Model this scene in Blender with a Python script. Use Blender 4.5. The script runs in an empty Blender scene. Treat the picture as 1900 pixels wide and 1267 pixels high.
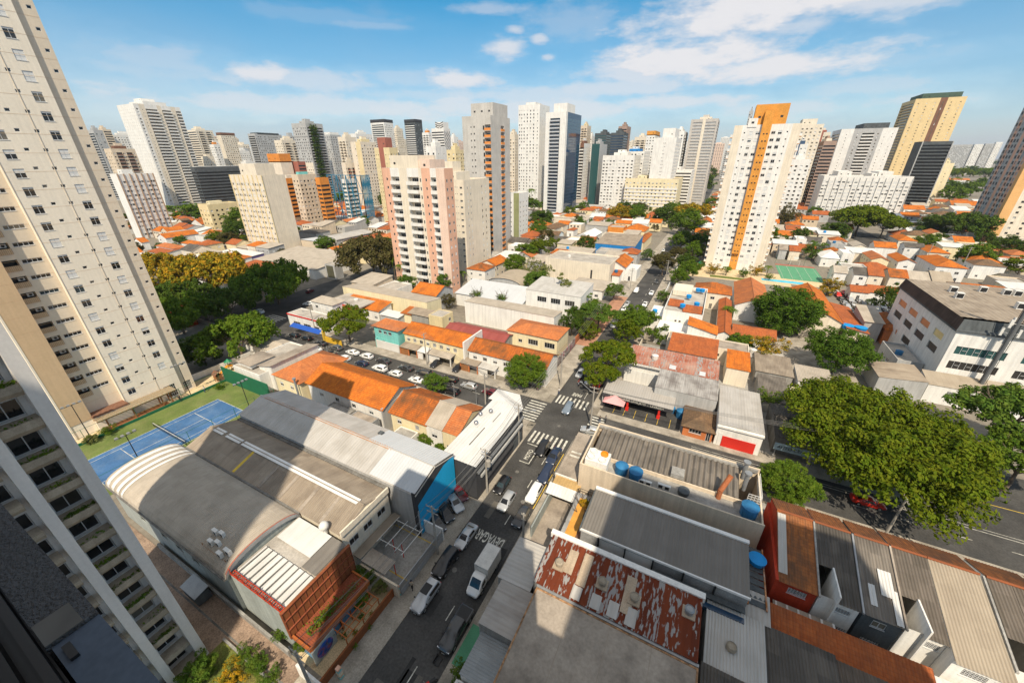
import bpy, bmesh, math, random
import numpy as np
from mathutils import Vector, Matrix
rnd = random.Random(7)
R = math.radians
S = bpy.context.scene
# ------------------------------------------------------------------ camera, sky, sun, exposure
FPX, PITCH, ROLL, CH, YAW = 708.868, 0.446729, -0.00521217, 50.3688, R(27.45)
_rz = Matrix.Rotation(YAW, 3, 'Z')
_f = _rz @ Vector((0, math.cos(PITCH), -math.sin(PITCH)))
_u0 = _rz @ Vector((0, math.sin(PITCH), math.cos(PITCH)))
_r0 = _rz @ Vector((1, 0, 0))
_r = math.cos(ROLL)*_r0 + math.sin(ROLL)*_u0
_u = -math.sin(ROLL)*_r0 + math.cos(ROLL)*_u0
CAM = Vector((0, 0, CH))
cd = bpy.data.cameras.new('camera'); cam = bpy.data.objects.new('camera', cd); S.collection.objects.link(cam)
cd.sensor_width = 36; cd.lens = FPX/1900*36; cd.clip_start = .05; cd.clip_end = 20000
cam.matrix_world = Matrix(((_r.x, _u.x, -_f.x, 0), (_r.y, _u.y, -_f.y, 0), (_r.z, _u.z, -_f.z, CH), (0, 0, 0, 1)))
S.camera = cam
S.render.resolution_x, S.render.resolution_y = 1024, 682
def ray(px, py): return _r*((px-950)/FPX) - _u*((py-633.5)/FPX) + _f
def at(px, py, z=0.0):
 d = ray(px, py); return CAM + d*((z-CH)/d.z)
def proj(p):
 d = Vector(p)-CAM; z = d.dot(_f); return (950+FPX*d.dot(_r)/z, 633.5-FPX*d.dot(_u)/z)
def fwd(p): return p[0]*_f0.x + p[1]*_f0.y
_f0 = Vector((_f.x, _f.y, 0)).normalized()
SUN_EL, SUN_AZ = R(51), Vector((.454, -.891, 0)).normalized()
S.view_settings.view_transform = 'Standard'; S.view_settings.look = 'None'; S.view_settings.exposure = 0.08; S.view_settings.gamma = 1
sl = bpy.data.lights.new('sun', 'SUN'); sl.energy = 5.0; sl.angle = R(.5); sl.color = (1, .88, .69)
so = bpy.data.objects.new('sun', sl); S.collection.objects.link(so)
sdir = Vector((SUN_AZ.x*math.cos(SUN_EL), SUN_AZ.y*math.cos(SUN_EL), math.sin(SUN_EL)))
so.rotation_euler = sdir.to_track_quat('Z', 'Y').to_euler(); so.location = sdir*300
W = bpy.data.worlds.new('World'); S.world = W; W.use_nodes = True
SKYK = .10
def build_world():
 nt = W.node_tree; N, L = nt.nodes, nt.links
 bg = N['Background']; bg.inputs['Strength'].default_value = SKYK
 sky = N.new('ShaderNodeTexSky'); sky.sky_type = 'NISHITA'; sky.sun_disc = False
 sky.sun_elevation = SUN_EL; sky.sun_rotation = math.atan2(SUN_AZ.x, SUN_AZ.y); sky.altitude = 700
 sky.air_density = 1.0; sky.dust_density = .9; sky.ozone_density = 3.0
 tc = N.new('ShaderNodeTexCoord'); sp = N.new('ShaderNodeSeparateXYZ'); L.new(tc.outputs['Generated'], sp.inputs[0])
 def M(op, a, b=None, c=None, clamp=False):
  n = N.new('ShaderNodeMath'); n.operation = op; n.use_clamp = clamp
  for i, v in enumerate((a, b, c)):
   if v is None: continue
   if isinstance(v, (int, float)): n.inputs[i].default_value = v
   else: L.new(v, n.inputs[i])
  return n.outputs[0]
 az = M('ARCTAN2', sp.outputs[0], sp.outputs[1]); el = M('ARCSINE', sp.outputs[2])
 cx = N.new('ShaderNodeCombineXYZ'); L.new(az, cx.inputs[0]); L.new(M('MULTIPLY', el, 2.6), cx.inputs[1])
 def noise(sc, det, rough=.55, off=0):
  n = N.new('ShaderNodeTexNoise'); n.inputs['Scale'].default_value = sc; n.inputs['Detail'].default_value = det; n.inputs['Roughness'].default_value = rough
  mp = N.new('ShaderNodeMapping'); mp.inputs['Location'].default_value = (off, off*.7, off*.3); L.new(cx.outputs[0], mp.inputs[0]); L.new(mp.outputs[0], n.inputs['Vector']); return n.outputs['Fac']
 n1, n2, n3 = noise(7, 8, .6), noise(22, 6, .6, 5), noise(3.2, 5, .55, 9)
 nz = M('ADD', M('MULTIPLY', M('SUBTRACT', n1, .5), 2.4), M('MULTIPLY', M('SUBTRACT', n2, .5), .9))
 def dirs(px, py):
  d = ray(px, py).normalized(); return math.atan2(d.x, d.y), math.asin(d.z)
 # px, py, half-width, half-height, density : clouds of this sky by direction
 blobs = [(1400, 18, 280, 44, 1.0), (1640, -10, 200, 40, .8), (1290, 110, 190, 34, 1.0), (1420, 128, 210, 28, .95), (1180, 135, 130, 26, .8), (1600, 165, 170, 22, .6), (1640, 115, 260, 18, .45),
 (935, 88, 36, 24, .85), (1002, 72, 17, 12, .75), (955, 56, 20, 9, .7), (1015, 107, 15, 7, .7), (910, 18, 60, 11, .5), (1060, 45, 110, 40, .42),
 (487, 138, 66, 20, .9), (300, 120, 150, 40, .55), (170, 95, 120, 45, .42), (860, 150, 80, 16, .9), (740, 148, 120, 20, .55), (1000, 178, 240, 22, .7), (600, 195, 300, 24, .75), (1250, 190, 170, 18, .8), (350, 165, 200, 26, .5), (560, 150, 190, 26, .7), (940, 205, 330, 26, .8), (1130, 165, 170, 22, .75), (1480, 200, 240, 22, .7), (240, 200, 200, 24, .6), (620, 32, 160, 16, .3), (690, 48, 80, 9, .4), (780, 178, 160, 16, .6), (1500, 45, 90, 20, .7)]
 acc = None
 for (px, py, rx, ry, k) in blobs:
  a, e = dirs(px, py); a1, e1 = dirs(px+rx, py); a2, e2 = dirs(px, py-ry)
  ra = max(abs(a1-a), .004)*1.25; re = max(abs(e2-e), .003)*1.3
  da = M('DIVIDE', M('SUBTRACT', az, a), ra); de = M('DIVIDE', M('SUBTRACT', el, e), re)
  d = M('SQRT', M('ADD', M('MULTIPLY', da, da), M('MULTIPLY', de, de)))
  m = M('MULTIPLY', M('SMOOTH_MIN', M('MULTIPLY', M('SUBTRACT', M('ADD', 1.28, nz), d), 1.15), 1.0, .3), k)
  acc = m if acc is None else M('MAXIMUM', acc, m)
 acc = M('MAXIMUM', acc, 0.0)
 low = M('MULTIPLY', M('SUBTRACT', 1.0, M('DIVIDE', el, .33), clamp=True), M('ADD', .45, M('MULTIPLY', n3, .6)))   # thin veil of cloud over the horizon
 wis = M('MULTIPLY', M('SUBTRACT', n3, .46, clamp=True), 1.5)
 cov = M('MAXIMUM', M('MAXIMUM', acc, M('MULTIPLY', low, .92)), wis); cov = M('MINIMUM', cov, .95)
 hi = M('MULTIPLY', M('MULTIPLY', M('SUBTRACT', el, .42), 3.2, clamp=True), .62)      # unseen warm cloud veil added overhead to brighten and neutralise the ambient light
 hsv = N.new('ShaderNodeHueSaturation'); hsv.inputs['Saturation'].default_value = 1.5; hsv.inputs['Hue'].default_value = .48; hsv.inputs['Value'].default_value = 1.3; L.new(sky.outputs[0], hsv.inputs['Color'])
 cc = N.new('ShaderNodeMix'); cc.data_type = 'RGBA'; cc.inputs[6].default_value = (5.0, 5.35, 6.3, 1); cc.inputs[7].default_value = (8.2, 8.0, 8.1, 1); L.new(M('MULTIPLY', acc, 1.0, clamp=True), cc.inputs[0])
 mx = N.new('ShaderNodeMix'); mx.data_type = 'RGBA'; L.new(cov, mx.inputs[0]); L.new(hsv.outputs[0], mx.inputs[6]); L.new(cc.outputs[2], mx.inputs[7])
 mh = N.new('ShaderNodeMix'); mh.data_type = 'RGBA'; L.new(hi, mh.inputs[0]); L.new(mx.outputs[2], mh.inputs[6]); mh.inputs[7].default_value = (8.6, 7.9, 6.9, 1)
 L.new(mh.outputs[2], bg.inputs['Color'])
build_world()
# ------------------------------------------------------------------ materials
MATS = {}
WW = 'white_wall'; CW = 'cream_wall'; GW = 'grey_wall'; WD = 'window_dark'; FR = 'flat_roof'; BK = 'black_metal'; LG = 'leaf_green'; LD = 'leaf_dark'; SL = 'slate_wall'; PW = 'plastic_white'; CO = 'concrete'; MR = 'metal_roof'; TR = 'tile_red'; BW = 'brown_wall'; PY = 'pale_yellow'; FB = 'fibro_brown'; OR = 'orange_rust'; OW = 'orange_wall'; MW = 'metal_white'; FD = 'fibro_dark'; WR = 'white_roof'; PT = 'paint_white'; LB = 'leaf_bright'; CB = 'cloth_black'; SM = 'small'; HF = 'half'; SD = 'slide'; LU = 'leaf_umbrella'; LR = 'leaf_brown'; R0 = 'round0'; R1 = 'round1'; L0 = 'loose0'
def nodemat(name):
 m = bpy.data.materials.new(name); m.use_nodes = True; MATS[name] = m
 nt = m.node_tree; return m, nt.nodes, nt.links, nt.nodes['Principled BSDF']
def lin(c): return tuple(((x/12.92) if x <= .04045 else ((x+.055)/1.055)**2.4) for x in c)
def mat(name, col, rough=.85, var=.12, scale=.6, streak=0.0, fine=.10, spec=.3, metal=0.0, bump=0.0, col2=None, amt2=.5, sc2=.35, bscale=25.0):
 """painted or mineral surface: broad and fine tone variation, optional rain streaks and a second stain colour"""
 m, N, L, P = nodemat(name)
 P.inputs['Roughness'].default_value = rough; P.inputs['Specular IOR Level'].default_value = spec; P.inputs['Metallic'].default_value = metal
 g = N.new('ShaderNodeNewGeometry')
 def noise(sc, det, vec=None):
  n = N.new('ShaderNodeTexNoise'); n.inputs['Scale'].default_value = sc; n.inputs['Detail'].default_value = det; L.new(vec or g.outputs['Position'], n.inputs['Vector']); return n.outputs['Fac']
 def rng(f, a, b, c, d):
  r = N.new('ShaderNodeMapRange'); L.new(f, r.inputs[0])
  for i, v in enumerate((a, b, c, d)): r.inputs[i+1].default_value = v
  return r.outputs[0]
 def mul(a, b):
  n = N.new('ShaderNodeMath'); n.operation = 'MULTIPLY'; L.new(a, n.inputs[0]); L.new(b, n.inputs[1]); return n.outputs[0]
 f = mul(rng(noise(scale, 4), .3, .7, 1-var, 1+var), rng(noise(scale*14, 3), .3, .7, 1-fine, 1+fine))
 if streak:
  mp = N.new('ShaderNodeMapping'); mp.inputs['Scale'].default_value = (2.2, 2.2, .13); L.new(g.outputs['Position'], mp.inputs[0])
  f = mul(f, rng(noise(1.0, 4, mp.outputs[0]), .35, .72, 1.03, 1-streak))
 base = None
 if col2:
  mx = N.new('ShaderNodeMix'); mx.data_type = 'RGBA'; mx.inputs[6].default_value = (*col, 1); mx.inputs[7].default_value = (*col2, 1); L.new(rng(noise(sc2, 6), .45, .68, 0, amt2), mx.inputs[0]); base = mx.outputs[2]
 v = N.new('ShaderNodeVectorMath'); v.operation = 'SCALE'
 if base: L.new(base, v.inputs[0])
 else: v.inputs[0].default_value = col
 L.new(f, v.inputs['Scale']); L.new(v.outputs[0], P.inputs['Base Color'])
 if bump:
  b = N.new('ShaderNodeBump'); b.inputs['Strength'].default_value = bump; b.inputs['Distance'].default_value = .03; L.new(noise(bscale, 3), b.inputs['Height']); L.new(b.outputs[0], P.inputs['Normal'])
 return m
def uvmat(name, kind, c1, c2, c3, rough=.85, pu=.25, pv=.36, metal=0.0, dirt=.5):
 """roof coverings: per-sheet / per-tile tone from the roof's own UVs in metres, plus lichen, dirt or rust patches"""
 m, N, L, P = nodemat(name); P.inputs['Roughness'].default_value = rough; P.inputs['Metallic'].default_value = metal; P.inputs['Specular IOR Level'].default_value = .25
 uv = N.new('ShaderNodeUVMap'); g = N.new('ShaderNodeNewGeometry')
 def mp(vec, sc):
  n = N.new('ShaderNodeMapping'); n.inputs['Scale'].default_value = sc; L.new(vec, n.inputs[0]); return n.outputs[0]
 def mix(f, a, b, blend='MIX'):
  n = N.new('ShaderNodeMix'); n.data_type = 'RGBA'; n.blend_type = blend
  if isinstance(f, float): n.inputs[0].default_value = f
  else: L.new(f, n.inputs[0])
  for i, v in ((6, a), (7, b)):
   if isinstance(v, tuple): n.inputs[i].default_value = (*v, 1)
   else: L.new(v, n.inputs[i])
  return n.outputs[2]
 def rng(f, a, b, c, d):
  r = N.new('ShaderNodeMapRange'); L.new(f, r.inputs[0])
  for i, v in enumerate((a, b, c, d)): r.inputs[i+1].default_value = v
  return r.outputs[0]
 fl = N.new('ShaderNodeVectorMath'); fl.operation = 'FLOOR'; L.new(mp(uv.outputs[0], (1/pu, 1/pv, 1)), fl.inputs[0])
 wn = N.new('ShaderNodeTexWhiteNoise'); L.new(fl.outputs[0], wn.inputs['Vector'])
 def noise(vec, sc, det=5):
  n = N.new('ShaderNodeTexNoise'); n.inputs['Scale'].default_value = sc; n.inputs['Detail'].default_value = det; L.new(vec, n.inputs['Vector']); return n.outputs['Fac']
 c = mix(rng(wn.outputs['Value'], 0, 1, 0, 1), c1, c2)
 stain = rng(noise(mp(g.outputs['Position'], (1, 1, 1)), .35, 7), .45, .7, 0, dirt); c = mix(stain, c, c3)
 stretch = noise(mp(uv.outputs[0], (2.5, .22, 1)), 1.0, 5); c = mix(rng(stretch, .45, .75, 0, dirt*.8), c, c3)
 if kind == 'tile':
  fr = N.new('ShaderNodeVectorMath'); fr.operation = 'FRACTION'; L.new(mp(uv.outputs[0], (1/pu, 1/pv, 1)), fr.inputs[0])
  s = N.new('ShaderNodeSeparateXYZ'); L.new(fr.outputs[0], s.inputs[0])
  c = mix(rng(s.outputs[1], .0, .22, .55, 0), c, c3)
  b = N.new('ShaderNodeBump'); b.inputs['Strength'].default_value = 1.0; b.inputs['Distance'].default_value = .10; L.new(s.outputs[1], b.inputs['Height']); L.new(b.outputs[0], P.inputs['Normal'])
 if kind == 'rust':
  fs = N.new('ShaderNodeVectorMath'); fs.operation = 'FLOOR'; L.new(mp(uv.outputs[0], (1/pu, .02, 1)), fs.inputs[0]); ws = N.new('ShaderNodeTexWhiteNoise'); L.new(fs.outputs[0], ws.inputs['Vector'])
  ad = N.new('ShaderNodeMath'); ad.operation = 'ADD'; L.new(noise(mp(uv.outputs[0], (3.0, .8, 1)), 1.2, 8), ad.inputs[0]); L.new(rng(ws.outputs['Value'], 0, 1, -.12, .08), ad.inputs[1])
  c = mix(rng(ad.outputs[0], .535, .58, 0, 1), c, (.30, .285, .275))
 L.new(c, P.inputs['Base Color']); return m
def simple(name, col, rough=.5, metal=0.0, spec=.5, coat=0.0):
 m, N, L, P = nodemat(name); P.inputs['Base Color'].default_value = (*col, 1); P.inputs['Roughness'].default_value = rough; P.inputs['Metallic'].default_value = metal; P.inputs['Specular IOR Level'].default_value = spec; P.inputs['Coat Weight'].default_value = coat; return m
def leafmat(name, c1, c2, c3, amt3=0.0, sc3=1.0):
 m, N, L, P = nodemat(name); P.inputs['Roughness'].default_value = .7; P.inputs['Specular IOR Level'].default_value = .06
 g = N.new('ShaderNodeNewGeometry'); n = N.new('ShaderNodeTexNoise'); n.inputs['Scale'].default_value = .9*sc3; n.inputs['Detail'].default_value = 3; L.new(g.outputs['Position'], n.inputs['Vector'])
 a = N.new('ShaderNodeMix'); a.data_type = 'RGBA'; a.inputs[6].default_value = (*c1, 1); a.inputs[7].default_value = (*c2, 1); L.new(g.outputs['Random Per Island'], a.inputs[0])
 r = N.new('ShaderNodeMapRange'); L.new(n.outputs['Fac'], r.inputs[0]); r.inputs[1].default_value = .42; r.inputs[2].default_value = .66; r.inputs[3].default_value = 0; r.inputs[4].default_value = amt3
 b = N.new('ShaderNodeMix'); b.data_type = 'RGBA'; L.new(r.outputs[0], b.inputs[0]); L.new(a.outputs[2], b.inputs[6]); b.inputs[7].default_value = (*c3, 1)
 L.new(b.outputs[2], P.inputs['Base Color'])
 t = N.new('ShaderNodeBsdfTranslucent'); L.new(b.outputs[2], t.inputs['Color']); mx = N.new('ShaderNodeMixShader'); mx.inputs[0].default_value = .28
 L.new(P.outputs[0], mx.inputs[1]); L.new(t.outputs[0], mx.inputs[2]); L.new(mx.outputs[0], N['Material Output'].inputs['Surface']); return m
mat('asphalt', (.062, .060, .058), .9, .28, .25, fine=.22, col2=(.10, .095, .088), amt2=.6, sc2=.12, bump=.25)
mat('ground', (.24, .21, .17), .95, .3, .05, fine=.2, col2=(.14, .13, .105), amt2=.7, sc2=.05)
mat('pavement', (.37, .33, .275), .95, .22, .4, fine=.2, col2=(.24, .21, .17), amt2=.7, sc2=.5, bump=.15)
mat('drive_paving', (.30, .215, .16), .95, .2, .5, fine=.3, col2=(.2, .14, .1), amt2=.5, sc2=.7, bump=.25)
mat(CO, (.37, .355, .33), .92, .16, .4, streak=.25, fine=.14, col2=(.22, .21, .195), amt2=.5, sc2=.5)
mat('concrete_dark', (.20, .19, .175), .92, .2, .4, streak=.3, fine=.15, col2=(.11, .105, .095), amt2=.6, sc2=.5)
mat('raw_concrete', (.54, .51, .47), .92, .1, .2, streak=.12, fine=.08)
mat(WW, (.80, .775, .73), .85, .06, .3, streak=.16, fine=.05)
mat(CW, (.76, .67, .54), .85, .06, .3, streak=.14, fine=.05)
mat('tower_cream', (.84, .755, .63), .85, .04, .2, streak=.06, fine=.03)
mat('tower_beige', (.70, .60, .475), .85, .04, .2, streak=.05, fine=.03)
mat('tower_tan', (.60, .43, .265), .85, .04, .2, streak=.05, fine=.03)
mat('tan_wall', (.68, .56, .42), .88, .08, .3, streak=.16, fine=.06)
mat('yellow_wall', (.74, .61, .36), .88, .08, .3, streak=.15, fine=.06)
mat(PY, (.80, .69, .45), .88, .06, .3, streak=.12, fine=.05)
mat('pink_wall', (.74, .43, .30), .88, .06, .3, streak=.1, fine=.05)
mat(GW, (.46, .455, .445), .88, .08, .3, streak=.2, fine=.06)
mat('dark_wall', (.055, .055, .06), .8, .15, .3, streak=.2)
mat(SL, (.10, .11, .115), .85, .2, .4, streak=.3)
mat('greenish_grey', (.36, .39, .37), .88, .1, .3, streak=.2)
mat('orange_brick', (.68, .30, .06), .9, .12, .5, fine=.3, bump=.2)
mat(OW, (.70, .26, .05), .88, .1, .3, streak=.15)
mat(BW, (.22, .11, .07), .88, .12, .3, streak=.2)
mat('maroon_wall', (.38, .14, .10), .88, .1, .3, streak=.2)
mat('olive_wall', (.30, .31, .15), .88, .1, .3, streak=.2)
mat('teal_wall', (.22, .60, .56), .85, .08, .3, streak=.15)
mat('blue_wall', (.02, .22, .55), .7, .1, .3, streak=.2)
mat('bright_blue', (.015, .36, .66), .5, .05, .3)
mat('red_wall', (.46, .045, .015), .7, .12, .3, streak=.2)
mat('red_paint', (.60, .03, .02), .6, .08, .4)
mat('rust_screen', (.27, .088, .03), .85, .15, .6, streak=.15, fine=.2)
mat('rust_deck', (.27, .075, .035), .85, .2, .6, fine=.25)
mat('block_wall', (.30, .30, .30), .92, .25, .8, fine=.25, bump=.4, bscale=4)
mat('stained_wall', (.48, .27, .14), .92, .2, .3, streak=.75, fine=.15)
mat('wood', (.30, .13, .05), .8, .2, .8, fine=.2)
mat('deck_wood', (.62, .30, .06), .8, .15, .8, fine=.15)
mat(FR, (.42, .385, .34), .95, .18, .25, fine=.15, col2=(.25, .22, .19), amt2=.6, sc2=.3)
mat(WR, (.78, .76, .73), .7, .07, .3, fine=.06, col2=(.5, .47, .43), amt2=.35, sc2=.35)
mat('tan_roof', (.36, .305, .25), .92, .16, .25, fine=.12, col2=(.20, .165, .135), amt2=.75, sc2=.42)
mat('grass', (.13, .16, .035), .95, .3, .5, fine=.4, col2=(.25, .20, .06), amt2=.7, sc2=.3, bump=.4)
mat('soil', (.36, .19, .09), .95, .25, .7, fine=.3)
mat('sand', (.62, .48, .29), .95, .15, .8, fine=.3)
mat('court_blue', (.055, .14, .30), .85, .16, .25, fine=.12, col2=(.14, .22, .34), amt2=.5, sc2=.4)
mat('court_green', (.13, .175, .045), .9, .18, .25, fine=.14, col2=(.20, .20, .085), amt2=.5, sc2=.3)
mat('fence_green', (.015, .13, .065), .7, .1, .5)
mat('pool_blue', (.08, .55, .72), .15, .1, .5)
mat('hard_green', (.10, .30, .17), .85, .1, .5)
mat('bark', (.16, .12, .09), .95, .3, 1.5, fine=.3)
mat('pole_concrete', (.36, .33, .29), .9, .12, 1.0, fine=.1)
mat('steel', (.35, .36, .37), .5, .1, 1.0, metal=.5)
mat('tank_blue', (.03, .17, .36), .55, .15, .8, fine=.1)
mat('bright_tank', (.01, .27, .66), .5, .08, .8)
mat('plaster_rough', (.11, .11, .115), .9, .1, 3.0, fine=.2, bump=1.0, bscale=90)
mat('sill_slate', (.085, .11, .15), .6, .12, 4.0, fine=.1)
mat(PT, (.62, .60, .53), .8, .15, 1.0, fine=.25, col2=(.2, .19, .17), amt2=.75, sc2=1.8)
mat('paint_yellow', (.62, .42, .06), .8, .15, 1.0, fine=.15)
mat('umbrella_pink', (.72, .36, .36), .8, .06, 1.0)
uvmat('tile', 'tile', (.55, .142, .017), (.66, .20, .026), (.17, .062, .026), .85, .30, .42, dirt=.5)
uvmat('tile_faded', 'tile', (.50, .15, .045), (.60, .21, .07), (.30, .12, .06), .88, .30, .42, dirt=.6)
uvmat('tile_mossy', 'tile', (.44, .112, .02), (.55, .155, .028), (.10, .065, .035), .9, .30, .42, dirt=.8)
uvmat('tile_old', 'tile', (.30, .105, .035), (.46, .165, .05), (.10, .065, .045), .9, .28, .40, dirt=.75)
uvmat('tile_brown', 'tile', (.17, .10, .06), (.25, .15, .08), (.09, .07, .05), .9, .3, .42, dirt=.6)
uvmat(TR, 'tile', (.38, .098, .03), (.48, .14, .042), (.17, .065, .035), .9, .3, .42, dirt=.5)
uvmat('fibro', 'corr', (.42, .365, .30), (.47, .41, .34), (.28, .24, .19), .93, 1.05, 1.8, dirt=.5)
uvmat(FD, 'corr', (.095, .085, .075), (.155, .135, .115), (.05, .045, .04), .95, 1.05, 1.8, dirt=.6)
uvmat(FB, 'corr', (.30, .245, .19), (.36, .30, .235), (.17, .135, .105), .95, 1.05, 1.8, dirt=.6)
uvmat('fibro_mid', 'corr', (.17, .15, .13), (.23, .20, .17), (.08, .07, .06), .95, 1.05, 1.8, dirt=.6)
uvmat('fibro_tan', 'corr', (.36, .30, .23), (.41, .345, .265), (.27, .22, .165), .93, 1.05, 1.8, dirt=.4)
uvmat(MR, 'corr', (.44, .415, .385), (.50, .475, .445), (.31, .28, .245), .55, 1.0, 30, metal=.0, dirt=.5)
uvmat('metal_new', 'corr', (.53, .545, .56), (.57, .585, .60), (.46, .46, .46), .5, 1.0, 30, metal=.0, dirt=.3)
uvmat(MW, 'corr', (.64, .63, .61), (.70, .69, .67), (.48, .45, .41), .55, 1.0, 30, dirt=.35)
uvmat('metal_grey', 'corr', (.19, .172, .152), (.22, .20, .178), (.14, .125, .11), .8, 1.0, 30, metal=.0, dirt=.4)
uvmat('rust_roof', 'rust', (.135, .028, .011), (.19, .042, .015), (.08, .023, .012), .9, .62, 30, dirt=.4)
uvmat('maroon_roof', 'corr', (.27, .065, .055), (.32, .08, .07), (.20, .06, .05), .7, 1.0, 30, dirt=.3)
m, N, L, P = nodemat('glass'); P.inputs['Roughness'].default_value = .08; P.inputs['Specular IOR Level'].default_value = .6     # panes: some with pale curtains drawn
oi = N.new('ShaderNodeObjectInfo'); cr = N.new('ShaderNodeValToRGB'); L.new(oi.outputs['Random'], cr.inputs[0]); cr.color_ramp.interpolation = 'CONSTANT'; e = cr.color_ramp.elements; e[0].color = (.012, .014, .017, 1); e[1].position = .62; e[1].color = (.045, .04, .035, 1); q = e.new(.82); q.color = (.16, .14, .11, 1); q = e.new(.93); q.color = (.03, .05, .06, 1); L.new(cr.outputs[0], P.inputs['Base Color'])
mat('recess', (.20, .19, .175), .7)
simple('glass_blue', (.02, .05, .10), .06, spec=.9)
simple('glass_green', (.03, .09, .09), .1, spec=.8)
simple(WD, (.035, .032, .03), .5, spec=.4)
simple('shutter', (.68, .68, .67), .6)
simple('alu', (.60, .60, .60), .45, metal=.2)
simple(BK, (.015, .015, .016), .5)
simple('frame_black', (.006, .006, .007), .35)
simple('tyre', (.02, .02, .02), .9)
simple('chrome', (.5, .5, .52), .25, metal=.9)
simple('lamp_red', (.45, .01, .01), .3)
simple('lamp_clear', (.75, .75, .78), .2)
simple('cable', (.17, .165, .16), .8)
simple(PW, (.72, .70, .66), .5)
simple('plastic_green', (.02, .22, .10), .5)
simple('plastic_orange', (.75, .28, .02), .5)
simple('skin', (.42, .24, .16), .6)
for n, c in dict(white=(.80, .80, .79), black=(.012, .012, .014), grey=(.16, .165, .17), silver=(.50, .51, .52), navy=(.016, .028, .065), red=(.42, .012, .015), blue=(.02, .07, .20), maroon=(.13, .012, .02), bright_red=(.62, .03, .015), dark_grey=(.06, .062, .066), blue_grey=(.22, .27, .33)).items():
 simple('car_'+n, c, .32, metal=.35 if n in ('grey', 'silver', 'dark_grey', 'blue_grey') else 0.0, coat=.6)
for n, c in dict(black=(.02, .02, .022), white=(.75, .74, .72), red=(.6, .03, .02), denim=(.05, .08, .16), beige=(.45, .36, .25), grey=(.2, .2, .2)).items(): simple('cloth_'+n, c, .9)
leafmat(LG, (.062, .135, .012), (.14, .21, .02), (.19, .22, .025), .4)
leafmat(LD, (.040, .088, .012), (.09, .145, .02), (.14, .16, .025), .45)
leafmat(LU, (.066, .118, .006), (.135, .185, .012), (.22, .205, .014), .5)
leafmat('leaf_yellow', (.12, .14, .014), (.25, .22, .022), (.60, .33, .022), .95, .8)
leafmat(LR, (.075, .075, .022), (.125, .112, .036), (.14, .09, .045), .5)
leafmat('leaf_round', (.042, .105, .010), (.105, .175, .018), (.14, .185, .025), .3)
leafmat(LB, (.06, .13, .015), (.12, .20, .03), (.2, .22, .03), .4)
leafmat('leaf_pale', (.11, .14, .03), (.20, .22, .06), (.34, .30, .14), .5)
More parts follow.
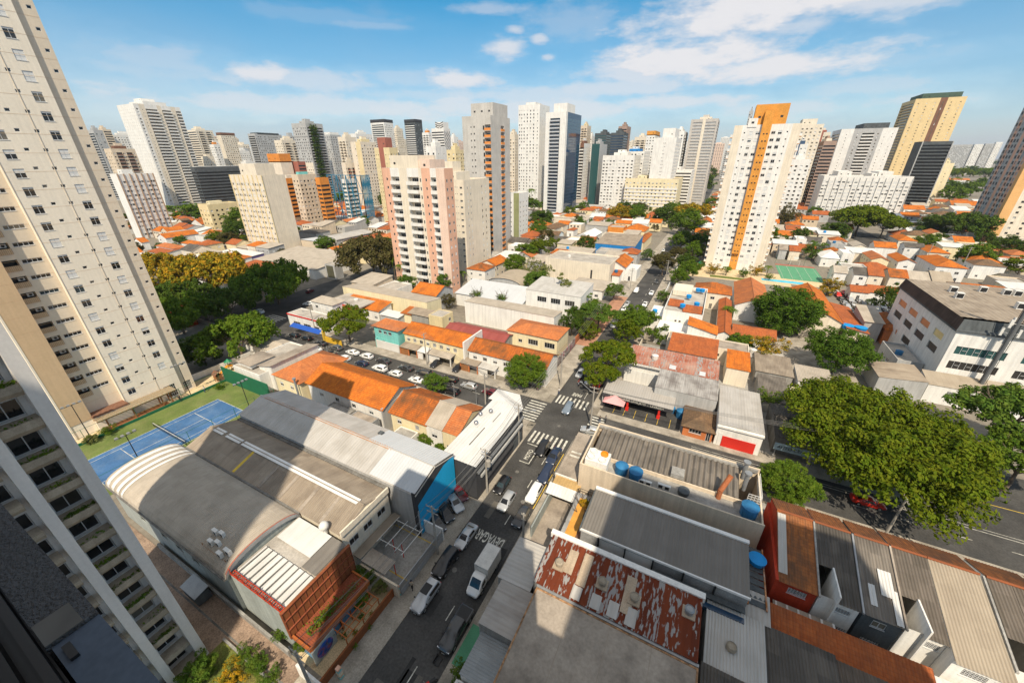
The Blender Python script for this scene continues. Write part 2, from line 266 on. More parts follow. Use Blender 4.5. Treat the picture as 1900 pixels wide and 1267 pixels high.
# ------------------------------------------------------------------ mesh builder and object helpers
class MB:
 def __init__(s): s.v = []; s.f = []; s.m = []; s.uv = []
 def face(s, pts, m=0, uv=None):
  i = len(s.v); s.v += [tuple(p) for p in pts]; s.f.append(tuple(range(i, i+len(pts)))); s.m.append(m); s.uv.append(uv)
 def box(s, x0, x1, y0, y1, z0, z1, m=0, skip='', mt=None):
  if x0 > x1: x0, x1 = x1, x0
  if y0 > y1: y0, y1 = y1, y0
  mt = m if mt is None else mt
  if 's' not in skip: s.face([(x0, y0, z0), (x1, y0, z0), (x1, y0, z1), (x0, y0, z1)], m)
  if 'n' not in skip: s.face([(x1, y1, z0), (x0, y1, z0), (x0, y1, z1), (x1, y1, z1)], m)
  if 'w' not in skip: s.face([(x0, y1, z0), (x0, y0, z0), (x0, y0, z1), (x0, y1, z1)], m)
  if 'e' not in skip: s.face([(x1, y0, z0), (x1, y1, z0), (x1, y1, z1), (x1, y0, z1)], m)
  if 't' not in skip: s.face([(x0, y0, z1), (x1, y0, z1), (x1, y1, z1), (x0, y1, z1)], mt)
  if 'b' not in skip: s.face([(x0, y1, z0), (x1, y1, z0), (x1, y0, z0), (x0, y0, z0)], m)
  return s
 def tube(s, p, q, r, n=6, m=0, r2=None, caps=True):
  p, q = Vector(p), Vector(q); d = (q-p); r2 = r if r2 is None else r2
  if d.length < 1e-6: return s
  d.normalize(); a = d.orthogonal().normalized(); b = d.cross(a)
  A = [p+(a*math.cos(t)+b*math.sin(t))*r for t in [2*math.pi*k/n for k in range(n)]]
  B = [q+(a*math.cos(t)+b*math.sin(t))*r2 for t in [2*math.pi*k/n for k in range(n)]]
  for k in range(n): s.face([A[k], A[(k+1) % n], B[(k+1) % n], B[k]], m)
  if caps: s.face(B, m); s.face(A[::-1], m)
  return s
 def lathe(s, x, y, prof, n=16, m=0):
  for (r0, z0), (r1, z1) in zip(prof, prof[1:]):
   for k in range(n):
    a, b = 2*math.pi*k/n, 2*math.pi*(k+1)/n
    P = [(x+r0*math.cos(a), y+r0*math.sin(a), z0), (x+r0*math.cos(b), y+r0*math.sin(b), z0), (x+r1*math.cos(b), y+r1*math.sin(b), z1), (x+r1*math.cos(a), y+r1*math.sin(a), z1)]
    if r0 < 1e-6: P = [P[0], P[2], P[3]]
    elif r1 < 1e-6: P = [P[0], P[1], P[2]]
    s.face(P, m)
  return s
 def prism(s, pts, z0, z1, m=0, mt=None):
  n = len(pts); s.face([(x, y, z1) for x, y in pts], m if mt is None else mt)
  for k in range(n):
   a, b = pts[k], pts[(k+1) % n]; s.face([(*a, z0), (*b, z0), (*b, z1), (*a, z1)], m)
  return s
 def sheet(s, p0, u, v, pitch=0, amp=0, m=0, nv=1, per=6, sag=0.0, thick=.03):
  """roof sheet from p0 along u (eave) and v (slope); pitch/amp corrugate it across u; UVs in metres"""
  p0, u, v = Vector(p0), Vector(u), Vector(v); lu, lv = u.length, v.length; nrm = u.cross(v).normalized()
  if nrm.z < 0: nrm = -nrm
  nu = max(1, int(round(lu/pitch*per))) if pitch else 1
  rows = []
  for j in range(nv+1):
   row = []
   for i in range(nu+1):
    a = i/nu; h = amp*math.sin(2*math.pi*a*lu/pitch) if pitch else 0
    row.append(p0+u*a+v*(j/nv)+nrm*h)
   rows.append(row)
  o = rnd.random()*50
  for j in range(nv):
   for i in range(nu):
    q = [rows[j][i], rows[j][i+1], rows[j+1][i+1], rows[j+1][i]]; t = [(i/nu*lu+o, j/nv*lv+o), ((i+1)/nu*lu+o, j/nv*lv+o), ((i+1)/nu*lu+o, (j+1)/nv*lv+o), (i/nu*lu+o, (j+1)/nv*lv+o)]
    if (q[1]-q[0]).cross(q[3]-q[0]).z < 0: q = q[::-1]; t = t[::-1]
    s.face(q, m, t)
  return s
 def tri(s, a, b, c, m=0):
  a, b, c = Vector(a), Vector(b), Vector(c); u = (b-a).normalized(); n = u.cross(c-a).normalized(); w = n.cross(u)
  if n.z < 0: a, b, c = a, c, b
  s.face([a, b, c], m, [((p-a).dot(u)+7, (p-a).dot(w)+7) for p in (a, b, c)])
 def mesh(s, name, mats, off=(0, 0, 0), smooth=False):
  me = bpy.data.meshes.new(name); ox, oy, oz = off
  me.from_pydata([(x-ox, y-oy, z-oz) for x, y, z in s.v], [], s.f)
  for k in mats: me.materials.append(MATS[k])
  me.polygons.foreach_set('material_index', s.m)
  if any(u is not None for u in s.uv):
   l = me.uv_layers.new(name='UVMap'); d = []
   for f, u in zip(s.f, s.uv):
    if u is None:
     pts = [s.v[i] for i in f]; n = (Vector(pts[1])-Vector(pts[0])).cross(Vector(pts[2])-Vector(pts[0])); ax = max(range(3), key=lambda k: abs(n[k]))
     u = [((p[1], p[2]), (p[0], p[2]), (p[0], p[1]))[ax] for p in pts]
    for q in u: d += [q[0], q[1]]
   l.data.foreach_set('uv', d)
  if smooth:
   bm = bmesh.new(); bm.from_mesh(me); bmesh.ops.remove_doubles(bm, verts=bm.verts, dist=.002); bm.to_mesh(me); bm.free()
   me.polygons.foreach_set('use_smooth', [True]*len(me.polygons))
   if smooth is not True: me.set_sharp_from_angle(angle=R(smooth))
  me.update(); return me
 def build(s, name, mats, parent=None, smooth=False, loc=None, **kw):
  if isinstance(mats, str): mats = [mats]
  if parent is not None: off = wloc(parent)
  else: off = loc or (0, 0, 0)
  o = bpy.data.objects.new(name, s.mesh(name, mats, off, smooth)); S.collection.objects.link(o)
  if parent is not None: o.parent = parent
  else: o.location = off
  for k, v in kw.items(): o[k] = v
  return o
def wloc(o):
 v = Vector((0, 0, 0))
 while o is not None: v += o.location; o = o.parent
 return v
def thing(name, label, cat, loc=(0, 0, 0), group=None, rz=0.0):
 o = bpy.data.objects.new(name, None); S.collection.objects.link(o); o.location = loc; o.rotation_euler = (0, 0, rz); o.empty_display_size = .3
 o['label'] = label; o['category'] = cat
 if group: o['group'] = group
 return o
def tag(o, label, cat, group=None):
 o['label'] = label; o['category'] = cat
 if group: o['group'] = group
 return o
def struct(o): o['kind'] = 'structure'; return o
def link(name, me, parent=None, loc=(0, 0, 0), rz=0.0):
 o = bpy.data.objects.new(name, me); S.collection.objects.link(o); o.location = loc; o.rotation_euler = (0, 0, rz)
 if parent is not None: o.parent = parent
 return o
def dup(root, loc, rz=None, label=None, group=None):
 r = root.copy(); S.collection.objects.link(r); r.location = loc
 if rz is not None: r.rotation_euler = (0, 0, rz)
 if label: r['label'] = label
 if group: r['group'] = group
 for c0 in root.children:
  c = c0.copy(); S.collection.objects.link(c); c.parent = r
  for d0 in c0.children:
   d = d0.copy(); S.collection.objects.link(d); d.parent = c
 return r
# walls with real openings: face is 's' (looks to -Y), 'e' (+X) or 'w' (-X)
def frame_of(face, x0, x1, y0, y1):
 if face == 's': return Vector((x0, y0, 0)), Vector((1, 0, 0)), Vector((0, -1, 0)), x1-x0
 if face == 'e': return Vector((x1, y0, 0)), Vector((0, 1, 0)), Vector((1, 0, 0)), y1-y0
 if face == 'w': return Vector((x0, y1, 0)), Vector((0, -1, 0)), Vector((-1, 0, 0)), y1-y0
 return Vector((x1, y1, 0)), Vector((-1, 0, 0)), Vector((0, 1, 0)), x1-x0
def facade(mb, fr, z0, z1, holes, depth=.18, m=0, back=None, mr=None, matf=None):
 """one wall plane with openings (u0,u1,v0,v1[,depth[,back]]); reveals go inwards; back = material index of the pane behind"""
 o, u, n, Wd = fr; mr = m if mr is None else mr
 P = lambda a, z, d=0: o+u*a+Vector((0, 0, z))-n*d
 holes = [h for h in holes if h[0] > .01 and h[1] < Wd-.01 and h[2] > z0+.01 and h[3] < z1-.01]
 us = sorted({0.0, Wd, *[round(h[0], 4) for h in holes], *[round(h[1], 4) for h in holes]})
 zs = sorted({z0, z1, *[round(h[2], 4) for h in holes], *[round(h[3], 4) for h in holes]})
 ui = {a: i for i, a in enumerate(us)}; zi = {a: i for i, a in enumerate(zs)}
 cut = set()
 for h in holes:
  for i in range(ui[round(h[0], 4)], ui[round(h[1], 4)]):
   for j in range(zi[round(h[2], 4)], zi[round(h[3], 4)]): cut.add((i, j))
 for j in range(len(zs)-1):
  i = 0
  while i < len(us)-1:
   if (i, j) in cut: i += 1; continue
   k = i
   mm = matf(us[i], zs[j]) if matf else m
   while k+1 < len(us)-1 and (k+1, j) not in cut and (not matf or matf(us[k+1], zs[j]) == mm): k += 1
   mb.face([P(us[i], zs[j]), P(us[k+1], zs[j]), P(us[k+1], zs[j+1]), P(us[i], zs[j+1])], mm); i = k+1
 for h in holes:
  a, b, c, d = h[:4]; dp = h[4] if len(h) > 4 else depth; bk = h[5] if len(h) > 5 else back
  mb.face([P(a, c), P(b, c), P(b, c, dp), P(a, c, dp)], mr); mb.face([P(a, d, dp), P(b, d, dp), P(b, d), P(a, d)], mr)
  mb.face([P(a, c), P(a, c, dp), P(a, d, dp), P(a, d)], mr); mb.face([P(b, c, dp), P(b, c), P(b, d), P(b, d, dp)], mr)
  if bk is not None: mb.face([P(a, c, dp), P(b, c, dp), P(b, d, dp), P(a, d, dp)], bk)
WCACHE = {}
def win_mesh(style, w, h):
 """a window unit in its opening: local x across, z up, looking to -Y; the origin is the lower middle of the pane"""
 key = (style, round(w, 2), round(h, 2))
 if key in WCACHE: return WCACHE[key]
 mb = MB(); t = .06
 if style == 'dark': mb.box(-w/2, w/2, 0, .05, 0, h, 1, mt=1)
 else:
  mb.box(-w/2, w/2, 0, .04, 0, h, 1)
  for a in ((-w/2, -w/2+t, 0, h), (w/2-t, w/2, 0, h), (-w/2+t, w/2-t, 0, t), (-w/2+t, w/2-t, h-t, h)): mb.box(a[0], a[1], -.05, -.003, a[2], a[3], 0)
  n = {SD: 2, 'ribbon': 4, 'shut': 2, HF: 2, SM: 1, 'sliver': 1, 'bars': 6, 'door': 2, 'big': 3}.get(style, 2)
  for k in range(1, n): mb.box(-w/2+w*k/n-.03, -w/2+w*k/n+.03, -.045, -.003, t, h-t, 0)
  if style == 'bars':
   for k in range(1, 4): mb.box(-w/2+t, w/2-t, -.045, -.003, h*k/4-.03, h*k/4+.03, 0)
  if style == 'shut': mb.box(-w/2+t, w/2-t, -.035, -.005, t, h-t, 2)
  if style in (HF, SD) and h > .9:
   f = .45 if style == HF else .16; mb.box(-w/2+t, w/2-t, -.035, -.005, h*(1-f), h-t, 2)
  if w > .8: mb.box(-w/2-.05, w/2+.05, -.16, -.003, -.07, -.002, 0)
 me = mb.mesh('window', ['alu', 'glass' if style != 'dark' else WD, 'shutter']); WCACHE[key] = me; return me
ROT = {'s': 0.0, 'e': R(90), 'w': R(-90), 'n': R(180)}
def windows(root, items, cap=100):
 """items (face, x, y, z, style, w, h) in world coords; the nearest become parts, the rest one part"""
 b = wloc(root); items = sorted(items, key=lambda i: (Vector(i[1:4])-CAM).length)
 for (f, x, y, z, st, w, h) in items[:cap]: link('window', win_mesh(st, w, h), root, Vector((x, y, z))-b, ROT[f])
 rest = items[cap:]
 if rest:
  bm = bmesh.new()
  for (f, x, y, z, st, w, h) in rest:
   n0 = len(bm.verts); bm.from_mesh(win_mesh(st, w, h)); bm.verts.ensure_lookup_table()
   bmesh.ops.transform(bm, matrix=Matrix.Translation(Vector((x, y, z))-b) @ Matrix.Rotation(ROT[f], 4, 'Z'), verts=bm.verts[n0:])
  me = bpy.data.meshes.new('window_rows'); bm.to_mesh(me); bm.free()
  for k in ('alu', 'glass', 'shutter'): me.materials.append(MATS[k])
  o = link('window_rows', me, root); o['kind'] = 'stuff'
def foot(xl, xc, xr, yc, z, D=None, depth=None):
 """ground rectangle of a building from three picture columns at its eave: far end of the street face, near corner, far end of the side face"""
 if D is None: P = at(xc, yc, z)
 else:
  d = ray(xc, yc); P = CAM + d*(D/fwd(d)); z = P.z
 def ext(axis, target, sgn):
  lo, hi = 0.0, 400.0; f = lambda s: proj(P+Vector((s*sgn, 0, 0) if axis == 0 else (0, s, 0)))[0]
  up = f(1.0) > f(0.0)
  for _ in range(50):
   mid = (lo+hi)/2
   if (f(mid) < target) == up: lo = mid
   else: hi = mid
  return lo
 if P.x <= 0 or xl < xc-1 and P.x < 6 and (xr-xc) < (xc-xl):           # near corner is south-east
  w = ext(0, xl, -1); d = depth or ext(1, xr, 1); return (P.x-w, P.x, P.y, P.y+d, z)
 w = ext(0, xr, 1); d = depth or ext(1, xl, 1); return (P.x, P.x+w, P.y, P.y+d, z)
def roof_shape(mb, kind, x0, x1, y0, y1, z, rise, ov=.4, pitch=0, amp=0, m=0, nv=1):
 """roof skin over a rectangle; gx / gy = ridge along X / Y, hip, sx- sx+ sy- sy+ = lean-to falling that way, flat, barrel_x / barrel_y"""
 a0, a1, b0, b1 = x0-ov, x1+ov, y0-ov, y1+ov; xm, ym = (x0+x1)/2, (y0+y1)/2
 if kind == 'gx':
  e = z-rise*ov/max(.1, (y1-y0)/2)
  mb.sheet((a0, b0, e), (a1-a0, 0, 0), (0, ym-b0, z+rise-e), pitch, amp, m, nv); mb.sheet((a0, b1, e), (a1-a0, 0, 0), (0, ym-b1, z+rise-e), pitch, amp, m, nv)
 elif kind == 'gy':
  e = z-rise*ov/max(.1, (x1-x0)/2)
  mb.sheet((a1, b0, e), (0, b1-b0, 0), (xm-a1, 0, z+rise-e), pitch, amp, m, nv); mb.sheet((a0, b0, e), (0, b1-b0, 0), (xm-a0, 0, z+rise-e), pitch, amp, m, nv)
 elif kind == 'hip':
  if a1-a0 >= b1-b0: h = (b1-b0)/2; r0, r1 = Vector((a0+h, ym, z+rise)), Vector((a1-h, ym, z+rise))
  else: h = (a1-a0)/2; r0, r1 = Vector((xm, b0+h, z+rise)), Vector((xm, b1-h, z+rise))
  c = [Vector(p) for p in ((a0, b0, z), (a1, b0, z), (a1, b1, z), (a0, b1, z))]
  def quad(p, q, r, s2):
   u = (q-p).normalized(); w = (s2-p)-u*(s2-p).dot(u); w.normalize()
   f = [p, q, r, s2]; uv = [((t-p).dot(u)+3, (t-p).dot(w)+3) for t in f]; mb.face(f, m, uv)
  if a1-a0 >= b1-b0: quad(c[0], c[1], r1, r0); quad(c[2], c[3], r0, r1); mb.tri(c[1], c[2], r1, m); mb.tri(c[3], c[0], r0, m)
  else: quad(c[1], c[2], r1, r0); quad(c[3], c[0], r0, r1); mb.tri(c[0], c[1], r0, m); mb.tri(c[2], c[3], r1, m)
 elif kind[0] == 's':
  hi = {'sy-': ((a0, b0, z), (a1-a0, 0, 0), (0, b1-b0, rise)), 'sy+': ((a0, b1, z), (a1-a0, 0, 0), (0, b0-b1, rise)), 'sx-': ((a0, b0, z), (0, b1-b0, 0), (a1-a0, 0, rise)), 'sx+': ((a1, b0, z), (0, b1-b0, 0), (a0-a1, 0, rise))}[kind]
  mb.sheet(*hi, pitch, amp, m, nv)
 elif kind.startswith('barrel'):
  n = 14; pts = [(-math.cos(math.pi*k/n), math.sin(math.pi*k/n)**.9) for k in range(n+1)]
  for (c0, s0), (c1, s1) in zip(pts, pts[1:]):
   if kind == 'barrel_x':
    h = (b1-b0)/2; mb.sheet((a0, ym+c0*h, z+rise*s0), (a1-a0, 0, 0), (0, (c1-c0)*h, rise*(s1-s0)), pitch, amp, m)
   else:
    h = (a1-a0)/2; mb.sheet((xm+c0*h, b0, z+rise*s0), (0, b1-b0, 0), ((c1-c0)*h, 0, rise*(s1-s0)), pitch, amp, m)
 return mb
def gable_pts(kind, x0, x1, y0, y1, z, rise, n=14):
 """wall triangles closing a gabled, barrel or lean-to roof"""
 xm, ym = (x0+x1)/2, (y0+y1)/2; out = []
 if kind == 'gx': out = [[(x, y0, z), (x, y1, z), (x, ym, z+rise)] for x in (x0, x1)]
 elif kind == 'gy': out = [[(x0, y, z), (x1, y, z), (xm, y, z+rise)] for y in (y0, y1)]
 elif kind == 'barrel_x': out = [[(x, ym-math.cos(math.pi*k/n)*(y1-y0)/2, z+rise*math.sin(math.pi*k/n)**.9) for k in range(n+1)] for x in (x0, x1)]
 elif kind == 'barrel_y': out = [[(xm-math.cos(math.pi*k/n)*(x1-x0)/2, y, z+rise*math.sin(math.pi*k/n)**.9) for k in range(n+1)] for y in (y0, y1)]
 elif kind in ('sy-', 'sy+'):
  h = y1 if kind == 'sy-' else y0; l = y0+y1-h; out = [[(x, l, z), (x, h, z), (x, h, z+rise)] for x in (x0, x1)]+[[(x0, h, z), (x1, h, z), (x1, h, z+rise), (x0, h, z+rise)]]
 elif kind in ('sx-', 'sx+'):
  h = x1 if kind == 'sx-' else x0; l = x0+x1-h; out = [[(l, y, z), (h, y, z), (h, y, z+rise)] for y in (y0, y1)]+[[(h, y0, z), (h, y1, z), (h, y1, z+rise), (h, y0, z+rise)]]
 return out
CORR = dict(fibro=(.30, .035), fibro_dark=(.30, .04), fibro_brown=(.30, .035), fibro_tan=(.30, .035), metal_roof=(.5, .02), metal_new=(.5, .02), metal_white=(.6, .02), metal_grey=(.40, .03), rust_roof=(.62, .03), maroon_roof=(.4, .02),
   fibro_mid=(.30, .04), fibro_streak=(.3, .04), fibro_pale=(.3, .035), fibro_blue=(.3, .03), metal_brown=(.5, .02), fibro_dark2=(.30, .04), rust_patch=(.62, .03), metal_streak=(.4, .02), metal_blue=(.4, .03),
   tile=(.30, .03), tile_faded=(.30, .03), tile_mossy=(.30, .03), tile_old=(.28, .03), tile_brown=(.3, .03), tile_red=(.3, .03))
BX = lambda *a, **k: MB().box(*a, **k)
FOOT = []; ROOFTANK = []
def lowrise(label, x0, x1, y0, y1, h, kind='flat', roof=FR, wall=WW, rise=None, name='house', cat=None, wins='auto', group=None, par=.5, ov=.35, z0=0.0, doors=True, trim=None, rough=True):
 """a low building: wall, roof and each window and door as parts"""
 root = thing(name, label, cat or name.replace('_', ' '), ((x0+x1)/2, (y0+y1)/2, z0), group); X, Y = x1-x0, y1-y0
 if roof == 'tile': roof = ('tile', 'tile_faded', 'tile', 'tile_mossy')[len(FOOT) % 4]
 if rise is None: rise = {'gx': Y*.22, 'gy': X*.22, 'hip': min(X, Y)*.24, 'barrel_x': Y*.17, 'barrel_y': X*.17}.get(kind, min(X, Y)*.10)
 FOOT.append((x0, x1, y0, y1)); far = (Vector(((x0+x1)/2, y0, 0))-CAM).length; items = []; holes = {'s': [], 'e': [], 'w': []}
 side = 'e' if x1 < 0 else 'w'
 if wins == 'auto':
  for f in ('s', side):
   Wd = X if f == 's' else Y; n = max(0, int((Wd-1.0)/3.3)); fl = max(1, int((h-.3)/2.8))
   for j in range(fl):
    for i in range(n):
     if rnd.random() < (.12 if f == 's' else .35): continue
     w, hh = (1.4, 1.05) if rnd.random() < .7 else (.9, .8); c = Wd*(i+.5)/n+rnd.uniform(-.3, .3); z = z0+j*2.8+1.0
     if j == 0 and i == n//2 and doors and f == 's': holes[f].append((c-.5, c+.5, z0+.06, z0+2.15, 'door')); continue
     if z+hh < z0+h-.15: holes[f].append((c-w/2, c+w/2, z, z+hh, rnd.choice([SD, SD, HF, 'shut'])))
 elif wins:
  for f, c, z, w, hh, st in wins: holes[f].append((c-w/2, c+w/2, z0+z, z0+z+hh, st))
 zt = z0+h+(par if kind == 'flat' else 0)
 mb = MB()
 for f in 'sewn':
  fr = frame_of(f, x0, x1, y0, y1); hs = holes.get(f, [])
  facade(mb, fr, z0, zt, [q[:4] for q in hs], .14, 0)
  o, u, n, Wd = fr
  for q in hs:
   if q[0] > .01 and q[1] < Wd-.01 and q[2] > z0+.01 and q[3] < zt-.01:
    p = o+u*((q[0]+q[1])/2)-n*.10; items.append((f, p.x, p.y, q[2], q[4], q[1]-q[0]-.01, q[3]-q[2]-.01))
 for g in gable_pts(kind, x0, x1, y0, y1, zt, rise): mb.face(g, 0)
 if kind == 'flat':
  t = .18
  for a in ((x0, x1, y0, y0+t), (x0, x1, y1-t, y1), (x0, x0+t, y0+t, y1-t), (x1-t, x1, y0+t, y1-t)): mb.face([(a[0], a[2], zt), (a[1], a[2], zt), (a[1], a[3], zt), (a[0], a[3], zt)], 0)
  i0, i1, j0, j1 = x0+t, x1-t, y0+t, y1-t; zr = zt-par
  for p, q in (((i0, j0), (i1, j0)), ((i1, j0), (i1, j1)), ((i1, j1), (i0, j1)), ((i0, j1), (i0, j0))): mb.face([(*q, zr-.01), (*p, zr-.01), (*p, zt), (*q, zt)], 0)
 if far < 330 and len(FOOT) % 3 == 0 and len(label.split()) < 12 and (kind == 'flat' or kind == 'sy-'): ROOFTANK.append((x0+X*.3, y0+Y*.4, zt-par if kind == 'flat' else zt+.05+.42*rise, label))
 mb.build('wall', wall, root)
 rb = MB(); pt, am = CORR.get(roof, (0, 0))
 if kind == 'flat':
  if pt: rb.sheet((x0+.18, y0+.18, zt-par+.05), (X-.36, 0, 0), (0, Y-.36, .12), pt, am)
  else: rb.face([(x0+.18, y0+.18, zt-par), (x1-.18, y0+.18, zt-par), (x1-.18, y1-.18, zt-par), (x0+.18, y1-.18, zt-par)], 0)
 else:
  if far > 130 or kind == 'hip': pt, am = (pt if far < 90 else 0), am
  roof_shape(rb, kind, x0, x1, y0, y1, zt+.05, rise, ov, pt if kind != 'hip' else 0, am)
 ro = rb.build('roof', roof, root)
 if kind in ('gx', 'gy', 'hip', 'sy-', 'sy+', 'sx-', 'sx+') and far < 260:
  md = ro.modifiers.new('thick', 'SOLIDIFY'); md.thickness = .10; md.offset = -1
 if kind in ('gx', 'gy') and far < 200:
  rc = MB(); xm, ym = (x0+x1)/2, (y0+y1)/2
  if kind == 'gx': rc.tube((x0-ov, ym, zt+.05+rise+.02), (x1+ov, ym, zt+.05+rise+.02), .13, 6)
  else: rc.tube((xm, y0-ov, zt+.05+rise+.02), (xm, y1+ov, zt+.05+rise+.02), .13, 6)
  rc.build('ridge', roof, root)
 for (f, x, y, z, st, w, hh) in items: link('door' if st == 'door' else 'window', win_mesh(st, w, hh), root, Vector((x, y, z))-Vector(root.location), ROT[f])
 if trim: BX(x0-.12, x1+.12, y0-.12, y0-.003, zt-.45, zt+.02, 0).build('fascia', trim, root)
 return root
# ------------------------------------------------------------------ towers
BCACHE = {}
def balcony_mesh(w, d, mats, h=1.15):
 key = (round(w, 2), d, tuple(mats), h)
 if key not in BCACHE:
  mb = MB(); mb.box(-w/2, w/2, -d, 0, -.16, .0, 0); mb.box(-w/2, w/2, -d, -d+.1, .001, h, 1); mb.box(-w/2, -w/2+.1, -d+.101, 0, .001, h, 1); mb.box(w/2-.1, w/2, -d+.101, 0, .001, h, 1)
  BCACHE[key] = mb.mesh('balcony', mats)
 return BCACHE[key]
def tower(label, box, faces, mats, fh=3.0, z0=3.0, near=False, pent=None, name='apartment_tower', cat='apartment tower', roofm=FR, par=.9, group=None, top=None, balc=(WW, WW), extra=None):
 """faces: {'s': [(u0, u1, material index, kind, ...)]} in fractions of the face; mats[0] wall, mats[1] the dark of openings"""
 x0, x1, y0, y1, H = box
 FOOT.append((x0, x1, y0, y1)); root = thing(name, label, cat, ((x0+x1)/2, (y0+y1)/2, 0), group); mb = MB(); items = []; bals = []
 nf = int((H-z0-.6)/fh)
 for f in 'sewn':
  fr = frame_of(f, x0, x1, y0, y1); o, u, n, Wd = fr; segs = faces.get(f)
  if not segs: facade(mb, fr, 0, H+par, [], 0, 0); continue
  holes = []
  for sg in segs:
   a, b, mi, kind = sg[0]*Wd, sg[1]*Wd, sg[2], sg[3]; w = b-a
   for j in range(nf):
    z = z0+j*fh
    if kind == 'w':                                     # n windows of w x h with sill
     k, ww, hh, sill, st = sg[4:9]
     if ww > w/k-.15: ww = w/k-.15
     for i in range(k):
      c = a+w*(i+.5)/k; s2 = st if not isinstance(st, tuple) else rnd.choice(st)
      if near:
       holes.append((c-ww/2, c+ww/2, z+sill, z+sill+hh, .16)); p = o+u*c-n*.11; items.append((f, p.x, p.y, z+sill, s2, ww-.01, hh-.01))
      else: holes.append((c-ww/2, c+ww/2, z+sill, z+sill+hh, .3, 1 if rnd.random() < .72 else 2))
    elif kind == 'r': holes.append((a+.3, b-.3, z+sg[5], z+sg[5]+sg[4], sg[6] if len(sg) > 6 else .3, 1))
    elif kind == 'b':
     hh = fh-.45; holes.append((a+.12, b-.12, z, z+hh, sg[4] if len(sg) > 4 else 1.3, (3 if len(mats) > 3 else 0) if near else 1)); p = o+u*((a+b)/2); bals.append((f, p.x, p.y, z, w-.1, sg[5] if len(sg) > 5 else .9))
     if near: q = p-n*((sg[4] if len(sg) > 4 else 1.3)-.06)+u*(w*rnd.uniform(-.08, .08)); items.append((f, q.x, q.y, z+.1, rnd.choice(('big', SD)), w*.55, 2.1))
  if not near: holes = [h for h in holes]
  def matf(uu, zz, segs=segs, Wd=Wd):
   for sg in segs:
    if sg[0]*Wd-.01 <= uu < sg[1]*Wd-.01: return sg[2]
   return 0
  cuts = [(sg[0]*Wd) for sg in segs]
  # force mesh lines where the wall colour changes
  facade_cut(mb, fr, 0, H+par, holes, matf, cuts)
 t = .25
 mb.face([(x0, y0, H), (x1, y0, H), (x1, y1, H), (x0, y1, H)], len(mats))
 for a in ((x0, x1, y0, y0+t), (x0, x1, y1-t, y1), (x0, x0+t, y0+t, y1-t), (x1-t, x1, y0+t, y1-t)): mb.face([(a[0], a[2], H+par), (a[1], a[2], H+par), (a[1], a[3], H+par), (a[0], a[3], H+par)], 0)
 for p, q in (((x0+t, y0+t), (x1-t, y0+t)), ((x1-t, y0+t), (x1-t, y1-t)), ((x1-t, y1-t), (x0+t, y1-t)), ((x0+t, y1-t), (x0+t, y0+t))): mb.face([(*q, H), (*p, H), (*p, H+par), (*q, H+par)], 0)
 mb.build('wall', list(mats)+[roofm], root)
 for i, pt in enumerate(pent or []):
  fx0, fx1, fy0, fy1, ph, pm = pt[:6]; z2 = pt[6] if len(pt) > 6 else 0
  X0, X1, Y0, Y1 = x0+(x1-x0)*fx0, x0+(x1-x0)*fx1, y0+(y1-y0)*fy0, y0+(y1-y0)*fy1
  pm_ = MB(); pm_.box(X0, X1, Y0, Y1, H+z2+.003, H+z2+ph, 0)
  k = max(1, int((X1-X0)/4))
  for i2 in range(k):
   c = X0+(X1-X0)*(i2+.5)/k
   if ph > 2.2 and rnd.random() < .6: pm_.box(c-.5, c+.5, Y0-.02, Y0+.1, H+z2+ph*.4, H+z2+ph*.4+.8, 1, skip='n')
  pm_.build('penthouse', [pm, WD], root)
 windows(root, items)
 b = wloc(root)
 if near:
  for (f, x, y, z, w, d) in bals: link('balcony', balcony_mesh(w, d, balc), root, Vector((x, y, z))-b, ROT[f])
 elif bals:
  bb = MB()
  for (f, x, y, z, w, d) in bals:
   for q0, q1, r0, r1, s0, s1, mi in ((-w/2, w/2, -d, 0, -.16, 0, 0), (-w/2, w/2, -d, -d+.12, .001, 1.0, 1)):
    if f == 's': bb.box(x+q0, x+q1, y+r0, y+r1, z+s0, z+s1, mi)
    elif f == 'e': bb.box(x-r1, x-r0, y+q0, y+q1, z+s0, z+s1, mi)
    else: bb.box(x+r0, x+r1, y+q0, y+q1, z+s0, z+s1, mi)
  o = bb.build('balconies', list(balc), root); o['kind'] = 'stuff'
 if top: top(root, x0, x1, y0, y1, H+par)
 return root
def facade_cut(mb, fr, z0, z1, holes, matf, cuts):
 o, u, n, Wd = fr
 holes = [h for h in holes if h[0] > .01 and h[1] < Wd-.01 and h[2] > z0+.01 and h[3] < z1-.01]
 cs = sorted({0.0, *[c for c in cuts if .01 < c < Wd-.01], Wd})
 for a, b in zip(cs, cs[1:]):
  sub = [(h[0]-a, h[1]-a, *h[2:]) for h in holes if h[0] >= a-.001 and h[1] <= b+.001]
  m = matf((a+b)/2, 0); facade(mb, (o+u*a, u, n, b-a), z0, z1, sub, .18, m, back=None, mr=m)
def W_(n, w=1.4, h=1.3, sill=1.0, st=(SD, SD, HF, 'shut')): return ('w', n, w, h, sill, st)
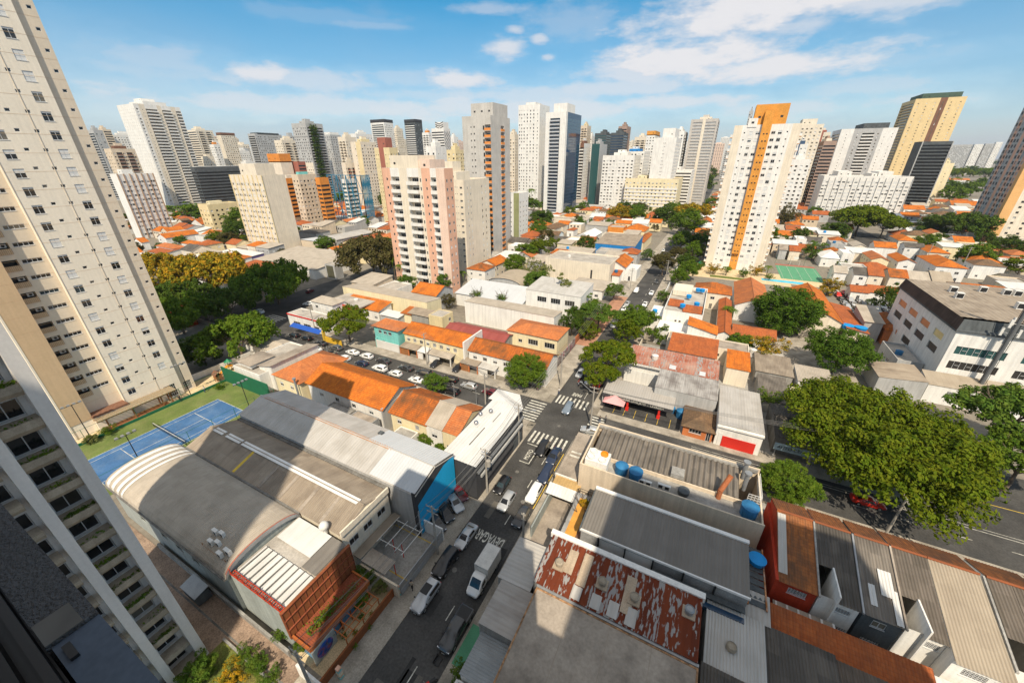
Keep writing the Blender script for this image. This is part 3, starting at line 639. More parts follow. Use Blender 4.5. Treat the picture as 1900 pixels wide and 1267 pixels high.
def plain(kind='win', Wd=20, m=0):
 """a face pattern by everyday kind"""
 if kind == 'win': return [(0, 1, m, *W_(max(2, int(Wd/3.2)), 1.5, 1.3))]
 if kind == 'dots': return [(0, 1, m, *W_(max(1, int(Wd/4.5)), .8, .8, 1.2))]
 if kind == 'rib': return [(0, 1, m, 'r', 1.5, .9)]
 if kind == 'balc': return [(0, .16, m, *W_(1, 1.1, 1.2)), (.16, .42, m, 'b'), (.42, .58, m, *W_(2, 1.0, 1.2)), (.58, .84, m, 'b'), (.84, 1, m, *W_(1, 1.1, 1.2))]
 if kind == 'bands': return [(0, .06, m, 'p'), (.06, .94, m, 'b'), (.94, 1, m, 'p')]
 if kind == 'mid': return [(0, .3, m, *W_(2, 1.2, 1.2)), (.3, .7, m, 'b'), (.7, 1, m, *W_(2, 1.2, 1.2))]
 if kind == 'glass': return [(0, .04, 0, 'p'), (.04, .96, 1, 'r', 2.6, .2, .06), (.96, 1, 0, 'p')]
 return [(0, 1, m, 'p')]
def far(label, xl, xc, xr, yt, D, wall, ks='win', kside='dots', back='glass', fh=3.05, pent=True, wall2=None, balc=None, name='apartment_tower', cat='apartment tower', depth=None, segs=None, par=.9, roofm=FR):
 x0, x1, y0, y1, H = foot(xl, xc, xr, yt, 0, D, depth); H -= par
 x1 = max(x1, x0+5); y1 = min(max(y1, y0+8), y0+45); x0 = max(x0, x1-80) if x1 <= 0 else x0
 side = 'e' if x1 < 0 or (x1 < 12 and xr-xc < xc-xl) else 'w'
 mats = [wall, back, 'shutter', wall2 or wall]
 f = {'s': plain(ks, x1-x0), side: plain(kside, y1-y0)}
 if segs: f.update(segs)
 pn = [(.28, .72, .25, .75, 3.6, wall2 or wall), (.38, .6, .35, .65, 2.4, wall, 3.61)] if pent is True else pent
 return tower(label, (x0, x1, y0, y1, H), f, mats, fh=fh, pent=pn, balc=balc or (wall, wall), name=name, cat=cat, par=par, roofm=roofm)
# --- the cream tower beside the tennis court
def cream_tower():
 H = 112.0; fh = 2.87
 root = thing('apartment_tower', 'tall cream apartment tower with tan pilaster beside the blue tennis court', 'apartment tower', (-114, 22, 0))
 mb = MB(); items = []
 def strip(X, ya, yb, m, holes, matf=None):
  facade(mb, (Vector((X, ya, 0)), Vector((0, 1, 0)), Vector((1, 0, 0)), yb-ya), 0, H, holes, .18, m, back=None)
 def wrow(X, ya, yc, w, h, zz, st, k0=1, cnt=37):
  out = []
  for k in range(k0, cnt):
   z = zz+k*fh
   if z+h > H-1: break
   out.append((yc-w/2-ya, yc+w/2-ya, z, z+h, .16)); items.append(('e', X-.11, yc, z, rnd.choice(st) if isinstance(st, tuple) else st, w-.01, h-.01))
  return out
 big = (SD, SD, SD, HF, 'shut', 'shut')
 zs = 45.0-15*fh
 A = wrow(-105.4, 22.6, 24.3, 1.32, 1.45, zs-.15, big)+wrow(-105.4, 22.6, 26.4, .62, .5, zs+1.1, SM)+wrow(-105.4, 22.6, 28.65, .62, .5, zs+1.05, SM)+wrow(-105.4, 22.6, 30.75, 1.28, 1.45, zs, big, 2)
 A += [(29.3-22.6, 31.5-22.6, .35, 3.4, .2)]; items.append(('e', -105.55, 30.4, .35, 'bars', 2.19, 3.0))
 strip(-105.4, 22.6, 32.6, 0, A)
 B = wrow(-105.9, 32.6, 34.55, .6, .5, 6.4-2*fh+.2, SM, 2); B += [(33.1-32.6, 34.7-32.6, .35, 2.6, .2)]; items.append(('e', -106.05, 33.9, .35, 'bars', 1.59, 2.2))
 strip(-105.9, 32.6, 35.3, 1, B)
 mb.face([(-105.4, 32.6, 0), (-105.9, 32.6, 0), (-105.9, 32.6, H), (-105.4, 32.6, H)], 1)
 C = wrow(-106.6, 17.0, 20.75, 2.5, .72, 34.1-10*fh, 'ribbon', 1)
 for k in range(1, 37):
  z = 33.0-10*fh+k*fh
  if z+2.1 < H-1: C.append((17.3-17, 19.1-17, z, z+1.95, 1.2, 4))
 strip(-106.6, 17.0, 22.6, 1, C)
 mb.face([(-106.6, 22.6, 0), (-105.4, 22.6, 0), (-105.4, 22.6, H), (-106.6, 22.6, H)], 0)
 D = wrow(-105.3, 7.5, 12.5, 1.5, 1.7, 34.1-10*fh-.5, (SD, HF), 1)+[(11.4-7.5, 13.2-7.5, .35, 2.9, .2)]; items.append(('e', -105.45, 12.3, .35, 'bars', 1.79, 2.5))
 strip(-105.3, 7.5, 13.7, 0, D)
 mb.box(-106.59, -104.9, 13.72, 17.0, 3.2, H, 2); mb.box(-106.58, -105.0, 13.75, 16.95, 0, 3.2, 0, skip='t'); mb.box(-105.31, -104.85, 13.45, 13.71, 0, H, 0)
 mb.box(-106.59, -104.2, 17.0, 22.59, 0, 3.4, 0); mb.box(-106.59, -104.1, 16.9, 22.62, 3.4, 3.75, 3)
 for y in (22.58, 28.55): mb.box(-105.39, -105.33, y-.04, y+.04, 3, H, 1)
 mb.box(-124, -108.2, 7.5, 35.3, 0, H, 1); mb.box(-106.6, -105.91, 32.61, 35.28, 0, H, 1, skip='e')
 mb.build('wall', ['tower_cream', 'tower_beige', 'tower_tan', BW, WD], root)
 g = MB()
 for k in range(1, 38):
  z = 2.75+k*fh
  if z < H: g.box(-105.4, -105.385, 22.7, 32.58, z, z+.035); g.box(-105.9, -105.885, 32.64, 35.25, z, z+.035); g.box(-104.9, -104.885, 13.8, 16.95, z, z+.04); g.box(-106.6, -106.585, 17.05, 22.5, z+.35, z+.385)
 g.build('joint', 'tower_tan', root)
 rl = MB(); rl.box(-.9, .9, -.04, 0, 0, .95, 0)
 for k in range(9): rl.box(-.9+k*.225-.015, -.9+k*.225+.015, -.06, -.041, 0, .95, 1)
 me = rl.mesh('railing', ['tower_tan', BW]); ac = MB(); ac.box(-.4, .4, -.15, .15, 0, .6, 0); ac.tube((0, -.16, .3), (0, -.155, .3), .22, 10, 1); mac = ac.mesh('air_conditioner', [PW, BK])
 b = wloc(root)
 for k in range(1, 26):
  z = 33.0-10*fh+k*fh; link('railing', me, root, Vector((-106.55, 18.2, z+.02))-b, R(90))
  if rnd.random() < .55: link('air_conditioner', mac, root, Vector((-107.4, 18.5, z+1.1))-b, R(90))
 windows(root, items, 100)
cream_tower()
# --- the white building with planter balconies at the left, nearest of all
def planter_building():
 H = 65.0; root = thing('apartment_building', 'white apartment building with stacked concrete planter balconies full of plants, at the left edge', 'apartment building', (-50, -4, 0))
 mb = MB(); X = -43.0; fh = 2.95; holes = []; items = []
 for k in range(22):
  z = 1.35+k*fh-.55
  holes += [(2.45-(-14), 4.15-(-14), z, z+1.65, .45, 1), (.35+14, 1.3+14, z, z+1.5, .45, 1), (-3.2+14, -1.4+14, z, z+1.5, .45, 1)]
  items += [('e', X-.38, 3.3, z, SD, 1.68, 1.63), ('e', X-.38, .82, z, 'sliver', .93, 1.48), ('e', X-.38, -2.3, z, SD, 1.78, 1.48)]
 facade(mb, (Vector((X, -14, 0)), Vector((0, 1, 0)), Vector((1, 0, 0)), 19.3), 0, H, holes, .45, 0)
 mb.box(-51.2, X-.5, -14, 5.3, 0, H, 0)
 for a, b in ((4.5, 5.3), (1.65, 2.35), (-1.0, -.3)): mb.box(X-.01, -41.6, a, b, 0, H, 0)
 mb.build('wall', ['planter_white', WD], root)
 pm = MB(); pm.box(-1.07, 1.07, -.85, .0, -.95, .05, 0); pm.box(-1.07, 1.07, -1.15, -.851, -.55, .05, 0)
 pm.face([(-1.07, -1.15, -.55), (1.07, -1.15, -.55), (1.07, -.85, -.95), (-1.07, -.85, -.95)], 0); pme = pm.mesh('planter', ['planter_concrete'])
 sm = MB(); sm.box(-.5, .5, -1.0, 0, -.6, .1, 0); sm.face([(-.5, -1.2, -.25), (.5, -1.2, -.25), (.5, -1.0, -.6), (-.5, -1.0, -.6)], 0); sm.box(-.5, .5, -1.2, -1.001, -.25, .1, 0); sme = sm.mesh('planter', ['planter_concrete'])
 b = wloc(root)
 for k in range(22):
  z = 1.35+k*fh-.55; link('planter', pme, root, Vector((X, 3.42, z-.12))-b, R(90)); link('planter', sme, root, Vector((X, .85, z-.1))-b, R(90))
  if 1 < k < 15:
   pl = leaf_patch(.12, .95, .18 if k % 3 else .34, (150, 60, 110, 30)[k % 4], .12); o = link('plants', pl, root, Vector((X+.95, 3.42, z-.05))-b); o.data.materials.append(MATS[(LG, LB, LD)[k % 3]])
 windows(root, items, 66)
mat('planter_white', (.66, .63, .60), .85, .05, .3, streak=.1, fine=.04)
mat('planter_concrete', (.36, .305, .235), .9, .15, .8, streak=.2, fine=.15)
def leaf_patch(rx, ry, rz, n, s):
 """loose leaves within a flat mound, used for planters and beds"""
 rg = np.random.default_rng(rnd.randrange(1 << 30)); p = rg.normal(size=(n, 3))*np.array([rx, ry*.6, rz*.5]); p[:, 1] = np.clip(p[:, 1], -ry, ry); p[:, 2] = np.abs(p[:, 2])
 return leaf_mesh(p, np.tile([0, 0, 1.0], (n, 1)), s, rg, .9)
def leaf_mesh(p, nrm, s, rg, jit=.7, name='leaves'):
 n = len(p); d = nrm+rg.normal(size=(n, 3))*jit; d /= np.linalg.norm(d, axis=1)[:, None]+1e-9
 a = np.cross(d, rg.normal(size=(n, 3))); a /= np.linalg.norm(a, axis=1)[:, None]+1e-9; b = np.cross(d, a)
 sz = s*rg.uniform(.6, 1.3, n)[:, None]; a *= sz; b *= sz*.62
 v = np.stack([p-a, p+b*.9-a*.1, p+a, p-b*.9-a*.1], 1).reshape(-1, 3)
 me = bpy.data.meshes.new(name); me.vertices.add(4*n); me.vertices.foreach_set('co', v.ravel()); me.loops.add(4*n); me.loops.foreach_set('vertex_index', np.arange(4*n, dtype=np.int32))
 me.polygons.add(n); me.polygons.foreach_set('loop_start', np.arange(n, dtype=np.int32)*4); me.update(calc_edges=True); me.validate(); return me
planter_building()
# --- middle-distance towers, each measured from the street grid
wsl = (SD, HF, 'shut')
tower('pink and white apartment tower with stacked white balconies in front of the cream block', (-121.7, -91.6, 123.5, 129, 46.3),
 {'s': [(0, .136, 2, *W_(1, .8, 1.0, 1.2, SM)), (.136, .282, 0, 'b', 1.3, .7), (.282, .415, 3, 'p'), (.415, .60, 0, 'b', 1.3, 1.1), (.60, .648, 3, *W_(1, .6, 1.3, .9, SM)), (.648, .784, 2, *W_(1, .7, 1.0, 1.2, SM)), (.784, .874, 0, 'b', 1.2, .5), (.874, 1, 4, 'p')],
 'e': [(0, 1, 2, *W_(2, 1.0, 1.1))]}, [WW, WD, 'pink_wall', CW, 'pale_pink'] if mat('pale_pink', (.76, .57, .46), .88, .06, .3, streak=.1) else 0, fh=3.05, z0=1.8, near=True,
 pent=[(.12, .58, .2, 2.2, 5.3, CW), (.58, .75, .3, 2, 3.8, 'pale_pink')])
tower('cream apartment block with blank rounded corner standing right behind the pink tower', (-124, -102, 151, 173, 41.0),
 {'s': [(0, .72, 0, *W_(4, 1.5, .9, 1.2, SD)), (.72, .86, 0, *W_(3, .35, .5, 1.6, SM)), (.86, 1, 0, *W_(1, 1.3, .8, 1.3, SD))], 'e': [(0, .08, 0, 'p'), (.08, .3, 0, *W_(2, .7, 1.1, 1.0, ('shut', 'shut', SD))), (.3, .62, 0, 'p'), (.62, .92, 0, *W_(2, .8, 1.2, .9, ('shut', SD, 'dark'))), (.92, 1, 0, 'p')]},
 [CW, WD], fh=2.75, z0=4.0, near=True, pent=[(.15, .7, .2, .7, 4.0, CW), (.25, .55, .3, .6, 4.2, CW, 4.01)])
bx = foot(857, 910, 946, 215, 0, 218)
tower('bare grey concrete tower under construction with orange balcony panels', (*bx[:4], bx[4]-.6), {'s': [(0, .28, 0, 'p'), (.28, .34, 0, *W_(1, .6, .7, 1.4, 'dark')), (.34, .5, 0, *W_(1, .7, .8, 1.4, 'dark')), (.5, .72, 0, 'p'), (.72, .79, 0, *W_(1, 1.0, 1.9, .3, 'dark')), (.79, 1, 0, 'b', 1.4, .55)], 'e': [(0, .5, 0, 'p'), (.5, .68, 0, 'b', 1.2, .4), (.68, 1, 0, 'p')]},
 ['raw_concrete', WD], fh=3.05, z0=2.0, near=True, balc=('raw_concrete', 'balc_orange') if mat('balc_orange', (.72, .27, .07), .8, .1, .5) else 0, pent=[(.22, .98, .15, .9, 6.6, 'raw_concrete')], name='building_under_construction', cat='tower')
tower('cream and white tower with a bright orange brick spine and orange roof house', (-1.2, 23.6, 216.5, 236, 62.0),
 {'s': [(0, .13, 2, 'p'), (.13, .22, 0, *W_(1, .6, .6, 1.4, SM)), (.22, .33, 0, *W_(1, 1.3, 1.3, .9, wsl)), (.33, .43, 0, *W_(1, 1.6, 1.1, 1.0, wsl)), (.43, .565, 3, *W_(2, .6, .5, 1.5, SM)), (.565, .66, 0, *W_(1, 1.5, 1.1, 1.0, wsl)), (.66, .76, 0, *W_(1, 1.4, 1.4, .9, wsl)), (.76, .87, 0, *W_(1, .6, .6, 1.4, SM)), (.87, 1, 2, 'p')],
 'w': [(0, .75, 2, 'p'), (.75, 1, 4, 'b', 1.0, .9)], 'e': [(0, .25, 3, 'b', 1.0, .9), (.25, 1, 2, 'p')]}, [WW, WD, CW, 'orange_brick', 'maroon_wall'], fh=2.78, z0=2.6, near=True, balc=('orange_brick', WW),
 pent=[(.27, .76, .02, .6, 8.4, 'orange_brick'), (.20, .34, -.012, .2, 3.4, WW)])
sp = MB(); sp.box(9.3, 12.6, 215.2, 216.49, 8, 68, 0)
for k in range(19):
 for x in (10.2, 11.4): sp.box(x, x+.6, 215.14, 215.19, 9+k*2.78, 9.5+k*2.78, 1, skip='n')
o = sp.build('brick_spine', ['orange_brick', WD], bpy.data.objects[[o.name for o in S.objects if o.get('label', '').startswith('cream and white tower with a bright')][0]])
tower('pale yellow slab block with vertical yellow ribs and a blank concrete end wall', (-253, -223.5, 137.5, 151, 41.8), {'s': [(k/7, (k+1)/7, 0, *W_(2, 1.3, 1.3, .9, wsl)) for k in range(7)]}, [CW, WD], fh=2.9, z0=1.6, near=True, pent=[(.3, .8, .1, .9, 6.5, CW)], name='apartment_block', cat='apartment block', roofm=FB,
 top=lambda r, x0, x1, y0, y1, z: [BX(x0+(x1-x0)*k/7-.25, x0+(x1-x0)*k/7+.25, y0-.35, y0-.003, 0, z, 0).build('rib', 'yellow_wall', r) for k in range(8)])
bx = foot(203, 217, 283, 324, 0, 277)
tower('white slab block with brown vertical ribs and shutters, just right of the cream tower', (*bx[:4], bx[4]-.6), {'e': [(k/6, (k+1)/6, 0, *W_(2, 2.2, 1.3, .9, (SD, 'shut', 'shut', HF))) for k in range(6)]}, [WW, WD], fh=2.85, z0=1.4, near=True, pent=[(.2, .8, .2, .5, 3.5, WW)], name='apartment_block', cat='apartment block',
 top=lambda r, x0, x1, y0, y1, z: [BX(x1+.003, x1+.5, y0+(y1-y0)*k/6-.3, y0+(y1-y0)*k/6+.3, 0, z, 0).build('rib', 'ribbrown', r) for k in range(7)] if mat('ribbrown', (.42, .29, .2), .9, .1, .3) else 0)
bx = foot(1519, 1530, 1697, 326, 0, 372)
tower('long white slab block with grey vertical ribs behind the broad yellow-green tree', (*bx[:4], bx[4]-.9), {'s': [(k/14, (k+1)/14, 0, *W_(1 if k % 2 else 2, 2.2 if k % 2 else 1.7, 1.3, .9, (SD, 'shut', 'shut', HF))) for k in range(14)], 'w': plain('dots', 12)}, [WW, WD], fh=3.0, z0=1.5, near=True,
 pent=[(.16, .32, .1, .9, 4.5, WW), (.62, .78, .1, .9, 4.5, WW), (.55, .61, .1, .9, 3, WW)], name='apartment_block', cat='apartment block', top=lambda r, x0, x1, y0, y1, z: [BX(x0+(x1-x0)*k/14-.2, x0+(x1-x0)*k/14+.2, y0-.5, y0-.003, 0, z-1.4, 0).build('rib', GW, r) for k in range(15)])
# ------------------------------------------------------------------ the skyline
far('tall white tower with stepped balcony bands and brown corner panels, left of centre', 216, 246, 333, 192, 470, WW, 'dots', 'x', back='recess', segs={'e': [(0, .1, 0, *W_(1, 1.6, 1.5)), (.1, .22, 3, *W_(1, .8, .8)), (.22, .48, 0, 'b', 1.5, 1.3), (.48, .57, 3, 'p'), (.57, .78, 0, 'b', 1.5, 1.3), (.78, .88, 3, *W_(1, .8, .8)), (.88, 1, 0, 'b', 1.2, .9)]}, wall2=CW, pent=[(.1, .9, .25, .75, 4.5, WW), (.3, .7, .3, .6, 3, WW, 4.51)])
far('grey-blue balcony tower half hidden behind the cream tower', 160, 172, 190, 241, 560, GW, 'bands', 'win')
far('beige round-cornered block left of the tall white balcony tower', 176, 190, 205, 240, 620, 'tan_wall', 'dots', 'rib')
far('white office block with rows of square windows behind the tall white balcony tower', 196, 204, 262, 250, 640, WW, 'win', 'win')
far('brown and white balcony block low behind the ribbed white slab', 192, 205, 250, 276, 420, 'tan_wall', 'win', 'balc', wall2=BW, balc=(WW, BW))
far('cream tower with balcony columns right of the tall white balcony tower', 342, 362, 394, 241, 640, CW, 'rib', 'balc')
far('slim cream tower with a dark brown roof band', 401, 409, 436, 250, 700, CW, 'dots', 'win', pent=[(0, 1, 0, 1, 4, BW)])
far('white and orange small block between two cream towers', 388, 396, 404, 268, 600, WW, 'win', 'win', wall2=OW)
far('low white apartment blocks stepping up behind the dark glass hall', 436, 444, 462, 280, 760, WW, 'win', 'win')
far('wide grey slab tower of fine balcony rows left of the plant-covered tower', 459, 472, 522, 248, 640, GW, 'bands', 'win', wall2=WW, pent=[(0, 1, .1, .9, 2.5, SL)])
far('cream stepped tower between grey slab and plant-covered tower', 508, 522, 556, 260, 560, CW, 'win', 'balc')
veg = far('grey tower with a column of green planted balconies on its corner', 540, 566, 598, 228, 520, GW, 'win', 'bands', wall2=GW)
far('grey tower with dark square windows right of the plant-covered tower', 598, 612, 632, 250, 600, GW, 'win', 'win', wall2=WW, pent=[(.1, .9, .1, .9, 4, WW)])
far('pale tower with balcony column behind the blue steel-framed hall', 626, 640, 660, 254, 520, CW, 'balc', 'win')
far('small cream block with arched balconies behind the blue steel-framed hall', 633, 640, 660, 302, 430, CW, 'dots', 'balc', balc=(CW, 'maroon_wall'))
far('white ridged tower top behind the yellow-sided tower', 648, 660, 690, 248, 620, WW, 'win', 'win')
far('cream tower with a yellow end wall and window columns', 650, 668, 698, 263, 430, CW, 'dots', 'win', segs={'s': [(0, .35, 0, 'p'), (.35, .5, 0, *W_(1, 1.0, 1.2)), (.5, 1, 3, 'p')]}, wall2='yellow_wall')
far('yellow tower with a maroon stripe and maroon roof house', 694, 722, 737, 274, 330, 'maroon_wall', 'x', 'balc', segs={'s': [(0, .3, 3, *W_(2, .7, .8)), (.3, .62, 0, 'p'), (.62, 1, 3, *W_(2, .7, .8))], 'e': [(0, 1, 3, *W_(3, 1.2, 1.2))]}, wall2='yellow_wall', pent=[(.22, .75, .1, .9, 8, 'maroon_wall')])
far('black and white banded tower, left of the two similar ones', 687, 712, 729, 226, 700, WW, 'bands', 'win', pent=[(0, 1, 0, 1, 4.5, 'dark_wall')], wall2=SL)
far('black and white banded tower, right of the two similar ones', 750, 770, 783, 226, 700, SL, 'bands', 'win', balc=(WW, WW), pent=[(0, 1, 0, 1, 4.5, 'dark_wall')])
far('pale slim tower between the two banded towers', 727, 735, 747, 238, 760, CW, 'win', 'win')
far('orange and white block left of the zigzag-striped tower', 783, 795, 803, 246, 640, WW, 'balc', 'win', wall2=OW)
zz = far('white tower with black zigzag stripes', 800, 823, 835, 238, 560, WW, 'rib', 'x', pent=[(.3, .95, .1, .9, 8, WW)])
far('white rounded block behind the pink tower', 789, 808, 828, 272, 300, WW, 'win', 'dots')
far('small white grid block right of the zigzag-striped tower', 833, 842, 850, 254, 640, WW, 'win', 'win')
far('yellow block with tiled cornice behind the cream block', 828, 845, 862, 278, 360, 'yellow_wall', 'win', 'win')
far('cream tower of small windows between concrete tower and white tower', 940, 955, 966, 249, 480, CW, 'win', 'win')
far('tall white tower with a pergola balcony near its top', 962, 1002, 1020, 193, 440, WW, 'win', 'dots', segs={'s': [(0, .12, 0, *W_(1, 1.2, 1.4)), (.12, .2, 0, *W_(1, .9, 1.4)), (.2, .8, 0, *W_(4, 1.1, 1.4)), (.8, 1, 0, *W_(1, .8, 1.2))]}, pent=[(.3, .75, .1, .7, 3, WW)])
bx = foot(1013, 1051, 1079, 207, 0, 402)
tower('tall white tower with dark balconies and a blue glass side', (*bx[:4], bx[4]-.9), {'s': [(0, .22, 0, 'p'), (.22, .72, 0, 'b', 1.4, 1.2), (.72, 1, 0, 'p')], 'e': [(0, .1, 0, 'p'), (.1, 1, 2, 'r', 2.75, .15, .05)]}, [WW, 'glass_blue', 'slate_blue'] if mat('slate_blue', (.06, .10, .17), .3, .1, .3) else 0, fh=3.0, z0=3, balc=('slate_blue', 'alu'), pent=[(.3, .95, .1, .6, 8, WW)])
far('brown-yellow tower right of the blue glass side', 1078, 1090, 1097, 233, 620, 'tan_wall', 'balc', 'win', wall2='yellow_wall')
far('dark brown and white tower right of the blue glass side', 1072, 1084, 1096, 266, 460, WW, 'win', 'win', segs={'s': [(0, .4, 0, *W_(2, 1.2, 1.2)), (.4, 1, 3, 'b')]}, wall2=BW)
far('white slim block between brown tower and grey rounded block', 1090, 1099, 1106, 252, 640, WW, 'win', 'win')
far('grey rounded block with a blue-green glass front', 1098, 1114, 1127, 267, 460, GW, 'glass', 'x', back='glass_green')
far('dark green glass tower behind the grey rounded block', 1104, 1126, 1140, 247, 600, SL, 'rib', 'rib', back='glass_green')
far('blue glass office tower with horizontal bands', 1134, 1158, 1166, 246, 540, SL, 'rib', 'rib', back='glass_blue')
far('brown office tower behind the blue glass one', 1148, 1164, 1171, 234, 580, 'brick_brown', 'rib', 'win') if mat('brick_brown', (.36, .25, .2), .9, .1, .3) else 0
far('cream tower with rounded balconies right of the brown office tower', 1178, 1200, 1206, 254, 620, CW, 'balc', 'win')
far('brown-fronted tower with an orange roof house', 1200, 1216, 1224, 250, 520, WW, 'win', 'balc', pent=[(0, 1, 0, 1, 5, 'orange_brick')], wall2='brick_brown')
far('large plain white tower with a single row of small windows', 1214, 1256, 1266, 255, 400, WW, 'x', 'win', segs={'s': [(0, .44, 0, 'p'), (.44, .56, 0, *W_(2, .6, .6, 1.2)), (.56, 1, 0, 'p')]}, pent=[(.3, .85, .2, .9, 9, WW)])
far('white balcony tower right of the large plain white one', 1250, 1270, 1280, 243, 470, WW, 'win', 'balc')
far('grey netted tower under construction', 1283, 1334, 1342, 220, 470, 'net_grey', 'bands', 'rib', segs={'s': [(0, .08, 0, 'p'), (.08, .44, 0, 'r', 2.0, .4, .5), (.44, .54, 3, 'p'), (.54, .94, 0, 'r', 2.0, .4, .5), (.94, 1, 0, 'p')]}, wall2=CW, name='building_under_construction', cat='tower', back=GW) if mat('net_grey', (.50, .46, .42), .9, .1, .3) else 0
far('white apartment block with rows of shutters left of the yellow banded block', 1119, 1178, 1190, 288, 420, WW, 'win', 'win', segs={'s': [(0, .42, 0, *W_(4, 1.9, 1.1)), (.42, .5, 0, *W_(1, .5, .5, 1.4)), (.5, 1, 0, *W_(4, 1.9, 1.1))]})
far('white block with a blue corner stripe behind the shuttered white block', 1152, 1196, 1207, 281, 460, WW, 'win', 'win', wall2='blue_wall')
far('low white slab of long window bands behind the yellow banded block', 1204, 1284, 1292, 316, 430, WW, 'rib', 'win')
bx = foot(1161, 1260, 1268, 333, 0, 392)
tower('yellow and white banded apartment block above a low white wing', (*bx[:4], bx[4]-.6), {'s': [(0, 1, 0, *W_(14, 1.5, 1.2, .9, wsl))], 'e': plain('dots', 12)}, [PY, WD], fh=3.2, z0=7, near=True, pent=[(.2, .38, .2, .8, 3, PY), (.42, .58, .2, .8, 4.5, PY)], name='apartment_block', cat='apartment block', roofm=FB,
 top=lambda r, x0, x1, y0, y1, z: [BX(x0, x1, y0-.25, y0-.003, 6.1+k*3.2, 7.5+k*3.2, 0).build('band', WW, r) for k in range(6)])
far('grey stepped tower behind the orange-spined tower', 1348, 1391, 1393, 206, 640, GW, 'win', 'x', wall2=GW, depth=8)
far('cream stepped tower right of the orange-spined tower', 1472, 1479, 1530, 232, 430, CW, 'win', 'balc', wall2=CW, pent=[(.2, .75, .2, .8, 6, CW)])
far('white tower with one dark blue stripe right of the orange-spined tower', 1476, 1480, 1500, 268, 360, WW, 'dots', 'x', segs={'s': [(0, .12, 0, 'p'), (.12, .26, 3, 'p'), (.26, 1, 0, *W_(2, 1.0, 1.0))]}, wall2='slate_blue')
far('maroon-striped cream tower behind the cream stepped tower', 1512, 1520, 1542, 246, 520, CW, 'win', 'win', segs={'s': [(0, .4, 3, 'p'), (.4, 1, 0, *W_(3, 1.2, 1.2))]}, wall2='maroon_wall')
far('small white block with paired windows right of the orange-spined tower', 1462, 1466, 1506, 296, 330, WW, 'win', 'x', fh=3.0)
far('olive-brown slab seen edge on left of the white balcony tower', 1508, 1530, 1554, 262, 420, 'brick_brown', 'rib', 'bands', wall2=CW)
far('white and grey tower with a central stack of balconies', 1545, 1562, 1668, 240, 470, WW, 'x', 'bands', segs={'s': [(0, .24, 0, *W_(1, .7, .8)), (.24, .40, 3, *W_(1, 1.2, 1.2)), (.40, .62, 3, 'b'), (.62, .74, 3, *W_(1, 1.2, 1.2)), (.74, 1, 0, *W_(2, .7, .8))]}, wall2=GW, pent=[(.4, .85, .1, .9, 6, SL)], balc=(WW, WW))
far('tallest beige tower at the right with a dark green roof', 1655, 1700, 1796, 184, 520, 'tan_bright', 'x', 'bands', segs={'s': [(0, .5, 0, *W_(3, 1.2, 1.0)), (.5, .64, 3, *W_(1, .8, 2.2, .4)), (.64, 1, 0, *W_(2, 1.2, 1.0))]}, wall2=BW, pent=[(.12, .9, .05, .9, 6.0, 'dark_green')]) if mat('tan_bright', (.74, .56, .30), .88, .05, .3, streak=.08) and mat('dark_green', (.07, .11, .08), .8) else 0
far('dark charcoal balcony block with a light grey frame, below the beige tower', 1697, 1712, 1771, 263, 430, GW, 'x', 'x', segs={'s': [(0, .04, 0, 'p'), (.04, .97, 3, 'b', 1.6, .5), (.97, 1, 0, 'p')], 'w': [(0, 1, 3, 'p')]}, wall2=SL, balc=('dark_wall', SL), pent=None)
far('narrow pale yellow block right of the charcoal block', 1738, 1752, 1772, 303, 480, PY, 'dots', 'x')
for i, (a, b, c, y, lab) in enumerate([(1764, 1767, 1806, 269, 'far grey slab block on the horizon, widest of the row at the right'), (1806, 1809, 1826, 268, 'far grey block with white stripes in the middle of the row on the horizon'), (1826, 1829, 1846, 267, 'far pale block with vertical ribs on the right horizon'), (1846, 1849, 1862, 264, 'far pale block at the end of the row on the right horizon')]):
 far(lab, a, b, c, y, 1250, (GW, WW, GW, WW)[i], 'win', 'rib', pent=None)
b47 = (152, 200, 352, 383, 92)
tower('pink and orange apartment tower leaning at the right edge of the frame', b47, {'w': [(k/10, (k+1)/10, (2, 3, 2, 2, 3, 2, 3, 2, 3, 4)[k], *(W_(1, 1.9, 1.7, .7) if k not in (4, 9) else ('p',))) for k in range(10)], 's': [(0, .09, 4, 'p'), (.09, .5, 0, *W_(4, 1.3, 1.2)), (.5, .62, 3, 'p'), (.62, 1, 0, *W_(4, 1.3, 1.2))]}, [CW, WD, GW, 'pink_wall', 'tan_orange'] if mat('tan_orange', (.74, .42, .17), .88, .05, .3) else 0, fh=3.0, near=False, balc=(GW, GW))
# low and middle-height blocks in front of the skyline
far('orange-framed hoarding building with a glazed orange box', 498, 520, 541, 300, 420, CW, 'x', 'x', pent=[(0, 1, 0, 1, 8, OW)], name='office_building', cat='office building')
far('maroon box building right of the orange-framed one', 541, 552, 566, 300, 430, 'maroon_wall', 'x', 'rib', pent=None, name='office_building', cat='office building')
far('orange office block with dark window bands behind the yellow slab', 520, 530, 560, 331, 330, OW, 'rib', 'rib', pent=[(.1, .9, .1, .9, 3, CW)], name='office_building', cat='office building')
far('beige office block with rows of small square windows', 540, 552, 586, 324, 318, 'tan_wall', 'win', 'win', pent=[(.2, .6, .2, .7, 2.5, 'teal_wall')], name='office_building', cat='office building')
far('small orange office block right of the beige one', 584, 588, 602, 330, 314, OW, 'rib', 'rib', pent=None, name='office_building', cat='office building')
far('white office block wrapped in a blue steel frame', 632, 640, 660, 333, 330, WW, 'rib', 'rib', back='glass_green', pent=None, name='office_building', cat='office building')
far('dark glass hall with a long white roof edge and orange crane', 352, 360, 447, 310, 430, SL, 'rib', 'rib', wall2=WW, pent=[(.05, .95, .05, .95, 1.2, WW)], name='office_building', cat='office building')
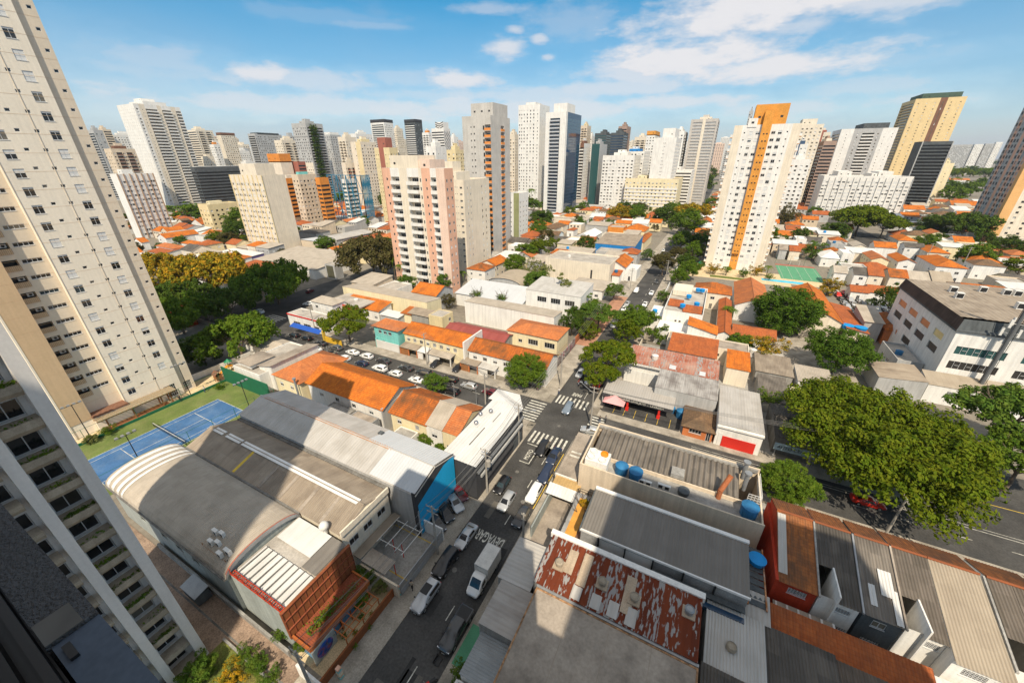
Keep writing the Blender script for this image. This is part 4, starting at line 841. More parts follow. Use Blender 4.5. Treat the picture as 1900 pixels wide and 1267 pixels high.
far('low yellow building with small windows left of the yellow slab', 366, 384, 442, 380, 290, 'yellow_wall', 'win', 'win', pent=[(.3, .6, .2, .6, 2.5, PY)], name='apartment_block', cat='apartment block')
bx = foot(943, 963, 983, 359, 30.3, depth=14)
tower('slim olive and white block below the concrete tower', (bx[0], bx[1], bx[2], bx[3], 29.5), {'s': [(0, .5, 0, *W_(1, .8, .9)), (.5, 1, 2, 'p')], 'e': [(0, 1, 0, *W_(3, 1.2, 1.1))]}, [WW, WD, 'olive_wall'], fh=3.0, z0=2, name='apartment_block', cat='apartment block')
def steel_frame():
 x0, x1, y0, y1, H = foot(606, 668, 684, 326, 0, 322); r = thing('steel_frame', 'blue steel lattice frame standing round the white office block', 'steel frame', ((x0+x1)/2, (y0+y1)/2, 0)); mb = MB()
 n = 7; zs = [0, H*.33, H*.66, H]
 for (ax, ay, bx_, by) in ((x0, y0, x1, y0), (x1, y0, x1, y1)):
  for i in range(n+1):
   p = Vector((ax+(bx_-ax)*i/n, ay+(by-ay)*i/n, 0)); mb.tube(p, p+Vector((0, 0, H)), .3, 4)
   if i < n:
    q = Vector((ax+(bx_-ax)*(i+1)/n, ay+(by-ay)*(i+1)/n, 0))
    for j, z in enumerate(zs):
     mb.tube(p+Vector((0, 0, z)), q+Vector((0, 0, z)), .28, 4)
     if j < 3: mb.tube(p+Vector((0, 0, z)), q+Vector((0, 0, zs[j+1])), .2, 4) if (i+j) % 2 else mb.tube(q+Vector((0, 0, z)), p+Vector((0, 0, zs[j+1])), .2, 4)
 mb.build('lattice', 'frame_blue', r)
mat('frame_blue', (.03, .20, .33), .6, .1, .5); steel_frame()
def zigzag():
 x0, x1, y0, y1, H = foot(800, 823, 835, 238, 0, 560); mb = MB(); n = 18
 for k in range(n):
  z = 4+k*(H-6)/n
  for i in range(6):
   ya, yb = y0+(y1-y0)*i/6, y0+(y1-y0)*(i+1)/6; s = 2.4 if i % 2 else -2.4
   mb.face([(x1+.05, ya, z+s), (x1+.05, yb, z-s), (x1+.05, yb, z-s+1.7), (x1+.05, ya, z+s+1.7)], 0)
 px0, px1 = x0+(x1-x0)*.3, x0+(x1-x0)*.95; yy = y0+(y1-y0)*.1-.05
 for k in range(3):
  z = H-.9+1.2+k*2.4; xm = (px0+px1)/2; mb.face([(px0, yy, z+1.4), (xm, yy, z-1), (xm, yy, z+.1), (px0, yy, z+2.5)], 0); mb.face([(xm, yy, z-1), (px1, yy, z+1.4), (px1, yy, z+2.5), (xm, yy, z+.1)], 0)
 mb.build('stripe', 'dark_wall', zz)
zigzag()
def veg_column():
 x0, x1, y0, y1, H = foot(540, 566, 598, 228, 0, 520); b = wloc(veg)
 for k in range(13):
  z = H-4-k*6; me = leaf_patch(1.2, 4.5, 5.5, 300, .9); me.materials.append(MATS[LD]); link('plants', me, veg, Vector((x1+1.6, y0+(y1-y0)*.35, z-3))-b)
veg_column()
for l, a, b, c, y, D, w in (('far white block on the horizon left of the slim cream tower', 392, 397, 404, 262, 900, WW), ('far pale block on the horizon right of the slim cream tower', 430, 438, 450, 270, 1000, CW), ('far grey block on the horizon left of the wide grey slab tower', 446, 453, 462, 276, 1100, GW), ('far white block peeping over the orange-framed hoarding', 500, 507, 516, 274, 900, WW), ('far cream block over the maroon box building', 556, 562, 570, 282, 800, CW), ('far pale block between grey tower and pale balcony tower', 618, 624, 632, 262, 950, WW), ('far white block right of the white ridged tower top', 676, 684, 694, 262, 900, WW), ('far yellow-white block between the banded towers', 738, 745, 754, 258, 900, CW), ('far white block left of the zigzag tower', 784, 790, 798, 266, 900, WW), ('far pinkish block left of the concrete tower', 842, 850, 860, 262, 900, 'pale_pink'), ('far white block between concrete tower and cream tower', 944, 950, 958, 268, 900, WW), ('far pale block right of the brown-yellow tower', 1090, 1096, 1106, 262, 900, WW), ('far cream block right of the brown office tower', 1168, 1174, 1184, 262, 800, CW), ('far white block behind the brown-fronted tower', 1186, 1194, 1206, 264, 900, WW), ('far white block left of the netted tower', 1270, 1276, 1286, 264, 800, WW), ('far cream block behind the maroon-striped tower', 1528, 1533, 1548, 262, 900, CW), ('far white block right of the maroon-striped tower', 1546, 1550, 1562, 270, 800, WW), ('wide white office block low behind the white pergola tower', 966, 992, 1000, 300, 620, WW), ('white block with window rows low behind the grey rounded block', 1120, 1146, 1156, 276, 640, WW), ('pale block low right of the tall white balcony tower', 372, 384, 396, 290, 560, CW), ('white block low right of the dark glass hall', 446, 456, 470, 300, 620, WW), ('cream block low behind the beige office block', 566, 580, 592, 302, 520, CW), ('white block low behind the orange office block', 592, 604, 616, 298, 560, WW)): far(l, a, b, c, y, D, w, 'win', 'win', pent=[(.3, .7, .2, .8, 3, w)])
def skyline_mass():
 mb = MB(); rr = random.Random(11); ms = (WW, CW, GW, 'tan_wall', 'pale_pink')
 for k in range(120):
  px = 150+k*14.2+rr.uniform(-6, 6); D = rr.uniform(850, 1900); yt = rr.uniform(250, 284)+(0 if px < 1500 else 10); d = ray(px, yt); P = CAM+d*(D/fwd(d)); w, dp = rr.uniform(16, 34), rr.uniform(16, 28); mi = rr.randrange(5); n = int(w/5)
  if 1740 < px: continue
  for f in 'sew':
   fr = frame_of(f, P.x-w/2, P.x+w/2, P.y, P.y+dp); n = int(fr[3]/5); facade(mb, fr, 0, P.z, [(fr[3]*(i+.2)/n, fr[3]*(i+.8)/n, z, z+1.6, .3, 5) for i in range(n) for z in range(4, int(P.z)-3, 4)], .3, mi)
  mb.face([(P.x-w/2, P.y, P.z), (P.x+w/2, P.y, P.z), (P.x+w/2, P.y+dp, P.z), (P.x-w/2, P.y+dp, P.z)], mi); mb.box(P.x-w*.2, P.x+w*.2, P.y+2, P.y+dp*.6, P.z, P.z+rr.uniform(2, 6), mi)
 mb.build('distant_skyline', list(ms)+[WD])['kind'] = 'stuff'
skyline_mass()
mat('asphalt_patch', (.04, .039, .038), .9, .2, .6, fine=.2); mat('asphalt_pale', (.125, .115, .10), .9, .2, .6, fine=.2)
# ---- ground, streets, kerbs, paint
def flat(name, x0, x1, y0, y1, z, m, kind=True):
 mb = MB(); mb.face([(x0, y0, z), (x1, y0, z), (x1, y1, z), (x0, y1, z)]); o = mb.build(name, m)
 return struct(o) if kind else o
g = MB(); n = 24
for i in range(n):
 for j in range(n):
  f = lambda k: math.copysign(abs((k-n/2)/(n/2))**2.2, k-n/2)*9000
  g.face([(f(i), f(j)+500, 0), (f(i+1), f(j)+500, 0), (f(i+1), f(j+1)+500, 0), (f(i), f(j+1)+500, 0)])
struct(g.build('ground', 'ground'))
flat('road', -25.6, -16.9, -80, 900, .012, 'asphalt');
mb = MB()
for x0, x1 in ((-420, -25.6), (-16.9, 420)): mb.face([(x0, 60.2, .012), (x1, 60.2, .012), (x1, 68.4, .012), (x0, 68.4, .012)])
struct(mb.build('cross_road', 'asphalt')); flat('side_street', -152, -132, 68.4, 400, .012, 'asphalt'); flat('road_fork', 36, 84, 68.4, 84, .012, 'asphalt'); flat('square', -260, -112, 68.4, 79, .016, 'asphalt'); flat('avenue', 84, 100, 84, 700, .012, 'asphalt')
def kerb(name, x0, x1, y0, y1): return struct(BX(x0, x1, y0, y1, 0, .14, 0, skip='b').build(name, 'pavement'))
kerb('pavement', -30.5, -24.4, -60, 30); kerb('pavement', -30.5, -25.0, 30, 44); kerb('pavement', -30.5, -25.6, 44, 58.0); kerb('pavement', -110, -27, 58.0, 60.2); kerb('pavement', -16.9, -13.6, -60, 58.2); kerb('pavement', -15.5, 60, 58.2, 60.2); kerb('pavement', -110, -27, 68.4, 71.6); kerb('pavement', -30.2, -25.6, 71.6, 330); kerb('pavement', -16.9, -13.2, 71.0, 330); kerb('pavement', -15.0, 36, 68.4, 71.4)
kerb('pavement', -320, -110, 58.6, 60.2); kerb('pavement', 60, 300, 57.8, 60.2)
def paint(name, quads, m=PT, z=.022):
 mb = MB()
 for (x0, x1, y0, y1) in quads: mb.face([(x0, y0, z), (x1, y0, z), (x1, y1, z), (x0, y1, z)])
 return struct(mb.build(name, m))
paint('zebra_crossing', [(x, x+.42, 54.3, 57.9) for x in (-24.9, -24.0, -23.0, -22.1, -21.1, -20.1, -19.1, -18.1)]); paint('zebra_crossing', [(x, x+.42, 69.2, 72.6) for x in (-25.0, -24.1, -23.2, -22.3, -21.3, -20.3, -19.3, -18.3)])
paint('zebra_crossing', [(-30.2, -26.2, y, y+.42) for y in (60.5, 61.4, 62.3, 63.3, 64.2, 65.2, 66.2, 67.2)]); paint('zebra_crossing', [(-15.9, -12.9, y, y+.42) for y in (60.6, 61.6, 62.6, 63.6, 64.6, 65.6, 66.6, 67.5)])
paint('lane_line', [(-19.86, -19.74, y, y+1.9) for y in (13.2, 20.3, 27.8, 35.4, 43.5, 49.6)]+[(-20.0, -19.88, y, y+2.2) for y in range(92, 300, 8)])
paint('lane_line', [(x, x+2, 64.15, 64.27) for x in range(-110, -34, 6)]+[(x, x+2, 64.0, 64.12) for x in range(4, 120, 6)])
paint('edge_line', [(4, 60, 66.6, 66.7), (4, 60, 67.2, 67.28)])
paint('moto_box', [(-23.9, -22.0, 48.6, 48.78), (-22.1, -21.92, 48.6, 52.2), (-22.1, -21.92, 53.0, 53.6), (-24.6, -22.0, 53.6, 53.78)])
paint('kerb_line', [(-17.25, -17.1, 40, 54)], 'paint_yellow', .02); paint('bay_line', [(40, 62, 74, 74.14), (40, 40.14, 70, 74)], 'paint_yellow'); paint('stop_line', [(-19.4, -19.28, 73.4, 76.2)])
paint('crosswalk_far', [(-136, -128, y, y+.5) for y in (69.5, 70.6, 71.7, 72.8, 73.9)])
def road_text(body, label, x, y, sx, sy, rz):
 c = bpy.data.curves.new('t', 'FONT'); c.body = body; c.size = 1; c.align_x = 'CENTER'; c.align_y = 'CENTER'; c.offset = .02
 t = bpy.data.objects.new('t', c); S.collection.objects.link(t); bpy.context.view_layer.update(); dg = bpy.context.evaluated_depsgraph_get(); me = bpy.data.meshes.new_from_object(t.evaluated_get(dg)); bpy.data.objects.remove(t); me.materials.clear(); me.materials.append(MATS[PT])
 o = link('road_lettering', me, None, (x, y, .024), rz); o.scale = (sx, sy, 1); tag(o, label, 'road marking'); return o
rp = random.Random(3)
for i in range(16): x, y = rp.uniform(-25, -18.4), rp.uniform(8, 58) if i < 11 else rp.uniform(72, 90); w, l = rp.uniform(.5, 1.6), rp.uniform(.8, 5); paint('road_patch', [(x, min(x+w, -17), y, y+l)], 'asphalt_patch' if i % 3 else 'asphalt_pale', .016)
for i, (x, y) in enumerate(((-22.5, 26), (-19.2, 40.5), (-21, 61.5), (-23, 46), (-60, 62), (-18.4, 18), (12, 63), (-85, 66))): struct(MB().lathe(x, y, [(.36, .02), (.36, .026), (0, .027)], 14).build('manhole_cover', 'concrete_dark'))
road_text('DEVAGAR', 'white letters DEVAGAR painted upside down across the near street', -20.6, 32.3, .98, 2.4, R(180))
road_text('PARE', 'white letters PARE painted on the street beyond the far zebra crossing', -21.3, 74.3, 1.0, 1.9, R(180))
road_text('MOTO', 'white letters MOTO painted beside the near zebra crossing', -23.0, 50.9, .95, 1.2, R(90))
def sign_text(body, parent, p, rz, size, m, up=True, sx=1, name='lettering'):
 c = bpy.data.curves.new('t', 'FONT'); c.body = body; c.size = size; c.align_x = 'CENTER'; c.align_y = 'CENTER'; c.extrude = .01; c.offset = .01*size
 t = bpy.data.objects.new('t', c); S.collection.objects.link(t); bpy.context.view_layer.update(); dg = bpy.context.evaluated_depsgraph_get(); me = bpy.data.meshes.new_from_object(t.evaluated_get(dg)); bpy.data.objects.remove(t); me.materials.clear(); me.materials.append(MATS[m])
 o = link(name, me, parent, Vector(p)-(wloc(parent) if parent else Vector((0, 0, 0)))); o.rotation_euler = (R(90) if up else 0, 0, rz); o.scale = (sx, 1, 1); return o
# the tennis court
flat('court_surround', -102.2, -81.0, 2.0, 40.3, .03, 'court_green'); flat('tennis_court', -95.52, -84.55, 10.92, 34.69, .045, 'court_blue')
cx, cy = -90.03, 22.8; wd = .05; q = []
for sx in (-5.485, 5.485, -4.115, 4.115): q.append((cx+sx-wd, cx+sx+wd, cy-11.885, cy+11.885))
for sy in (-11.885, 11.885): q.append((cx-5.41, cx+5.41, cy+sy-wd, cy+sy+wd))
q = [q[0], q[1], (q[2][0], q[2][1], cy-11.8, cy+11.8), (q[3][0], q[3][1], cy-11.8, cy+11.8)]+q[4:]+[(cx-4.04, cx+4.04, cy+s-wd, cy+s+wd) for s in (-6.4, 6.4)]+[(cx-wd, cx+wd, cy-6.33, cy+6.33)]
paint('court_line', q, PT, .058)
net = thing('tennis_net', 'black tennis net with white band across the blue court', 'tennis net', (cx, cy, 0)); mb = MB()
for i in range(26): mb.box(cx-6.2+i*.5-.012, cx-6.2+i*.5+.012, cy-.01, cy+.01, .05, 1.0)
for z in (.1, .25, .4, .55, .7, .85): mb.box(cx-6.3, cx+6.3, cy-.009, cy+.009, z, z+.03)
mb.build('mesh', BK, net); BX(cx-6.3, cx+6.3, cy-.03, cy+.03, .93, 1.08).build('band', PT, net)
for s in (-6.4, 6.4): MB().tube((cx+s, cy, 0), (cx+s, cy, 1.12), .05, 8).build('post', BK, net)
tag(BX(-102.5, -84.0, 40.2, 40.4, 0, 4.2).build('court_wall', 'fence_green'), 'dark green practice wall closing the far end of the tennis court', 'wall')
tag(BX(-102.4, -102.1, 2, 40.19, 0, .55).build('kerb_wall', 'fence_green'), 'low green kerb wall along the garden side of the tennis court', 'wall')
def mesh_fence(label, pts, h, step=4.0, m='fence_green'):
 r = thing('wire_fence', label, 'fence', (*pts[0], 0));
 for (ax, ay), (bx_, by) in zip(pts, pts[1:]):
  L_ = math.hypot(bx_-ax, by-ay); k = max(1, int(L_/step))
  for i in range(k+1):
   x, y = ax+(bx_-ax)*i/k, ay+(by-ay)*i/k; MB().tube((x, y, 0), (x, y, h), .045, 6).build('post', m, r)
  rl = MB()
  for z in (h, h*.5): rl.tube((ax, ay, z-.03), (bx_, by, z-.03), .03, 5)
  rl.build('rail', m, r)
 return r
mesh_fence('tall thin green wire fence between tennis court and warehouses', [(-81.5, 6), (-81.5, 40)], 4.0); mesh_fence('thin wire fence on the garden side of the court', [(-102.2, 6), (-102.2, 39)], 3.2, 8)
def floodlight(x, y, lab, dx):
 r = thing('floodlight', lab, 'floodlight', (x, y, 0)); MB().tube((x, y, 0), (x, y, 8.5), .09, 7, r2=.06).build('mast', BK, r); mb = MB(); mb.box(x-.05, x+.05, y-1.5, y+1.5, 8.4, 8.5)
 mb.build('crossbar', BK, r)
 for k in range(4): BX(x-.25, x+.25, y-1.4+k*.8, y-1.0+k*.8, 8.5, 8.75).build('lamp', 'steel', r)
for x, y, lab in ((-81.8, 15.6, 'black floodlight mast on the warehouse side, near end of court'), (-81.8, 34.5, 'black floodlight mast on the warehouse side, far end of court'), (-102.3, 15.0, 'black floodlight mast beside the tan pilaster'), (-102.3, 32.5, 'black floodlight mast near the grid windows of the cream tower')): floodlight(x, y, lab, 1)
flat('terrace', -109, -102.45, 5, 52, .035, 'sand')
pg = thing('pergola', 'rust-brown timber pergola with glass roof between tower and tennis court', 'pergola', (-103.8, 23.5, 0));
for y in (18.2, 22.5, 27.5, 29.2):
 for x in (-104.6, -102.9): BX(x-.12, x+.12, y-.12, y+.12, 0, 2.9).build('post', 'wood', pg)
mb = MB()
for x in (-105.2, -104, -102.5): mb.box(x-.08, x+.08, 16.8, 30.4, 2.9, 3.1)
for k in range(18): y = 16.9+k*.79; mb.box(-105.5, -102.2, y-.05, y+.05, 3.1, 3.24)
mb.build('roof_frame', 'wood', pg); m_, N_, L_, P_ = nodemat('pergola_glass'); P_.inputs['Base Color'].default_value = (.55, .45, .3, 1); P_.inputs['Alpha'].default_value = .35; P_.inputs['Roughness'].default_value = .2
BX(-105.5, -102.2, 16.8, 30.4, 3.245, 3.26).build('pane', 'pergola_glass', pg)
BX(-104.4, -102.9, 17.5, 28.5, .3, .5).build('bench', 'wood', pg)
# planters, plants, playground by the tower
mat('brick_red', (.36, .12, .05), .9, .2, .8, fine=.2)
tag(BX(-102.95, -102.5, 17, 24, 0, .5).build('planter_box', 'brick_red'), 'long low red brick planter box under the pergola', 'planter')
pgd = thing('playground_slide', 'orange and green playground slide by the foot of the cream tower', SD, (-106.5, 42, 0)); mb = MB(); mb.sheet((-106.9, 41.0, .4), (.9, 0, 0), (0, 2.2, 1.4)); mb.build('chute', 'plastic_orange', pgd); BX(-107.1, -105.8, 43.2, 44.4, 1.6, 1.8).build('deck', 'plastic_orange', pgd); MB().lathe(-106.45, 43.8, [(1.0, 2.9), (0, 3.7)], 6).build('roof', 'plastic_green', pgd)
for dx, dy in ((-.6, 0), (.6, 0), (-.6, 1.1), (.6, 1.1)): MB().tube((-106.45+dx, 43.25+dy, 0), (-106.45+dx, 43.25+dy, 2.9), .06, 6).build('post', 'plastic_green', pgd)
hut = thing('play_house', 'small wooden play house on the sand by the cream tower', 'play house', (-103.8, 39.5, 0)); BX(-104.5, -103.1, 38.8, 40.2, .8, 1.8).build('body', 'wood', hut); mb = MB(); roof_shape(mb, 'gx', -104.6, -103, 38.7, 40.3, 2.2, .7, .15); mb.build('roof', BW, hut)
for dx in (-.6, .6):
 for dy in (-.6, .6): BX(-103.8+dx-.06, -103.8+dx+.06, 39.5+dy-.06, 39.5+dy+.06, 0, 2.2).build('post', 'wood', hut)
tag(BX(-110, -109.8, 35.4, 60, 0, 1.6).build('garden_wall', WW), 'long low white garden wall behind the playground', 'wall')
# ------------------------------------------------------------------ block west of the near street
def barrel_hall():
 x0, x1, y0, y1, z = -73.2, -42.6, 9.8, 19.0, 6.6
 r = lowrise('big grey barrel-roofed hall with white end bands, beside the tennis court', x0, x1, y0, y1, z, 'barrel_x', 'fibro', 'greenish_grey', rise=1.9, name='warehouse', wins=[('s', 14, 3.2, 1.6, 1.0, 'dark'), ('s', 18, 3.2, 1.6, 1.0, 'dark'), ('s', 22, 3.2, 1.6, 1.0, 'dark'), ('s', 8, 3.2, 1.6, 1.0, 'dark')], ov=.25)
 for k, x in enumerate((-72.9, -71.4, -69.8, -68.4)):
  mb = MB(); roof_shape(mb, 'barrel_x', x, x+(.75, .8, .75, .5)[k], y0-.25, y1+.25, z+.13, 1.9, .0); mb.build('white_band', WR, r)
 for k, y in enumerate((y0-.3, y1+.3)): BX(x0-.3, x1+.2, y-.15, y+.15, z-.12, z+.1).build('gutter', 'concrete_dark', r)
 n = 14; mb = MB()
 for k in range(n):
  c = [(14.4-math.cos(math.pi*(k+i)/n)*4.75, z+.16+1.92*math.sin(math.pi*(k+i)/n)**.9) for i in (0, 1)]
  mb.face([(x1+.3, c[0][0], c[0][1]-.5), (x1+.3, c[1][0], c[1][1]-.5), (x1+.3, c[1][0], c[1][1]+.12), (x1+.3, c[0][0], c[0][1]+.12)], 0); mb.face([(x1+.3, c[0][0], c[0][1]+.12), (x1+.3, c[1][0], c[1][1]+.12), (x1+.1, c[1][0], c[1][1]+.12), (x1+.1, c[0][0], c[0][1]+.12)], 1)
 mb.build('gable_trim', ['steel', 'maroon_wall'], r)
 return r
barrel_hall()
ac = thing('air_conditioner_rack', 'steel rack of white air conditioners on the barrel roof edge', 'air conditioner rack', (-45.5, 11.4, 7.6)); mb = MB()
for k in range(9): mb.tube((-48.4+k*.62, 10.4, 7.75), (-48.4+k*.62, 12.6, 8.15), .035, 4)
for k in range(5): mb.tube((-48.6, 10.5+k*.5, 7.8+k*.09), (-43.3, 10.5+k*.5, 7.8+k*.09), .035, 4)
for x in (-48.4, -43.5):
 for y in (10.5, 12.5): mb.tube((x, y, 7.0), (x, y, 8.2), .04, 4)
mb.build('frame', 'wood', ac)
for x, y, z, w in ((-48.0, 12.0, 8.25, .9), (-46.9, 12.2, 8.25, .8), (-47.2, 11.0, 8.05, .8), (-46.2, 11.3, 8.1, .8), (-44.0, 11.2, 8.05, 1.1), (-44.6, 10.6, 7.95, .8)):
 u = BX(x-w/2, x+w/2, y-.2, y+.2, z, z+.75).build('unit', PW, ac); MB().tube((x+.1, y-.205, z+.38), (x+.1, y-.215, z+.38), .27, 12).build('fan', BK, u)
def hose(pts, label, r=.05, m=BK, name='hose', cat='hose'):
 mb = MB(); P = [Vector(p) for p in pts]; out = []
 for i in range(len(P)-1):
  a, b, c, d = P[max(i-1, 0)], P[i], P[i+1], P[min(i+2, len(P)-1)]
  for k in range(6):
   t = k/6; out.append(.5*((2*b)+(c-a)*t+(2*a-5*b+4*c-d)*t*t+(3*b-a-3*c+d)*t**3))
 out.append(P[-1])
 for a, b in zip(out, out[1:]): mb.tube(a, b, r, 5, caps=False)
 return tag(mb.build(name, m), label, cat)
hose([(-58, 9.9, 6.9), (-55, 10.3, 7.2), (-52, 10.4, 7.3), (-48.2, 11.6, 8.2)], 'black pipe looping along the barrel roof edge to the air conditioner rack'); hose([(-43.4, 10.7, 8), (-43.0, 10.2, 7.3), (-42.6, 10.3, 7.2)], 'short black pipe from rack to the white flat roof')
# white flat roof hall with the rust screen
r = thing('restaurant_hall', 'grey restaurant hall with white striped flat roof behind a rust-coloured screen', 'building', (-37.5, 14.4, 0)); mb = MB(); mb.box(-42.4, -33.0, 10.1, 18.9, 0, 6.9, 0, skip='t'); mb.build('wall', 'greenish_grey', r)
rb = MB(); rb.sheet((-42.0, 10.6, 7.0), (8.8, 0, 0), (0, 3.6, .1), .9, .03, 1); rb.sheet((-42.0, 15.6, 7.12), (6.3, 0, 0), (0, 3.2, .08), 0, 0, 1); rb.face([(-42.4, 10.1, 6.93), (-33, 10.1, 6.93), (-33, 18.9, 6.93), (-42.4, 18.9, 6.93)], 0); rb.sheet((-35.6, 14.4, 7.14), (2.4, 0, 0), (0, 4.4, .06), .9, .03, 2); rb.build('roof', [FR, MW, 'metal_grey'], r)
mb = MB()
for k in range(9): mb.box(-41.6+k*.98, -41.5+k*.98, 10.6, 14.2, 7.05, 7.22)
mb.build('roof_rib', 'concrete_dark', r)
sc = MB(); sc.box(-32.99, -32.75, 9.9, 19.0, 2.6, 7.25, 0)
for k in range(14): sc.box(-32.75, -32.69, 9.95+k*.69, 10.0+k*.69, 2.6, 7.27, 1)
for z in (4.2, 5.8, 7.2): sc.box(-32.75, -32.62, 9.95, 18.98, z-.05, z+.05, 1)
sc.build('screen', ['rust_screen', 'rust_deck'], r)
mb = MB()
for k in range(26): mb.box(-42.0+k*.36, -41.92+k*.36, 10.05, 10.55, 7.25, 7.33)
for y in (10.07, 10.53): mb.box(-42.2, -33, y-.04, y+.04, 7.15, 7.25)
for k in range(8): mb.box(-42+k*1.25, -41.9+k*1.25, 10.04, 10.12, 7.0, 8.1)
mb.build('cable_tray', 'red_wall', r)
ve = thing('roof_vent', 'white ball-headed roof ventilator at the edge between hall roofs', 'roof vent', (-37, 19.0, 7)); MB().lathe(-37, 18.9, [(.28, 7.0), (.28, 7.9), (.55, 8.0), (.6, 8.4), (.35, 8.8), (0, 8.85)], 14).build('head', PW, ve, smooth=True)
dk = thing('garden_pavilion', 'low pavilion with rust-red slatted roof and orange edge in front of the rust screen', 'pavilion', (-31, 14, 0)); mb = MB()
mb.box(-32.55, -29.9, 10.2, 18.2, 2.75, 3.0, 0)
for k in range(32): mb.box(-32.5, -29.95, 10.4+k*.24, 10.5+k*.24, 3.0, 3.05, 0)
mb.build('roof', 'rust_deck', dk); mb = MB(); mb.box(-32.6, -29.75, 10.0, 10.19, 2.6, 3.25); mb.box(-29.89, -29.7, 10.2, 18.2, 2.6, 3.25); mb.box(-32.6, -29.75, 18.21, 18.4, 2.6, 3.25); mb.build('edge', OR, dk) if mat(OR, (.42, .12, .03), .8, .12, .5) else 0
for y in (10.4, 14, 18): BX(-30.1, -29.9, y-.1, y+.1, 0, 2.6).build('post', OR, dk)
BX(-32.5, -30.2, 10.3, 18.1, 0, 2.5, skip='t').build('wall', 'blue_mural', dk) if mat('blue_mural', (.12, .24, .36), .8, .3, .8, fine=.3) else 0
mg = thing('mural_wall', 'pale garden wall with a blue and red face in profile painted in an oval', 'mural', (-29.6, 10.9, 0)); BX(-29.69, -29.55, 10.0, 12.8, 0, 2.6).build('panel', 'greenish_grey', mg); MB().tube((-29.55, 11.4, 1.4), (-29.53, 11.4, 1.4), 1.0, 22).build('painting', 'mural_blue', mg) if mat('mural_blue', (.02, .10, .38), .7, .5, 1.2, fine=.4, col2=(.5, .10, .04), amt2=.9, sc2=1.6) else 0
flat('garden_ground', -32.5, -27.5, 9.6, 20.4, .15, 'sand');
tr = thing('garden_trellis', 'rust-coloured steel trellis grid over the small restaurant garden', 'trellis', (-28.4, 15, 0)); mb = MB()
for k in range(6): mb.box(-29.9, -27.6, 12.8+k*.95, 12.88+k*.95, 2.3, 2.38)
for k in range(4): mb.box(-29.8+k*.7, -29.72+k*.7, 12.7, 17.7, 2.22, 2.295)
mb.build('grid', OR, tr)
for x in (-29.8, -27.7):
 for y in (12.8, 15.2, 17.6): BX(x-.05, x+.05, y-.05, y+.05, 0, 2.2).build('post', OR, tr)
tag(BX(-27.5, -27.3, 8.0, 19.6, 0, 1.5).build('garden_fence', 'rust_screen'), 'long rust-orange fence wall between restaurant garden and street', 'fence')
tag(BX(-30.5, -26.5, 8.6, 8.85, 0, 2.2).build('garden_wall', WW), 'short white wall at the near corner of the restaurant garden', 'wall')
tag(BX(-33, -26.6, 19.7, 19.95, 0, 2.4).build('garden_wall', 'tan_wall'), 'tan wall between the restaurant garden and the car park', 'wall')
tag(BX(-62, -33.1, 9.2, 9.45, 0, 1.1).build('drive_wall', CO), 'long low concrete wall along the foot of the barrel hall', 'wall')
flat('driveway', -82, -30.6, 2.0, 9.2, .06, 'drive_paving'); flat('lawn', -41.5, -31, -6, 6.7, .10, 'grass'); flat('gutter_strip', -75, -31, 7.2, 7.4, .066, 'concrete_dark')
tag(BX(-41.5, -30.8, 6.71, 6.95, 0, .35).build('kerb_wall', CO), 'low stone edging between lawn and driveway', 'kerb')
sk = thing('waste_skip', 'dark grey waste container under the wall of the barrel hall', 'container', (-49.5, 8.2, 0)); BX(-51.3, -48.0, 7.5, 9.0, .2, 1.7).build('body', SL, sk); mb = MB(); roof_shape(mb, 'sy-', -51.3, -48, 7.5, 9.0, 1.75, .4, .1); mb.build('lid', 'steel', sk)
# grey gabled hall with end wall
r = lowrise('grey corrugated gabled hall with a skylight strip and cream end wall', -71, -34.6, 19.3, 27.4, 7.4, 'gx', FB, CW, rise=1.3, name='warehouse', wins=[('e', 1.6, 4.3, 1.5, 1.2, SD), ('e', 4.0, 4.3, 1.5, 1.2, SD), ('e', 6.5, 4.3, 1.5, 1.2, SD)], ov=.1)
BX(-34.59, -34.35, 19.2, 27.5, 7.2, 8.1).build('parapet', CW, r); mb = MB()
for a, b in ((-69.5, -66.8), (-65.9, -62.0), (-61.5, -35.5)): mb.box(a, b, 22.9, 23.8, 8.78, 8.86)
mb.build('skylight', WR, r); mb = MB()
for x, m in ((-58.4, 1), (-52.0, 0), (-47.5, 0), (-43, 0), (-38.9, 0)): mb.sheet((x, 19.4, 7.53), (.55, 0, 0), (0, 3.8, 1.22), 0, 0, m)
mb.build('roof_strip', ['tan_roof', 'paint_yellow'], r)
BX(-71, -34.8, 27.42, 27.95, 7.0, 7.62).build('gutter', 'concrete_dark', r); BX(-71, -42.4, 18.98, 19.28, 6.9, 7.45).build('gutter', 'concrete_dark', r)
r = lowrise('long white metal gabled hall with a rusty ridge and blue street front', -71, -29.8, 28.0, 37.0, 8.3, 'gx', MR, GW, rise=1.35, name='warehouse', wins=[], ov=.15)
BX(-69.8, -38, 32.3, 32.75, 9.68, 9.74).build('ridge_cap', 'rust_ridge', r) if mat('rust_ridge', (.44, .17, .05), .9, .4, .6, fine=.3, col2=(.45, .4, .36), amt2=.8, sc2=.8) else 0
mb = MB(); mb.sheet((-38.5, 28.0, 8.45), (8.6, 0, 0), (0, 4.4, 1.31), .5, .02); mb.sheet((-43, 36.9, 8.5), (13, 0, 0), (0, -4.3, 1.27), .5, .02); mb.build('new_sheets', 'metal_new', r)
mb = MB(); mb.face([(-29.78, 27.9, 5.2), (-29.78, 37.1, 5.2), (-29.78, 37.1, 8.6), (-29.78, 32.5, 9.9), (-29.78, 27.9, 8.6)]); mb.box(-30.4, -29.79, 27.85, 27.99, 0, 8.6); mb.build('black_front', 'dark_wall', r)
